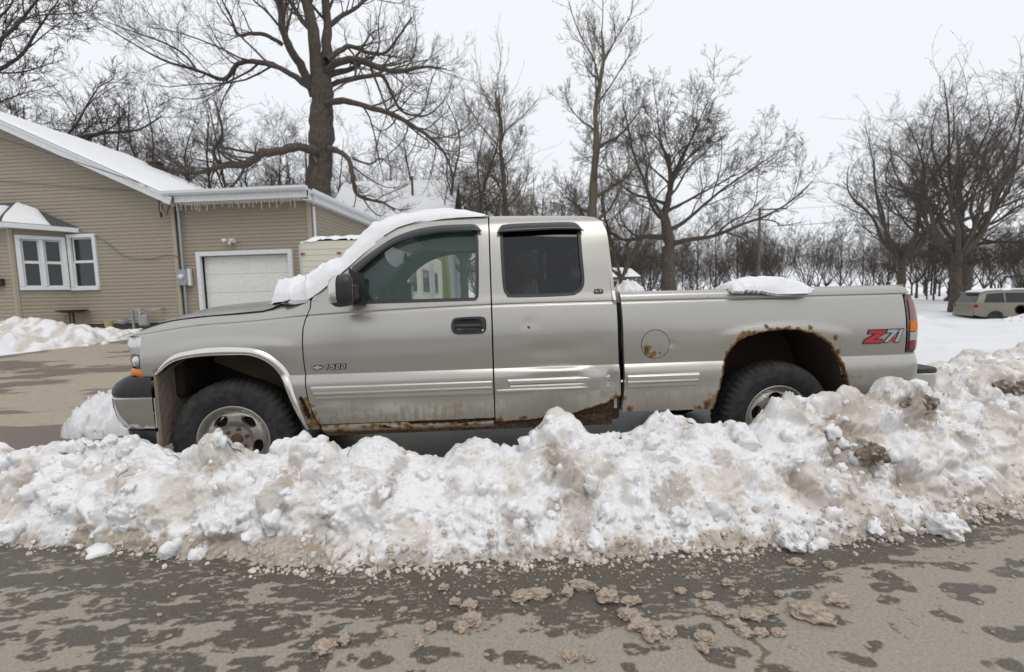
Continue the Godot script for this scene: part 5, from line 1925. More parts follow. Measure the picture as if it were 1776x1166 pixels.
	var gp := PackedVector2Array([Vector2(0, 0), Vector2(.09, 0), Vector2(.13, .05), Vector2(.13, .12), Vector2(.118, .12), Vector2(.115, .06), Vector2(.085, .012), Vector2(.012, .012), Vector2(.012, .12), Vector2(0, .12)])
	mb.xf = Transform3D(Basis(Vector3(0, 0, 1), Vector3(0, 1, 0), Vector3(-1, 0, 0)), Vector3(.08, 4.245, .393))
	mb.extrude(gp, -4.02, 0.0)
	mb.xf = Transform3D(Basis(), Vector3(4.10, 4.17, -7.0))
	mb.extrude(gp, 0.0, 7.38)
	obj("gutter", mb, M.gutter_white, h)
	mb = MB.new()
	mb.tube([Vector3(4.16, 4.16, .20), Vector3(4.06, 4.0, .05), Vector3(3.97, 3.9, -.12), Vector3(3.965, .75, -.12)], .04, 8)
	obj("downspout", mb, M.gutter_white, h)
	P = PackedVector3Array()
	for j in 30:
		for i in 40:
			var x := lerpf(.22, 4.0, i / 39.0)
			var z := lerpf(.40, -6.6, j / 29.0)
			var e := minf(minf(x - .20, 4.02 - x), minf(.43 - z, z + 6.7))
			P.append(Vector3(x, 4.27 + .10 * sqrt(clampf(e / .2, 0, 1)) + .02 * q.get_noise_2d(x * 2, z * 2), z))
	mb = MB.new()
	mb.grid(P, 40, 30)
	sn = obj("garage_roof_snow", mb, M.snow_clean)
	sn.transform = h.transform
	tag(sn, "thin snow layer on the flat garage roof behind the gutter", "snow")
	# garage door with frame and raised panels
	var gd := Node3D.new()
	gd.name = "garage_door"
	h.add_child(gd, true)
	mb = MB.new()
	mb.box(Vector3(.59, 1.66, .0), Vector3(.12, 2.2, .10), .008)
	mb.box(Vector3(3.28, 1.66, .0), Vector3(.12, 2.2, .10), .008)
	mb.box(Vector3(1.935, 2.70, .0), Vector3(2.568, .12, .10), .008)
	obj("door_frame", mb, M.white_trim, gd)
	for r in 4:
		mb = MB.new()
		mb.box(Vector3(1.935, .57 + .5175 * (r + .5), -.14), Vector3(2.57, .512, .04), .006)
		obj("section", mb, M.garage_white, gd)
		for c in 4:
			mb = MB.new()
			mb.xf = Transform3D(Basis(), Vector3(.65 + .6425 * (c + .5), .57 + .5175 * (r + .5), -.119))
			mb.box(Vector3(0, .178, 0), Vector3(.54, .012, .007), .003)
			mb.box(Vector3(0, -.178, 0), Vector3(.54, .012, .007), .003)
			mb.box(Vector3(-.264, 0, 0), Vector3(.012, .344, .007), .003)
			mb.box(Vector3(.264, 0, 0), Vector3(.012, .344, .007), .003)
			mb.box(Vector3(0, 0, -.002), Vector3(.44, .27, .010), .004)
			obj("panel", mb, M.garage_white, gd)
	# windows
	house_window(h, Transform3D(), -3.31, 1.78, -2.44, 3.38, 1)
	# bay
	var A := Vector3(-4.05, 0, .85)
	var B := Vector3(-3.3, 0, 0.0)
	var dir := (B - A).normalized()
	var bl := A.distance_to(B)
	var bb := Basis(dir, Vector3.UP, dir.cross(Vector3.UP))
	var bxf := Transform3D(bb, A)
	mb = MB.new()
	mb.xf = bxf
	siding(mb, rect(0, .80, bl, 3.55), [rect(.10, 1.84, bl - .10, 3.26)])
	mb.xf = Transform3D(Basis(), Vector3(0, 0, .85))
	siding(mb, rect(-7.0, .80, -4.05, 3.55), [])
	tag(obj("bay_siding", mb, M.siding, h), "", "", "", "stuff")
	mb = MB.new()
	mb.xf = bxf
	mb.box(Vector3(bl * .5, 2.2, -.3), Vector3(bl - .05, 2.6, .02), 0.0)
	mb.xf = Transform3D()
	mb.box(Vector3(-5.5, 2.2, .42), Vector3(2.9, 2.6, .7), 0.0)
	obj("bay_shell", mb, M.inner_plaster, h)
	mb = MB.new()
	mb.box(Vector3(-4.06, 2.17, .855), Vector3(.11, 2.76, .09), .01, Basis(Vector3.UP, -.4))
	obj("corner_post", mb, M.siding_post, h)
	house_window(h, bxf, .07, 1.80, bl - .07, 3.30, 2)
	mb = MB.new()
	mb.box(Vector3(-5.5, .45, .40), Vector3(2.9, .70, .84), .01)
	obj("bay_foundation", mb, M.foundation, h)
	# bay roof
	var r0 := Vector3(-7.2, 3.60, 1.12)
	var r1 := Vector3(-3.92, 3.60, 1.12)
	var r2 := Vector3(-2.92, 3.56, .02)
	var r3 := Vector3(-7.2, 4.36, .03)
	var r4 := Vector3(-4.62, 4.34, .03)
	mb = MB.new()
	mb.quad(r0, r1, r4, r3)
	mb.tri(r1, r2, r4)
	var dn := Vector3(0, -.03, 0)
	mb.quad(r0 + dn, r3 + dn, r4 + dn, r1 + dn)
	mb.tri(r1 + dn, r4 + dn, r2 + dn)
	obj("bay_roof", mb, M.shingle, h)
	mb = MB.new()
	for e in [[r0, r1], [r1, r2]]:
		var al: Vector3 = (e[1] - e[0]).normalized()
		var sd: Vector3 = al.cross(Vector3.UP).normalized()
		mb.box((e[0] + e[1]) * .5 + Vector3(0, -.075, 0) - sd * .005, Vector3(e[0].distance_to(e[1]), .13, .05), .006, Basis(al, sd.cross(al), sd))
	mb.quad(r0 + Vector3(0, -.13, 0), r1 + Vector3(0, -.13, 0), Vector3(-4.05, 3.47, .85), Vector3(-7.2, 3.47, .85))
	mb.quad(r1 + Vector3(0, -.13, 0), r2 + Vector3(0, -.11, 0), Vector3(-3.3, 3.46, .02), Vector3(-4.05, 3.47, .85))
	obj("bay_fascia", mb, M.white_trim, h)
	# snow on the bay roof
	P = PackedVector3Array()
	var U0 := r0 + Vector3(0, .0, .02)
	for j in 16:
		for i in 30:
			var u := i / 29.0
			var v := j / 15.0
			var a := r0.lerp(Vector3(-4.1, 3.60, 1.12), u)
			var b := r3.lerp(Vector3(-4.75, 4.22, .2), u)
			var e := minf(minf(v, 1 - v) * 1.2, (1 - u) * 3.0)
			P.append(a.lerp(b, v * .94) + Vector3(0, .006 + .11 * sqrt(clampf(e / .3, 0, 1)), 0))
	mb = MB.new()
	mb.grid(P, 30, 16)
	P = PackedVector3Array()
	var e1 := r1.lerp(r2, .62)
	var e2 := r4.lerp(r2, .30)
	for j in 14:
		for i in 20:
			var u := i / 19.0
			var v := j / 13.0
			var w := r1.lerp(e1, u).lerp(r4.lerp(e2, u), v * .95)
			var e := minf(minf(v, 1 - v) * 1.4, (1 - u) * 1.3)
			P.append(w + Vector3(0, .006 + .10 * sqrt(clampf(e / .3, 0, 1)), 0))
	mb.grid(P, 20, 14)
	sn = obj("bay_roof_snow", mb, M.snow_clean)
	sn.transform = h.transform
	tag(sn, "pillow of snow on the small roof above the bay window", "snow")
	# vent on the far side of the roof
	var tp := h.transform
	mb = MB.new()
	mb.box(Vector3(0, .12, 0), Vector3(.34, .5, .34), .01)
	mb.box(Vector3(0, .40, 0), Vector3(.44, .06, .44), .01)
	var o: Node3D = obj("roof_vent", mb, M.foundation, h)
	o.position = Vector3(-4.75, 6.45, -5.0)
	# things fixed to the walls
	o = thing("electric_meter", "grey electric meter box with steel conduit on the garage corner", "meter", tp * Vector3(.18, 0, 0), -.07)
	mb = MB.new()
	mb.box(Vector3(-.05, 2.06, .06), Vector3(.27, .44, .13), .012)
	obj("box", mb, M.meter_grey, o)
	mb = MB.new()
	mb.box(Vector3(.13, 2.06, .04), Vector3(.09, .48, .09), .01)
	obj("backplate", mb, M.gutter_white, o)
	mb = MB.new()
	mb.xf = Transform3D(Basis(), Vector3(-.05, 2.08, .125))
	mb.lathe([Vector2(0, .07), Vector2(.05, .068), Vector2(.075, .05), Vector2(.082, 0)], 20)
	obj("dial_glass", mb, M.lens_clear, o)
	mb = MB.new()
	mb.tube([Vector3(-.03, 4.05, .06), Vector3(-.03, 2.28, .06)], .035, 10)
	mb.tube([Vector3(-.03, 1.84, .06), Vector3(-.03, .75, .06)], .028, 10)
	obj("conduit", mb, M.galvanised, o)
	o = thing("flood_light", "white twin head flood light above the garage door", "light", tp * Vector3(1.58, 3.02, -.03), -.07)
	mb = MB.new()
	mb.box(Vector3(0, .03, .04), Vector3(.11, .11, .05), .015)
	mb.xf = Transform3D(Basis(), Vector3(0, -.06, .09))
	mb.lathe([Vector2(0, .05), Vector2(.04, .04), Vector2(.05, .0), Vector2(.03, -.04), Vector2(0, -.05)], 14)
	obj("base", mb, M.cream, o)
	for s in [-1.0, 1.0]:
		mb = MB.new()
		mb.xf = Transform3D(Basis(Vector3.UP, s * 1.1) * Basis(Vector3(1, 0, 0), .35), Vector3(s * .06, .05, .09))
		mb.lathe([Vector2(0, .0), Vector2(.03, .01), Vector2(.05, .06), Vector2(.062, .13), Vector2(.055, .132), Vector2(0, .125)], 16)
		obj("lamp_head", mb, M.gutter_white, o)
	# string of icicle lights under the gutter (unlit)
	mb = MB.new()
	var rng := RandomNumberGenerator.new()
	rng.seed = 77
	var x := .25
	var line := []
	while x < 3.9:
		line.append(Vector3(x, 4.06 + .01 * rng.randf(), .36))
		var l := rng.randf_range(.05, .26)
		var y := 4.06
		while y > 4.06 - l:
			mb.box(Vector3(x + rng.randfn(0, .008), y, .365), Vector3(.012, .032, .012), .003)
			y -= .045
		mb.tube([Vector3(x, 4.06, .36), Vector3(x + .01, 4.06 - l, .362)], .0035, 3, false)
		x += rng.randf_range(.05, .14)
	mb.tube(line, .005, 3, false)
	o = obj("icicle_lights", mb, M.cream)
	o.transform = tp
	tag(o, "unlit icicle light string hanging under the garage gutter", "string lights")
	# cables
	for c in [["service_cable", "black service cable drooping from the pole to the eave corner", [[-16.0, 8.0, 14.0], [-8.0, 6.6, 7.4], [-3.4, 5.6, 2.6], [-.9, 4.75, .65], [-.35, 4.5, .47]], .012], ["wall_cable", "thin grey cable sagging across the gable siding", [[-5.9, 5.05, .05], [-4.0, 4.82, .05], [-2.2, 4.62, .05], [-.6, 4.46, .06], [-.1, 4.05, .08]], .007], ["telephone_cable", "thin cable running along siding from window to meter", [[-3.3, 3.62, .05], [-2.3, 3.25, .045], [-1.6, 2.72, .045], [-.9, 2.62, .045], [-.2, 2.70, .045], [.02, 2.62, .07]], .008]]:
		mb = MB.new()
		var l := []
		var cp := []
		for p in c[2]: cp.append(Vector3(p[0], p[1], p[2]))
		for i in cp.size() - 1:
			for k in 8:
				l.append(cp[i].cubic_interpolate(cp[i + 1], cp[maxi(i - 1, 0)], cp[mini(i + 2, cp.size() - 1)], k / 8.0))
		l.append(cp[cp.size() - 1])
		mb.tube(l, c[3], 5, false)
		o = obj(c[0], mb, M.cable_grey)
		o.transform = tp
		tag(o, c[1], "cable")
	# service mast head
	o = thing("cable_mast_head", "weatherhead with looped black cables below the eave corner", "cable", tp * Vector3(-.2, 0, .1), -.07)
	mb = MB.new()
	mb.tube([Vector3(.0, 4.18, .1), Vector3(.03, 3.95, .12), Vector3(.10, 3.78, .08), Vector3(.14, 4.0, .04), Vector3(.17, 4.06, .0)], .014, 6)
	mb.tube([Vector3(-.05, 4.2, .12), Vector3(-.08, 3.92, .12), Vector3(-.05, 3.80, .10)], .012, 6)
	obj("cable_loop", mb, M.cable_dark, o)
	mb = MB.new()
	mb.box(Vector3(-.05, 3.80, .10), Vector3(.05, .14, .05), .01)
	obj("clamp", mb, M.cable_dark, o)
	# mailbox and wreath at the left end of the bay
	o = thing("wall_mailbox", "small black mailbox mounted beside the bay corner post", "mailbox", tp * Vector3(-4.52, 2.02, .87), -.07)
	mb = MB.new()
	mb.box(Vector3(0, 0, .06), Vector3(.36, .18, .10), .015)
	obj("box", mb, M.cable_dark, o)
	mb = MB.new()
	mb.box(Vector3(0, .085, .066), Vector3(.37, .035, .125), .012)
	obj("lid", mb, M.cable_dark, o)
	mb = MB.new()
	mb.tube([Vector3(-.1, -.09, .05), Vector3(-.1, -.17, .07), Vector3(-.04, -.2, .08)], .006, 5)
	obj("paper_hook", mb, M.cable_dark, o)
	mb = MB.new()
	mb.tube([Vector3(.08, -.09, .05), Vector3(.08, -.17, .07), Vector3(.03, -.2, .08)], .006, 5)
	obj("paper_hook", mb, M.cable_dark, o)
	o = thing("door_wreath", "round reddish wreath hanging above the black mailbox", "wreath", tp * Vector3(-4.70, 2.62, .9), -.07)
	mb = MB.new()
	var wl := []
	for i in 25: wl.append(Vector3(cos(TAU * i / 24) * .13, sin(TAU * i / 24) * .13, .02 + .01 * sin(i * 2.3)))
	var wr := []
	for i in 25: wr.append(.035 + .012 * sin(i * 1.9))
	mb.tube(wl, wr, 7, false)
	obj("ring", mb, M.wreath_red, o)
	# gas meter and pipes by the wall
	o = thing("gas_meter", "grey gas meter with pipes standing against the siding", "meter", tp * Vector3(-.95, .55, .30), -.07)
	mb = MB.new()
	mb.box(Vector3(0, .33, 0), Vector3(.26, .30, .18), .04)
	obj("body", mb, M.meter_grey, o)
	mb = MB.new()
	mb.tube([Vector3(-.32, -.1, 0), Vector3(-.32, .62, 0), Vector3(-.10, .62, 0), Vector3(-.10, .46, 0)], .035, 8)
	obj("pipe", mb, M.galvanised, o)
	mb = MB.new()
	mb.tube([Vector3(.10, .46, 0), Vector3(.10, .62, 0), Vector3(.36, .62, 0), Vector3(.42, .66, -.25)], .028, 8)
	obj("pipe", mb, M.galvanised, o)
	mb = MB.new()
	mb.xf = Transform3D(Basis(Vector3(1, 0, 0), -PI / 2), Vector3(-.62, .32, .02))
	mb.lathe([Vector2(0, .08), Vector2(.10, .07), Vector2(.17, .0), Vector2(.10, -.07), Vector2(0, -.08)], 18)
	obj("regulator", mb, M.galvanised, o)
	# iron stand by the bay
	o = thing("iron_stand", "black iron plant stand with flared top against siding", "stand", tp * Vector3(-3.05, .55, .35), -.07)
	mb = MB.new()
	mb.xf = Transform3D(Basis(Vector3(1, 0, 0), -PI / 2), Vector3(0, .0, 0))
	mb.lathe([Vector2(0, .62), Vector2(.24, .64), Vector2(.36, .68), Vector2(.36, .665), Vector2(.2, .60), Vector2(0, .58)], 22)
	obj("tray", mb, M.cable_dark, o)
	mb = MB.new()
	for k in 3:
		var a := TAU * k / 3 + .4
		mb.tube([Vector3(cos(a) * .05, .60, sin(a) * .05), Vector3(cos(a) * .05, .3, sin(a) * .05), Vector3(cos(a) * .16, 0, sin(a) * .16)], .015, 6)
	obj("leg", mb, M.cable_dark, o)
	# small stone at the far left
	var st := lump_mesh(520, 12, 16, .2, Color(.36, .33, .30))
	o = obj("garden_stone", st, M.slush)
	o.transform = Transform3D(Basis().scaled(Vector3(.36, .14, .22)), tp * Vector3(-5.0, .62, 1.8))
	tag(o, "flat grey garden stone before the bay's foundation", "stone")
	o = thing("yellow_bucket", "small faded yellow and blue buckets by the foundation", "bucket", tp * Vector3(-2.0, .62, .32), -.07)
	mb = MB.new()
	mb.xf = Transform3D(Basis(Vector3(1, 0, 0), -PI / 2), Vector3.ZERO)
	mb.lathe([Vector2(0, 0), Vector2(.08, 0), Vector2(.105, .26), Vector2(.11, .27), Vector2(.098, .27), Vector2(.075, .03), Vector2(0, .03)], 20)
	obj("bucket_body", mb, M.bucket_yellow, o)
	mb = MB.new()
	var hl := []
	for i in 13: hl.append(Vector3(cos(PI * i / 12) * .105, .25 + .12 * sin(PI * i / 12), .0))
	mb.tube(hl, .004, 5, false)
	obj("bail", mb, M.galvanised, o)

func house_materials() -> void:
	mat("siding", lin(.34, .295, .228), .75)
	mat("siding_post", lin(.40, .35, .27), .7)
	mat("white_trim", lin(.72, .74, .75), .6)
	mat("gutter_white", lin(.66, .69, .71), .5)
	mat("garage_white", lin(.78, .78, .745), .6)
	mat("foundation", lin(.075, .06, .05), .9)
	mat("shingle", lin(.085, .085, .09), .95)
	mat("inner_plaster", lin(.32, .31, .29), .95)
	mat("curtain", lin(.10, .105, .095), .9)
	var g := mat("house_glass", Color(.03, .04, .04, .35), .03)
	g.transparency = BaseMaterial3D.TRANSPARENCY_ALPHA
	mat("meter_grey", lin(.30, .32, .34), .5, .2)
	mat("galvanised", lin(.34, .37, .40), .4, .6)
	mat("cream", lin(.62, .60, .46), .6)
	mat("cable_grey", lin(.09, .085, .08), .7)
	mat("cable_dark", lin(.02, .02, .021), .6)
	mat("wreath_red", lin(.07, .035, .03), .9)
	mat("bucket_yellow", lin(.42, .34, .12), .6)
	var t := grain_tex(36, 512, .02, .93, 1.0, 4)
	for k in ["siding", "siding_post", "garage_white", "white_trim", "foundation", "shingle"]:
		M[k].albedo_texture = t
		M[k].uv1_triplanar = true
		M[k].uv1_world_triplanar = true
		M[k].uv1_scale = Vector3.ONE * .7

# ---------------------------------------------------------------- bare trees
class Bare:
	var tv := PackedVector3Array()
	var tn := PackedVector3Array()
	var ti := PackedInt32Array()
	var cv := PackedVector3Array()
	var cn := PackedVector3Array()
	var ci := PackedInt32Array()
	var rng := RandomNumberGenerator.new()
	var levels := 5
	var kids := [0, 7, 6, 5, 4, 3]
	var ratio := .62
	var tropism := .12
	var wiggle := .22
	var angle := .85
	var min_r := .004
	var twig := 1.0
	var sides := [12, 7, 5, 4, 3, 3, 3]
	var kid_lo := .34
	var kid_hi := .52
	var env_c := Vector3.ZERO
	var env_r := Vector3.ZERO

	func skin(pts: PackedVector3Array, rad: PackedFloat32Array, k: int, trunk: bool) -> void:
		var v := tv if trunk else cv
		var n := tn if trunk else cn
		var ix := ti if trunk else ci
		var base := v.size()
		var cnt := pts.size()
		var ref := Vector3(.37, .28, .88)
		for i in cnt:
			var d := (pts[mini(i + 1, cnt - 1)] - pts[maxi(i - 1, 0)]).normalized()
			var u := d.cross(ref)
			if u.length_squared() < .02: u = d.cross(Vector3(0, 1, .2))
			u = u.normalized()
			var w := d.cross(u)
			for s in k:
				var a := TAU * s / k
				var nn := u * cos(a) + w * sin(a)
				v.append(pts[i] + nn * rad[i])
				n.append(nn)
		for i in cnt - 1:
			for s in k:
				var a := base + i * k + s
				var b := base + i * k + (s + 1) % k
				ix.append(a); ix.append(a + k); ix.append(b)
				ix.append(b); ix.append(a + k); ix.append(b + k)
		if trunk:
			tv = v; tn = n; ti = ix
		else:
			cv = v; cn = n; ci = ix

	func across(d: Vector3, az: float) -> Vector3:
		var u := d.cross(Vector3(.3, .2, .93)).normalized()
		return u * cos(az) + d.cross(u) * sin(az)

	# explicit limb through given points, then children
	func limb(pts: Array, rads: Array, lev: int, kid_from := .25, dens := 1.0) -> void:
		var P := PackedVector3Array()
		var R := PackedFloat32Array()
		var L := 0.0
		for i in pts.size() - 1:
			L += pts[i].distance_to(pts[i + 1])
			for k in 4:
				P.append(pts[i].cubic_interpolate(pts[i + 1], pts[maxi(i - 1, 0)], pts[mini(i + 2, pts.size() - 1)], k / 4.0) + Vector3(rng.randfn(), rng.randfn(), rng.randfn()) * rads[i] * .10)
				R.append(lerpf(rads[i], rads[i + 1], k / 4.0) * (1.0 + .06 * rng.randfn()))
		P.append(pts[pts.size() - 1])
		R.append(rads[rads.size() - 1])
		skin(P, R, sides[lev], lev < 2)
		children(P, R, L, lev, kid_from, dens)

	func children(P: PackedVector3Array, R: PackedFloat32Array, L: float, lev: int, from: float, dens: float) -> void:
		if lev >= levels: return
		var cnt := int(round(kids[lev + 1] * dens * rng.randf_range(.8, 1.2)))
		var az := rng.randf() * TAU
		for c in cnt:
			var t := from + (1.0 - from) * (c + rng.randf()) / cnt
			var f := t * (P.size() - 1)
			var i := mini(int(f), P.size() - 2)
			var p := P[i].lerp(P[i + 1], f - i)
			var d := (P[i + 1] - P[i]).normalized()
			az += 2.4 + rng.randfn() * .5
			var an := angle * rng.randf_range(.6, 1.25) * (1.0 - .35 * t)
			var nd := (d * cos(an) + across(d, az) * sin(an)).normalized()
			var r := lerpf(R[i], R[i + 1], f - i)
			var len_ := L * ratio * rng.randf_range(.55, 1.15) * (1.1 - .55 * t)
			grow(p, nd, len_, r * rng.randf_range(kid_lo, kid_hi), lev + 1)

	func grow(p: Vector3, d: Vector3, L: float, r: float, lev: int) -> void:
		r = maxf(r, min_r)
		if L < .12: return
		var segs: int = [8, 8, 7, 5, 4, 2, 2][lev]
		var P := PackedVector3Array()
		var R := PackedFloat32Array()
		var st := L / segs
		var end := maxf(r * (.28 if lev < levels else .5), min_r * .7)
		P.append(p); R.append(r)
		var bend := Vector3(rng.randfn(), rng.randfn(), rng.randfn()) * wiggle * .5
		for i in segs:
			if i % 2 == 0: bend = Vector3(rng.randfn(), rng.randfn() * .8, rng.randfn()) * wiggle
			d = (d + bend * .55 + Vector3(0, tropism, 0) * (1.0 if lev > 1 else .6)).normalized()
			p += d * st * rng.randf_range(.8, 1.2)
			P.append(p)
			R.append(lerpf(r, end, float(i + 1) / segs))
			if lev > 2 and env_r.x > 0.0 and ((p - env_c) / env_r).length() > 1.0 + .10 * rng.randfn():
				L *= float(i + 1) / segs
				break
		skin(P, R, sides[lev], lev < 2)
		children(P, R, L, lev, .22 if lev > 0 else .35, 1.0)

	func mesh(trunk: bool) -> ArrayMesh:
		var arr := []
		arr.resize(Mesh.ARRAY_MAX)
		arr[Mesh.ARRAY_VERTEX] = tv if trunk else cv
		arr[Mesh.ARRAY_NORMAL] = tn if trunk else cn
		arr[Mesh.ARRAY_INDEX] = ti if trunk else ci
		var m := ArrayMesh.new()
		m.add_surface_from_arrays(Mesh.PRIMITIVE_TRIANGLES, arr)
		return m

func bare_kind(s: int, height: float, trunk_r: float, fork: float, spread: float, opts := {}) -> Array:
	# generic tree; "vase": leaders rise from one fork, else limbs leave a central trunk one above the other
	var b := Bare.new()
	b.rng.seed = s
	for k in opts:
		if k in b: b.set(k, opts[k])
	var lean: Vector3 = opts.get("lean", Vector3.ZERO)
	var top := Vector3(lean.x, fork, lean.z)
	var n: int = opts.get("limbs", 8)
	b.env_c = Vector3(lean.x, lerpf(fork, height, .42), lean.z)
	b.env_r = Vector3(spread * 1.05, height * 1.02 - b.env_c.y, spread * 1.05)
	if opts.has("vase"):
		b.limb([Vector3(0, -.5, 0), Vector3(lean.x * .2, fork * .3, lean.z * .2), Vector3(lean.x * .6, fork * .7, lean.z * .6), top], [trunk_r * 1.25, trunk_r, trunk_r * .9, trunk_r * .85], 0, .55, opts.get("low", .5))
		for k in n:
			var az := TAU * k / n + b.rng.randf_range(-.35, .35)
			var out := spread * b.rng.randf_range(.35, .85)
			var rise := (height - fork) * b.rng.randf_range(.62, .92)
			var e := Vector3(cos(az) * out, rise, sin(az) * out)
			var r := trunk_r * b.rng.randf_range(.42, .6)
			var j := func(a: float) -> Vector3: return Vector3(b.rng.randfn(), b.rng.randfn() * .4, b.rng.randfn()) * a * spread
			b.limb([top + Vector3(0, -trunk_r, 0), top + e * Vector3(.30, .18, .30) + j.call(.05), top + e * Vector3(.62, .42, .62) + j.call(.08), top + e * Vector3(.85, .72, .85) + j.call(.08), top + e], [r, r * .8, r * .55, r * .34, r * .12], 1, .18, opts.get("dens", 1.2))
		return [b.mesh(true), b.mesh(false)]
	var hs: float = height * opts.get("trunk_to", .78)
	var tp := []
	var tr := []
	for i in 9:
		var t := i / 8.0
		tp.append(Vector3(lean.x * t + b.rng.randfn() * .010 * height * t, lerpf(-.5, hs, t), lean.z * t + b.rng.randfn() * .010 * height * t))
		tr.append(trunk_r * (1.2 - .2 * minf(t * 6.0, 1.0)) * lerpf(1.0, .16, pow(maxf(0.0, (t * hs - fork * .8) / (hs - fork * .8)), .8)))
	b.limb(tp, tr, 0, .72, opts.get("low", .8))
	for k in n:
		var t := float(k) / maxf(1.0, n - 1)
		var h := lerpf(fork, hs * .93, t)
		var f := clampf((h + .5) / (hs + .5), 0, 1) * 8.0
		var i := mini(int(f), 7)
		var p: Vector3 = tp[i].lerp(tp[i + 1], f - i)
		var r: float = lerpf(tr[i], tr[i + 1], f - i) * b.rng.randf_range(.5, .72)
		var az := 2.4 * k + b.rng.randfn() * .3 + float(s)
		var el := lerpf(opts.get("el0", .2), opts.get("el1", 1.0), t) + b.rng.randfn() * .12
		var L := spread * lerpf(1.12, .6, t) * b.rng.randf_range(.85, 1.05)
		var pts := [p]
		var rad := [r]
		var q := p
		for m in 6:
			var wob: float = b.wiggle * .55
			az += b.rng.randfn() * wob
			el += b.rng.randfn() * wob + (.10 if m > 1 else -.02)
			q += Vector3(cos(az) * cos(el), sin(el), sin(az) * cos(el)) * L / 6.0
			if m > 2 and ((q - b.env_c) / b.env_r).length() > .95: break
			pts.append(q)
			rad.append(r * lerpf(.85, .12, pow((m + 1) / 6.0, .8)))
		b.limb(pts, rad, 1, .18, opts.get("dens", 1.2))
	return [b.mesh(true), b.mesh(false)]

func put_tree(called: String, label: String, meshes: Array, at: Vector3, turn: float, scale := 1.0, group := "", bark := "bark") -> Node3D:
	var t := thing(called, label, "tree", at, turn, group)
	t.scale = Vector3.ONE * scale
	obj("trunk", meshes[0], M[bark], t)
	obj("crown", meshes[1], M[bark], t)
	return t

func build_oak() -> void:
	var b := Bare.new()
	b.rng.seed = 4
	b.kids = [0, 7, 9, 8, 6, 5]
	b.kid_lo = .30
	b.kid_hi = .46
	b.levels = 5
	b.wiggle = .30
	b.ratio = .50
	b.min_r = .005
	var s := 21.0 / 800.0
	var Z := 21.0
	# limbs: [level, [x px-like offsets in metres from the trunk axis, height, depth, radius] ...]
	for l in OAK:
		var pts := []
		var rad := []
		for q in l[1]:
			pts.append(Vector3(q[0], q[1], q[2]))
			rad.append(q[3] * (.80 if l[0] == 0 else .76))
		b.limb(pts, rad, l[0], l[2], l[3])
	var t := thing("old_oak_tree", "massive old oak with a scarred thick trunk rising behind the garage", "tree", OAK_AT)
	obj("trunk", b.mesh(true), M.bark, t)
	obj("crown", b.mesh(false), M.bark, t)
	var mb := MB.new()
	mb.xf = Transform3D(Basis(Vector3(0, 0, 1), .35).scaled_local(Vector3(.45, 1.5, 1.0)), Vector3(.08, 7.5, .53))
	mb.lathe([Vector2(0, .02), Vector2(.09, .015), Vector2(.13, .05), Vector2(.18, .0)], 14)
	obj("knot_scar", mb, M.knot_wood, t)

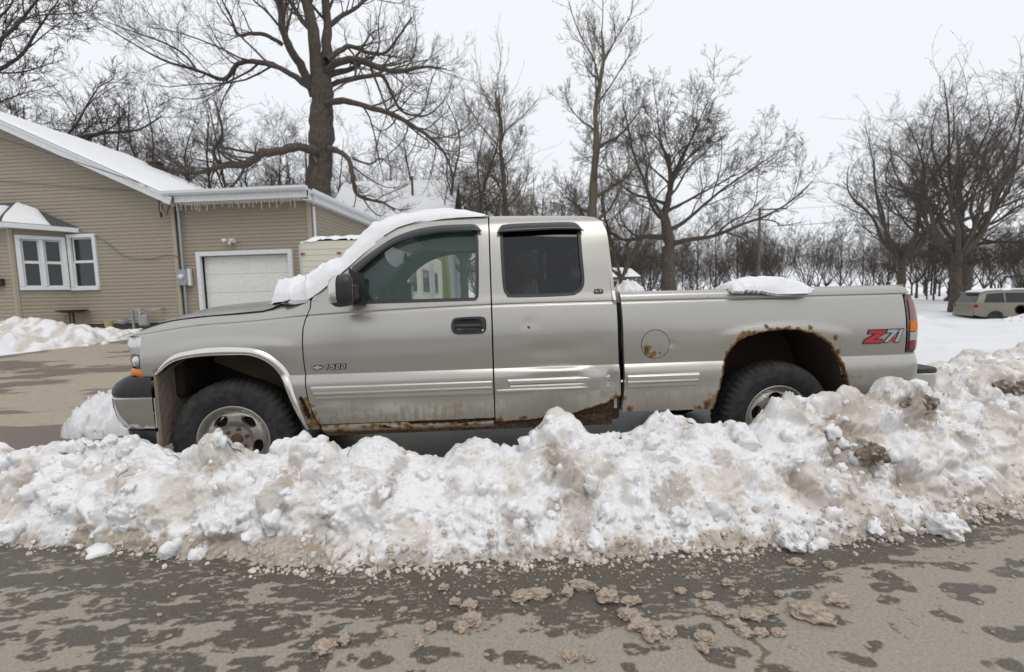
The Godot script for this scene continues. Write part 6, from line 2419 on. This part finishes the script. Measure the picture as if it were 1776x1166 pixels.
# ---------------------------------------------------------------- things in the background
func build_trees() -> void:
	var bark := mat("bark", lin(.14, .113, .092), .95)
	bark.albedo_texture = grain_tex(34, 512, .012, .55, 1.0, 5)
	tri_bump(bark, bark.albedo_texture, .8, 3.0)
	bark.uv1_scale = Vector3(1.6, .5, 1.6)
	mat("bark_olive", lin(.145, .122, .085), .95)
	mat("bark_grey", lin(.15, .135, .12), .95)
	mat("knot_wood", lin(.20, .15, .10), .9)
	build_oak()
	# kinds: broad, vase, spire and slender; each is built once and repeated turned and scaled
	var round_opts := {"limbs": 14, "kids": [0, 9, 8, 8, 7, 5], "wiggle": .30, "tropism": .05, "min_r": .0075, "kid_lo": .38, "kid_hi": .58, "dens": 1.2, "el0": .12, "el1": 1.05, "trunk_to": .66, "ratio": .55}
	var broad := bare_kind(63, 13.8, .42, 3.6, 7.6, round_opts)
	var wide := bare_kind(61, 13.8, .40, 3.6, 7.4, round_opts)
	var vase := bare_kind(38, 15.4, .30, 3.6, 6.4, {"vase": true, "limbs": 7, "kids": [0, 8, 8, 7, 6, 5], "wiggle": .34, "tropism": .09, "min_r": .0055, "ratio": .56})
	var spire := bare_kind(39, 17.6, .34, 5.0, 4.4, {"limbs": 12, "trunk_to": .93, "kids": [0, 7, 9, 7, 6, 5], "wiggle": .28, "tropism": .12, "min_r": .0065, "kid_lo": .38, "kid_hi": .58, "lean": Vector3(1.0, 0, 0), "el0": .35, "el1": 1.1, "ratio": .58})
	var slender := bare_kind(32, 13.5, .25, 3.2, 5.2, {"vase": true, "limbs": 6, "kids": [0, 9, 9, 8, 6, 5], "wiggle": .36, "tropism": .06, "min_r": .005, "ratio": .58})
	# left corner tree, trunk outside the frame
	put_tree("gnarled_tree", "dark gnarled tree reaching over the house's left end", wide, Vector3(-21.5, .4, -18.0), 2.2, 1.3)
	# medium trees behind the house
	for q in [[slender, -23.0, -25.0, .4, 1.0, "bare tree behind the upper end of the house roof"], [slender, -18.8, -26.0, 2.0, 1.0, "bare tree behind the middle of the house roof"], [slender, -17.0, -31.0, 3.7, 1.05, "bare tree behind the roof vent"], [slender, -13.6, -33.0, 1.1, 1.05, "bare tree between the roof vent and old oak"], [vase, -30.0, -31.0, 5.0, .95, "spreading bare tree behind the gnarled tree's crown"], [slender, -9.6, -36.0, 4.4, .95, "low bare tree behind the old oak's trunk"], [wide, -24.5, -33.0, .9, .95, "round crowned bare tree left of the roof vent"], [broad, -16.5, -38.0, 2.9, .9, "round crowned bare tree far behind the garage"]]:
		put_tree("slender_tree", q[5], q[0], Vector3(q[1], .4, q[2]), q[3], q[4], "trees behind the tan house")
	# trees in the middle
	put_tree("forked_tree", "forked bare tree beside the white house gable", slender, Vector3(-2.9, .3, -29.0), 5.2, 1.05)
	put_tree("spire_tree", "tall olive brown tree with a thin spire above the cab", spire, Vector3(4.6, .2, -28.0), .1, 1.0, "", "bark_olive")
	put_tree("narrow_tree", "narrow upright bare tree right of the white house gable", spire, Vector3(.2, .3, -33.0), 2.6, .93, "", "bark_olive")
	put_tree("crooked_tree", "low crooked tree with tangled limbs behind the cab roof", vase, Vector3(-.6, .3, -27.5), 3.3, .66, "", "bark_olive")
	put_tree("broad_oak", "broad crowned bare oak standing right of the truck's cab", broad, Vector3(9.2, .1, -27.0), 1.3)
	put_tree("tangled_tree", "short tangled bare tree behind the cab's front pillar", wide, Vector3(-4.6, .3, -37.0), 4.1, .85)
	put_tree("round_tree", "small round crowned bare tree between narrow and spire trees", broad, Vector3(2.3, .3, -34.0), 2.5, .72, "", "bark_olive")
	put_tree("leaning_sapling", "slim bare tree standing just left of the broad oak", slender, Vector3(7.2, .1, -30.0), 2.9, .72, "", "bark_olive")
	# trees at the right
	put_tree("vase_tree", "vase shaped bare tree left of the twin trunk tree", vase, Vector3(27.4, .0, -32.5), .8, .92)
	put_tree("twin_trunk_tree", "large spreading bare tree behind the parked tan van", vase, Vector3(27.4, .0, -28.5), 2.4, .90)
	put_tree("tall_maple", "tall bare maple right of the spreading tree", slender, Vector3(33.5, 0, -34.0), 2.6, 1.25)
	put_tree("dark_maple", "dark bare maple overhanging the pale blue house", wide, Vector3(36.5, 0, -38.0), .2, 1.1)
	# far wood: one mass
	var f1 := bare_kind(71, 7.5, .09, 1.2, 2.4, {"vase": true, "limbs": 6, "levels": 4, "kids": [0, 6, 6, 6, 5], "tropism": .10, "min_r": .007, "dens": 1.2, "wiggle": .3, "sides": [5, 4, 3, 3, 3, 3]})
	var f2 := bare_kind(81, 8.4, .09, 1.2, 2.8, {"limbs": 10, "levels": 4, "kids": [0, 6, 7, 6, 5], "tropism": .10, "min_r": .007, "dens": 1.2, "wiggle": .3, "trunk_to": .9, "el0": .5, "el1": 1.2, "sides": [5, 4, 3, 3, 3, 3]})
	var rng := RandomNumberGenerator.new()
	rng.seed = 9
	var wood := Node3D.new()
	wood.name = "far_wood"
	add_child(wood)
	tag(wood, "grey brown wood of bare saplings closing the view behind the snow field", "wood", "", "stuff")
	var xs := [[], []]
	for i in 150:
		var az := rng.randf_range(-.12, 1.02)
		var d := rng.randf_range(46.0, 74.0)
		xs[0 if i % 4 else 1].append(Transform3D(Basis(Vector3.UP, rng.randf() * TAU).scaled(Vector3.ONE * rng.randf_range(.95, 1.35)), Vector3(tan(az) * d, .1, -d)))
	for i in 40:
		var d := rng.randf_range(44.0, 60.0)
		xs[0 if i % 4 else 1].append(Transform3D(Basis(Vector3.UP, rng.randf() * TAU).scaled(Vector3.ONE * rng.randf_range(.8, 1.2)), Vector3(rng.randf_range(-50.0, -8.0), .4, -d)))
	for i in 18:
		var d := rng.randf_range(34.0, 44.0)
		xs[0 if i % 4 else 1].append(Transform3D(Basis(Vector3.UP, rng.randf() * TAU).scaled(Vector3.ONE * rng.randf_range(.6, .9)), Vector3(tan(rng.randf_range(.72, .90)) * d, .0, -d)))
	for j in 2:
		for part in 2:
			var mm := MultiMesh.new()
			mm.transform_format = MultiMesh.TRANSFORM_3D
			mm.mesh = (f1 if j == 0 else f2)[part]
			mm.instance_count = xs[j].size()
			for i in xs[j].size(): mm.set_instance_transform(i, xs[j][i])
			var mi := MultiMeshInstance3D.new()
			mi.name = "stems" if part == 0 else "twigs"
			mi.multimesh = mm
			mi.material_override = M.bark
			mi.set_meta("kind", "stuff")
			wood.add_child(mi, true)
	# across the street, behind the camera: what the truck's paint and glass mirror
	for q in [[slender, -11.0, 36.0, 1.0], [broad, -1.5, 38.0, .9], [slender, 9.0, 35.0, 1.0], [slender, 19.0, 38.0, 1.0]]:
		put_tree("street_tree", "bare tree across the street from the parked pickup", q[0], Vector3(q[1], 0, q[2]), q[1], q[3], "trees across the street")

func simple_house(called: String, label: String, at: Vector3, turn: float, w: float, d: float, eave: float, ridge: float, wall: Material, snow := true, ridge_along_x := true, wins := []) -> Node3D:
	var h := thing(called, label, "house", at, turn)
	var mb := MB.new()
	var hw := w * .5
	var hd := d * .5
	if ridge_along_x:
		var ee := PackedVector2Array([Vector2(-hd, 0), Vector2(hd, 0), Vector2(hd, eave), Vector2(0, ridge), Vector2(-hd, eave)])
		mb.xf = Transform3D(Basis(Vector3(0, 0, -1), Vector3(0, 1, 0), Vector3(1, 0, 0)), Vector3.ZERO)
		mb.extrude(ee, -hw, hw)
	else:
		mb.extrude(PackedVector2Array([Vector2(-hw, 0), Vector2(hw, 0), Vector2(hw, eave), Vector2(0, ridge), Vector2(-hw, eave)]), -hd, hd)
	obj("wall", mb, wall, h)
	for s in [-1.0, 1.0]:
		mb = MB.new()
		var o := .35
		var a: Vector3
		var b: Vector3
		var sl: float
		if ridge_along_x:
			sl = (ridge - eave) / hd
			a = Vector3(-hw - o, eave - sl * o, s * (hd + o))
			b = Vector3(-hw - o, ridge, 0)
			for q in [0.0, .12]:
				mb.quad(a + Vector3(0, q, 0), a + Vector3(w + 2 * o, q, 0), b + Vector3(w + 2 * o, q, 0), b + Vector3(0, q, 0))
			mb.quad(a, a + Vector3(w + 2 * o, 0, 0), a + Vector3(w + 2 * o, .12, 0), a + Vector3(0, .12, 0))
			for xx in [0.0, w + 2 * o]:
				mb.quad(a + Vector3(xx, 0, 0), b + Vector3(xx, 0, 0), b + Vector3(xx, .12, 0), a + Vector3(xx, .12, 0))
		else:
			sl = (ridge - eave) / hw
			a = Vector3(s * (hw + o), eave - sl * o, hd + o)
			b = Vector3(0, ridge, hd + o)
			var bk := Vector3(0, 0, -d - 2 * o)
			for q in [0.0, .12]:
				mb.quad(a + Vector3(0, q, 0), a + bk + Vector3(0, q, 0), b + bk + Vector3(0, q, 0), b + Vector3(0, q, 0))
			mb.quad(a, a + bk, a + bk + Vector3(0, .12, 0), a + Vector3(0, .12, 0))
			for zz in [0.0, 1.0]:
				mb.quad(a + bk * zz, b + bk * zz, b + bk * zz + Vector3(0, .12, 0), a + bk * zz + Vector3(0, .12, 0))
		var rf := obj("roof", mb, M.shingle, h)
		if snow:
			mb = MB.new()
			var P := PackedVector3Array()
			for j in 12:
				for i in 24:
					var u := i / 23.0
					var v := j / 11.0
					var e2 := minf(minf(u, 1 - u) * 8.0, v * 4.0)
					var lift := Vector3(0, .125 + .13 * sqrt(clampf(e2, 0, 1)), 0)
					if ridge_along_x: P.append(a.lerp(b, v) + Vector3((w + 2 * o) * u, 0, 0) + lift)
					else: P.append(a.lerp(b, v) + Vector3(0, 0, (-d - 2 * o) * u) + lift)
			mb.grid(P, 24, 12)
			obj("snow_layer", mb, M.snow_clean, rf)
	for q in wins:
		# [x, y, width, height] on the front
		mb = MB.new()
		mb.box(Vector3(q[0], q[1], hd + .02), Vector3(q[2] + .2, q[3] + .2, .06), .01)
		var f := obj("window", mb, M.white_trim, h)
		mb = MB.new()
		mb.box(Vector3(q[0], q[1], hd + .05), Vector3(q[2], q[3], .03), .004)
		obj("pane", mb, M.dark_pane, f)
	return h

func build_background() -> void:
	mat("white_siding", lin(.46, .50, .49), .7)
	mat("pale_blue_siding", lin(.55, .60, .66), .7)
	mat("brick_mauve", lin(.17, .125, .115), .9)
	mat("dark_pane", lin(.02, .022, .024), .08)
	mat("camper_cream", lin(.62, .60, .50), .5)
	mat("camper_trim", lin(.50, .50, .48), .4, .3)
	mat("tarp_green", lin(.15, .17, .045), .7)
	mat("van_tan", lin(.235, .215, .172), .35, .3)
	mat("van_glass", lin(.018, .02, .023), .06)
	mat("pole_wood", lin(.13, .12, .11), .9)
	mat("black_pipe", lin(.014, .014, .015), .45)
	# white house with snowy roof behind the camper
	var h := simple_house("white_house", "white sided house with steep snowy roof behind the camper", Vector3(-6.6, .3, -29.0), .0, 6.4, 8.0, 4.6, 8.0, M.white_siding, true, true, [[1.6, 2.2, .9, 1.3], [-1.6, 2.2, .9, 1.3]])
	var mb := MB.new()
	mb.tube([Vector3(1.0, 6.6, 1.4), Vector3(1.0, 8.1, 1.4)], .07, 8)
	mb.tube([Vector3(1.0, 8.05, 1.4), Vector3(1.0, 8.12, 1.4)], .1, 8)
	obj("vent_pipe", mb, M.cable_grey, h)
	simple_house("small_tan_house", "small tan house with a snowy low roof far beyond the bed's front", Vector3(7.4, .3, -45.5), 0.0, 8.2, 6.0, 2.5, 3.3, M.siding, true, true, [[3.2, 1.75, .7, .8], [2.0, 1.75, .7, .8]])
	simple_house("pale_blue_house", "pale blue white house with snow covered gable at the frame's right end", Vector3(46.9, -.1, -37.0), .0, 6.2, 7.0, 2.3, 5.2, M.pale_blue_siding, true, false, [[-1.6, 1.2, .8, 1.0]])
	simple_house("brick_house", "long low mauve brick house across the street", Vector3(0.0, 0, 25.5), PI, 34.0, 7.0, 2.9, 4.4, M.brick_mauve, true, true, [[-9, 1.6, 1.6, 1.2], [-4, 1.6, 1.6, 1.2], [5, 1.6, 2.2, 1.2], [11, 1.6, 1.6, 1.2]])
	# camper trailer, its end towards the street
	var c := thing("camper_trailer", "cream ribbed camper trailer parked between the garage and the truck", "trailer", Vector3(-3.64, gy(-3.6, -11.0) * .9, -10.7))
	var W := 2.36
	var y1: float = 2.66 - c.position.y
	mb = MB.new()
	var prof := PackedVector2Array([Vector2(-W / 2, .55), Vector2(W / 2, .55), Vector2(W / 2, y1 - .1), Vector2(W / 2 - .03, y1 - .03), Vector2(W / 2 - .1, y1), Vector2(-W / 2 + .1, y1), Vector2(-W / 2 + .03, y1 - .03), Vector2(-W / 2, y1 - .1)])
	mb.extrude(prof, -6.0, 0.0)
	obj("body", mb, M.camper_cream, c)
	mb = MB.new()
	for i in 14:
		var y := .62 + i * .13
		if y < y1 - .15:
			mb.box(Vector3(0, y, .004), Vector3(W - .10, .016, .012), .004)
			mb.box(Vector3(W / 2 + .004, y, -3.0), Vector3(.012, .016, 5.8), .004)
	obj("ribs", mb, M.camper_cream, c).set_meta("kind", "stuff")
	mb = MB.new()
	for s in [-1.0, 1.0]: mb.box(Vector3(s * (W / 2 - .02), .55 + (y1 - .65) * .5, .006), Vector3(.05, y1 - .65, .02), .006)
	obj("corner_trim", mb, M.camper_trim, c)
	for x in [-1.10, -.27, -.03, .21, 1.10]:
		mb = MB.new()
		mb.box(Vector3(x, 2.375 - c.position.y, .02), Vector3(.10, .045, .03), .01)
		obj("marker_light", mb, M.lens_red, c)
	for q in [[-.9, 1.0], [-2.7, 1.1], [-4.5, .7]]:
		mb = MB.new()
		mb.box(Vector3(W / 2 + .012, 1.35, q[0]), Vector3(.03, .75, q[1]), .012)
		var f := obj("window", mb, M.camper_trim, c)
		mb = MB.new()
		mb.box(Vector3(W / 2 + .025, 1.35, q[0]), Vector3(.02, .62, q[1] - .14), .004)
		obj("pane", mb, M.dark_pane, f)
	mb = MB.new()
	mb.box(Vector3(W / 2 + .01, 1.2, -3.75), Vector3(.025, 1.5, .55), .008)
	obj("door", mb, M.camper_trim, c)
	for s in [-1.0, 1.0]:
		for z in [-2.7, -3.5]:
			mb = MB.new()
			mb.xf = Transform3D(Basis(Vector3.UP, PI / 2), Vector3(s * (W / 2 - .14), .33, z))
			mb.lathe([Vector2(0, -.09), Vector2(.2, -.09), Vector2(.31, -.09), Vector2(.33, -.06), Vector2(.33, .06), Vector2(.31, .09), Vector2(.2, .09), Vector2(0, .08)], 24)
			obj("wheel", mb, M.tyre_rubber, c)
	var P := PackedVector3Array()
	var q1 := noise(601, 1.5, 3)
	for j in 40:
		for i in 40:
			var x := lerpf(-W / 2 + .04, W / 2 - .04, i / 39.0)
			var z := lerpf(.02, -5.95, j / 39.0)
			var e := minf(minf(x + W / 2 - .02, W / 2 - .02 - x), minf(.04 - z, z + 5.98))
			var left := smoothstep(-W / 2 + .04, -W / 2 + .35, x)
			P.append(Vector3(x, y1 + .004 + (.12 + .04 * q1.get_noise_2d(x * 2, z)) * sqrt(clampf(e / .16, 0, 1)) * (.35 + .65 * left) - (.10 * float(j == 0) * maxf(0.0, q1.get_noise_1d(x * 3.0) + .2)), z))
	mb = MB.new()
	mb.grid(P, 40, 40)
	var o: Node3D = obj("camper_snow", mb, M.snow_clean)
	o.position = c.position
	tag(o, "soft snow layer on the flat camper trailer roof", "snow")
	# green tarp beyond the camper
	P = PackedVector3Array()
	for j in 14:
		for i in 20:
			var u := i / 19.0
			var v := j / 13.0
			P.append(Vector3(lerpf(-.34, .34, u) * (1.0 - .25 * pow(v, 4)), v * 2.7, .16 * sqrt(maxf(0, 1 - pow(2 * u - 1, 2))) + .03 * sin(u * 14.0 + v * 2)))
	mb = MB.new()
	mb.grid(P, 20, 14)
	var B := PackedVector3Array()
	for p in P: B.append(Vector3(p.x, p.y, -p.z - .02))
	mb.grid(B, 20, 14, true)
	o = obj("green_tarp", mb, M.tarp_green)
	o.position = Vector3(-2.62, .3, -17.6)
	tag(o, "upright thing wrapped in olive green tarp beyond the camper", "tarp")
	# white shed wall seen through the cab, part of the lot beyond
	# tan van
	build_van()
	# black pipe
	o = thing("drain_pipe", "black plastic drain pipe lying in the snow before the van", "pipe", Vector3(24.2, .06, -21.6), .06)
	mb = MB.new()
	mb.xf = Transform3D(Basis(Vector3.UP, PI / 2), Vector3.ZERO)
	mb.lathe([Vector2(.22, 2.4), Vector2(.22, -.35), Vector2(.19, -.35), Vector2(.19, 2.4)], 26)
	mb.lathe([Vector2(.24, -.20), Vector2(.24, -.35), Vector2(.22, -.36), Vector2(.19, -.36)], 26)
	obj("tube", mb, M.black_pipe, o)
	# utility pole with a davit arm
	o = thing("utility_pole", "grey utility pole with a single side arm and brace", "pole", Vector3(24.05, 0, -45.0))
	mb = MB.new()
	mb.tube([Vector3(0, -.5, 0), Vector3(0, 9.1, 0)], [.16, .12], 10)
	obj("post", mb, M.pole_wood, o)
	mb = MB.new()
	mb.tube([Vector3(-.1, 8.95, 0), Vector3(2.6, 9.05, 0)], .07, 8)
	mb.box(Vector3(2.62, 9.16, 0), Vector3(.1, .2, .1), .03)
	obj("arm", mb, M.pole_wood, o)
	mb = MB.new()
	mb.tube([Vector3(.05, 7.2, 0), Vector3(1.5, 8.95, 0)], .035, 6)
	obj("brace", mb, M.pole_wood, o)
	for w in [["overhead_wire", "thin overhead wire running from the pole to the right", Vector3(.3 + 24.0, 7.4, -45.0), Vector3(36.0, 7.4, -30.5), .5, .018], ["overhead_wire", "upper overhead wire from the pole's arm end to the right", Vector3(26.6, 9.0, -45.0), Vector3(44.0, 9.6, -30.0), .7, .012]]:
		mb = MB.new()
		var l := []
		for i in 25:
			var u := i / 24.0
			l.append(w[2].lerp(w[3], u) - Vector3(0, w[4] * 4 * u * (1 - u), 0))
		mb.tube(l, w[5], 4, false)
		o = obj(w[0], mb, M.cable_grey)
		tag(o, w[1], "wire")

func build_van() -> void:
	var hd := Vector3(.95, 0, .31).normalized()
	var v := thing("minivan", "tan minivan with snow on its roof half buried beyond the snow field", "van", Vector3(25.1, -.78, -25.0), atan2(-hd.z, hd.x))
	# local: x forward from the rear end, z towards the camera side (0 at the near side, -1.9 far)
	var side := pv([[.0, .45], [.02, .80], [.06, 1.02], [.32, 1.58], [.50, 1.68], [1.2, 1.74], [2.4, 1.72], [3.0, 1.62], [3.75, 1.10], [4.5, .98], [4.85, .80], [4.9, .42], [4.4, .32], [.4, .32]])
	var zf := func(x: float, y: float) -> float: return -.02 - .18 * smoothstep(1.02, 1.74, y) - .03 * smoothstep(.6, .3, y)
	var mb := MB.new()
	sheet(mb, side, [], zf, Vector2(.3, .12), 1.0, 0.0)
	mb.xf = Transform3D(Basis(), Vector3(0, 0, -1.9))
	sheet(mb, side, [], zf, Vector2(.3, .12), -1.0, 0.0)
	mb.xf = Transform3D()
	for i in side.size():
		var a := side[i]
		var b := side[(i + 1) % side.size()]
		var za: float = zf.call(a.x, a.y)
		var zb: float = zf.call(b.x, b.y)
		mb.quad(Vector3(a.x, a.y, za), Vector3(b.x, b.y, zb), Vector3(b.x, b.y, -1.9 - zb), Vector3(a.x, a.y, -1.9 - za))
	obj("body", mb, M.van_tan, v)
	var zg := func(x: float, y: float) -> float: return zf.call(x, y) + .008
	for q in [[[.42, 1.10], [.60, 1.56], [1.30, 1.60], [1.30, 1.08]], [[1.36, 1.08], [1.36, 1.60], [2.35, 1.58], [2.35, 1.08]], [[2.42, 1.08], [2.42, 1.57], [2.92, 1.54], [3.55, 1.12]]]:
		mb = MB.new()
		sheet(mb, pv(q), [], zg, Vector2(.3, .1), 1.0, .01)
		obj("side_window", mb, M.van_glass, v)
	mb = MB.new()
	mb.quad(Vector3(.085, 1.12, -.14), Vector3(.29, 1.54, -.24), Vector3(.29, 1.54, -1.66), Vector3(.085, 1.12, -1.76))
	obj("rear_window", mb, M.van_glass, v)
	mb = MB.new()
	mb.box(Vector3(.26, 1.64, -.95), Vector3(.34, .05, 1.3), .015)
	obj("spoiler", mb, M.van_tan, v)
	for z in [-.06, -1.84]:
		mb = MB.new()
		mb.box(Vector3(.09, .92, z), Vector3(.20, .20, .12), .03)
		obj("tail_light", mb, M.lens_red, v)
	mb = MB.new()
	mb.box(Vector3(-.01, .48, -.95), Vector3(.12, .26, 1.8), .05)
	obj("rear_bumper", mb, M.van_tan, v)
	for x in [.95, 3.95]:
		for z in [-.12, -1.78]:
			mb = MB.new()
			mb.xf = Transform3D(Basis(), Vector3(x, .33, z))
			mb.lathe([Vector2(0, .105), Vector2(.2, .105), Vector2(.21, .13), Vector2(.31, .13), Vector2(.335, .09), Vector2(.335, -.09), Vector2(.3, -.11), Vector2(0, -.11)], 28)
			obj("wheel", mb, M.tyre_rubber, v)
	# snow on the roof
	var P := PackedVector3Array()
	for j in 16:
		for i in 30:
			var x := lerpf(.35, 3.15, i / 29.0)
			var z := lerpf(-.20, -1.70, j / 15.0)
			var e := minf(minf(x - .33, 3.17 - x), minf(-.18 - z, z + 1.72))
			P.append(Vector3(x, look([[.3, 1.60], [.5, 1.69], [1.2, 1.75], [2.4, 1.73], [3.0, 1.63], [3.2, 1.5]], x) + .09 * sqrt(clampf(e / .25, 0, 1)), z))
	mb = MB.new()
	mb.grid(P, 30, 16)
	var o := obj("van_roof_snow", mb, M.snow_clean)
	o.transform = v.transform
	tag(o, "white snow layer lying on the tan minivan roof", "snow")

# ---------------------------------------------------------------- scene
func _ready() -> void:
	var cam := Camera3D.new()
	cam.name = "camera"
	cam.position = Vector3(0, 1.277, 0)
	cam.rotation = Vector3(-atan(68.0 / 800.0), 0, -.0257)
	cam.fov = rad_to_deg(2.0 * atan(583.0 / 800.0))
	cam.far = 900.0
	cam.current = true
	var lens := CameraAttributesPhysical.new()
	lens.frustum_focal_length = 16.5
	lens.exposure_aperture = 2.0
	lens.frustum_focus_distance = 3.1
	cam.attributes = lens
	cam.fov = rad_to_deg(2.0 * atan(583.0 / 800.0))
	cam.far = 900.0
	add_child(cam)
	var we := WorldEnvironment.new()
	we.name = "environment"
	var env := Environment.new()
	env.background_mode = Environment.BG_SKY
	var sky := Sky.new()
	var sm := ProceduralSkyMaterial.new()
	sm.sky_top_color = lin(.885, .91, .95)
	sm.sky_horizon_color = lin(.86, .885, .925)
	sm.sky_curve = .25
	sm.ground_horizon_color = lin(.6, .6, .62)
	sm.ground_bottom_color = lin(.5, .5, .5)
	sm.sun_angle_max = 1.0
	sky.sky_material = sm
	env.sky = sky
	env.tonemap_mode = Environment.TONE_MAPPER_LINEAR
	env.tonemap_exposure = 1.03
	env.sdfgi_enabled = true
	env.ssao_enabled = true
	env.ssil_enabled = true
	we.environment = env
	add_child(we)
	var sun := DirectionalLight3D.new()
	sun.name = "sun"
	sun.light_energy = .28
	sun.light_angular_distance = 30.0
	sun.light_color = Color(1.0, .98, .95)
	sun.shadow_enabled = true
	sun.sky_mode = DirectionalLight3D.SKY_MODE_LIGHT_ONLY
	sun.rotation_degrees = Vector3(-58, 25, 0)
	add_child(sun)
	# snow and road materials
	var grain := grain_tex(35, 512, .06, 0, 1, 4)
	var s := mat("snow_painted", Color.WHITE, .75)
	s.vertex_color_use_as_albedo = true
	tri_bump(s, grain, 4.0, .5)
	s = mat("snow_clean", lin(.80, .805, .82), .75)
	tri_bump(s, grain, 3.0, .4)
	s = mat("slush", Color.WHITE, .55)
	s.vertex_color_use_as_albedo = true
	tri_bump(s, grain, 9.0, .5)
	s = mat("wet_pad", lin(.085, .087, .09), .35)
	tri_bump(s, grain, 2.0, .3)
	house_materials()
	truck_materials()
	build_ground()
	build_house()
	build_bank()
	build_truck()
	build_background()
	build_trees()
	snow_on_truck()
	# heaps on the lot
	heap("lawn_snow_pile", "dirty snow pile on the lawn below the bay window", Vector3(-11.7, .08, -10.9), 3.2, 1.4, .80, 420, .46, .14, .05, 120)
	heap("wall_snow_drift", "low snow drift along the house wall by the gas meter", Vector3(-10.2, .36, -12.3), 2.1, .8, .26, 430, .22, .08, .1, 80)
	heap("bumper_snow_pile", "rounded snow pile beside the driveway beyond the front bumper", Vector3(-4.12, -.02, -4.75), .50, .42, .36, 440, .25, .07, .2, 90)
	heap("driveway_snow_lump", "small snow lump alone on the driveway", Vector3(-8.1, .16, -9.1), .40, .22, .10, 450, .2, .04, 0.0, 40)
	heap("field_snow_ridge", "long low snow ridge across the far field left of the van", Vector3(18.6, gy(18.6, -25.0) - .06, -25.0), 4.6, 1.1, .40, 460, .15, .12, .1, 90)
	heap("pipe_snow_drift", "snow drift banked around the black drain pipe", Vector3(24.0, gy(24.0, -20.9) - .06, -20.9), 1.7, .8, .34, 470, .2, .12, .0, 70)
	build_road_pieces()
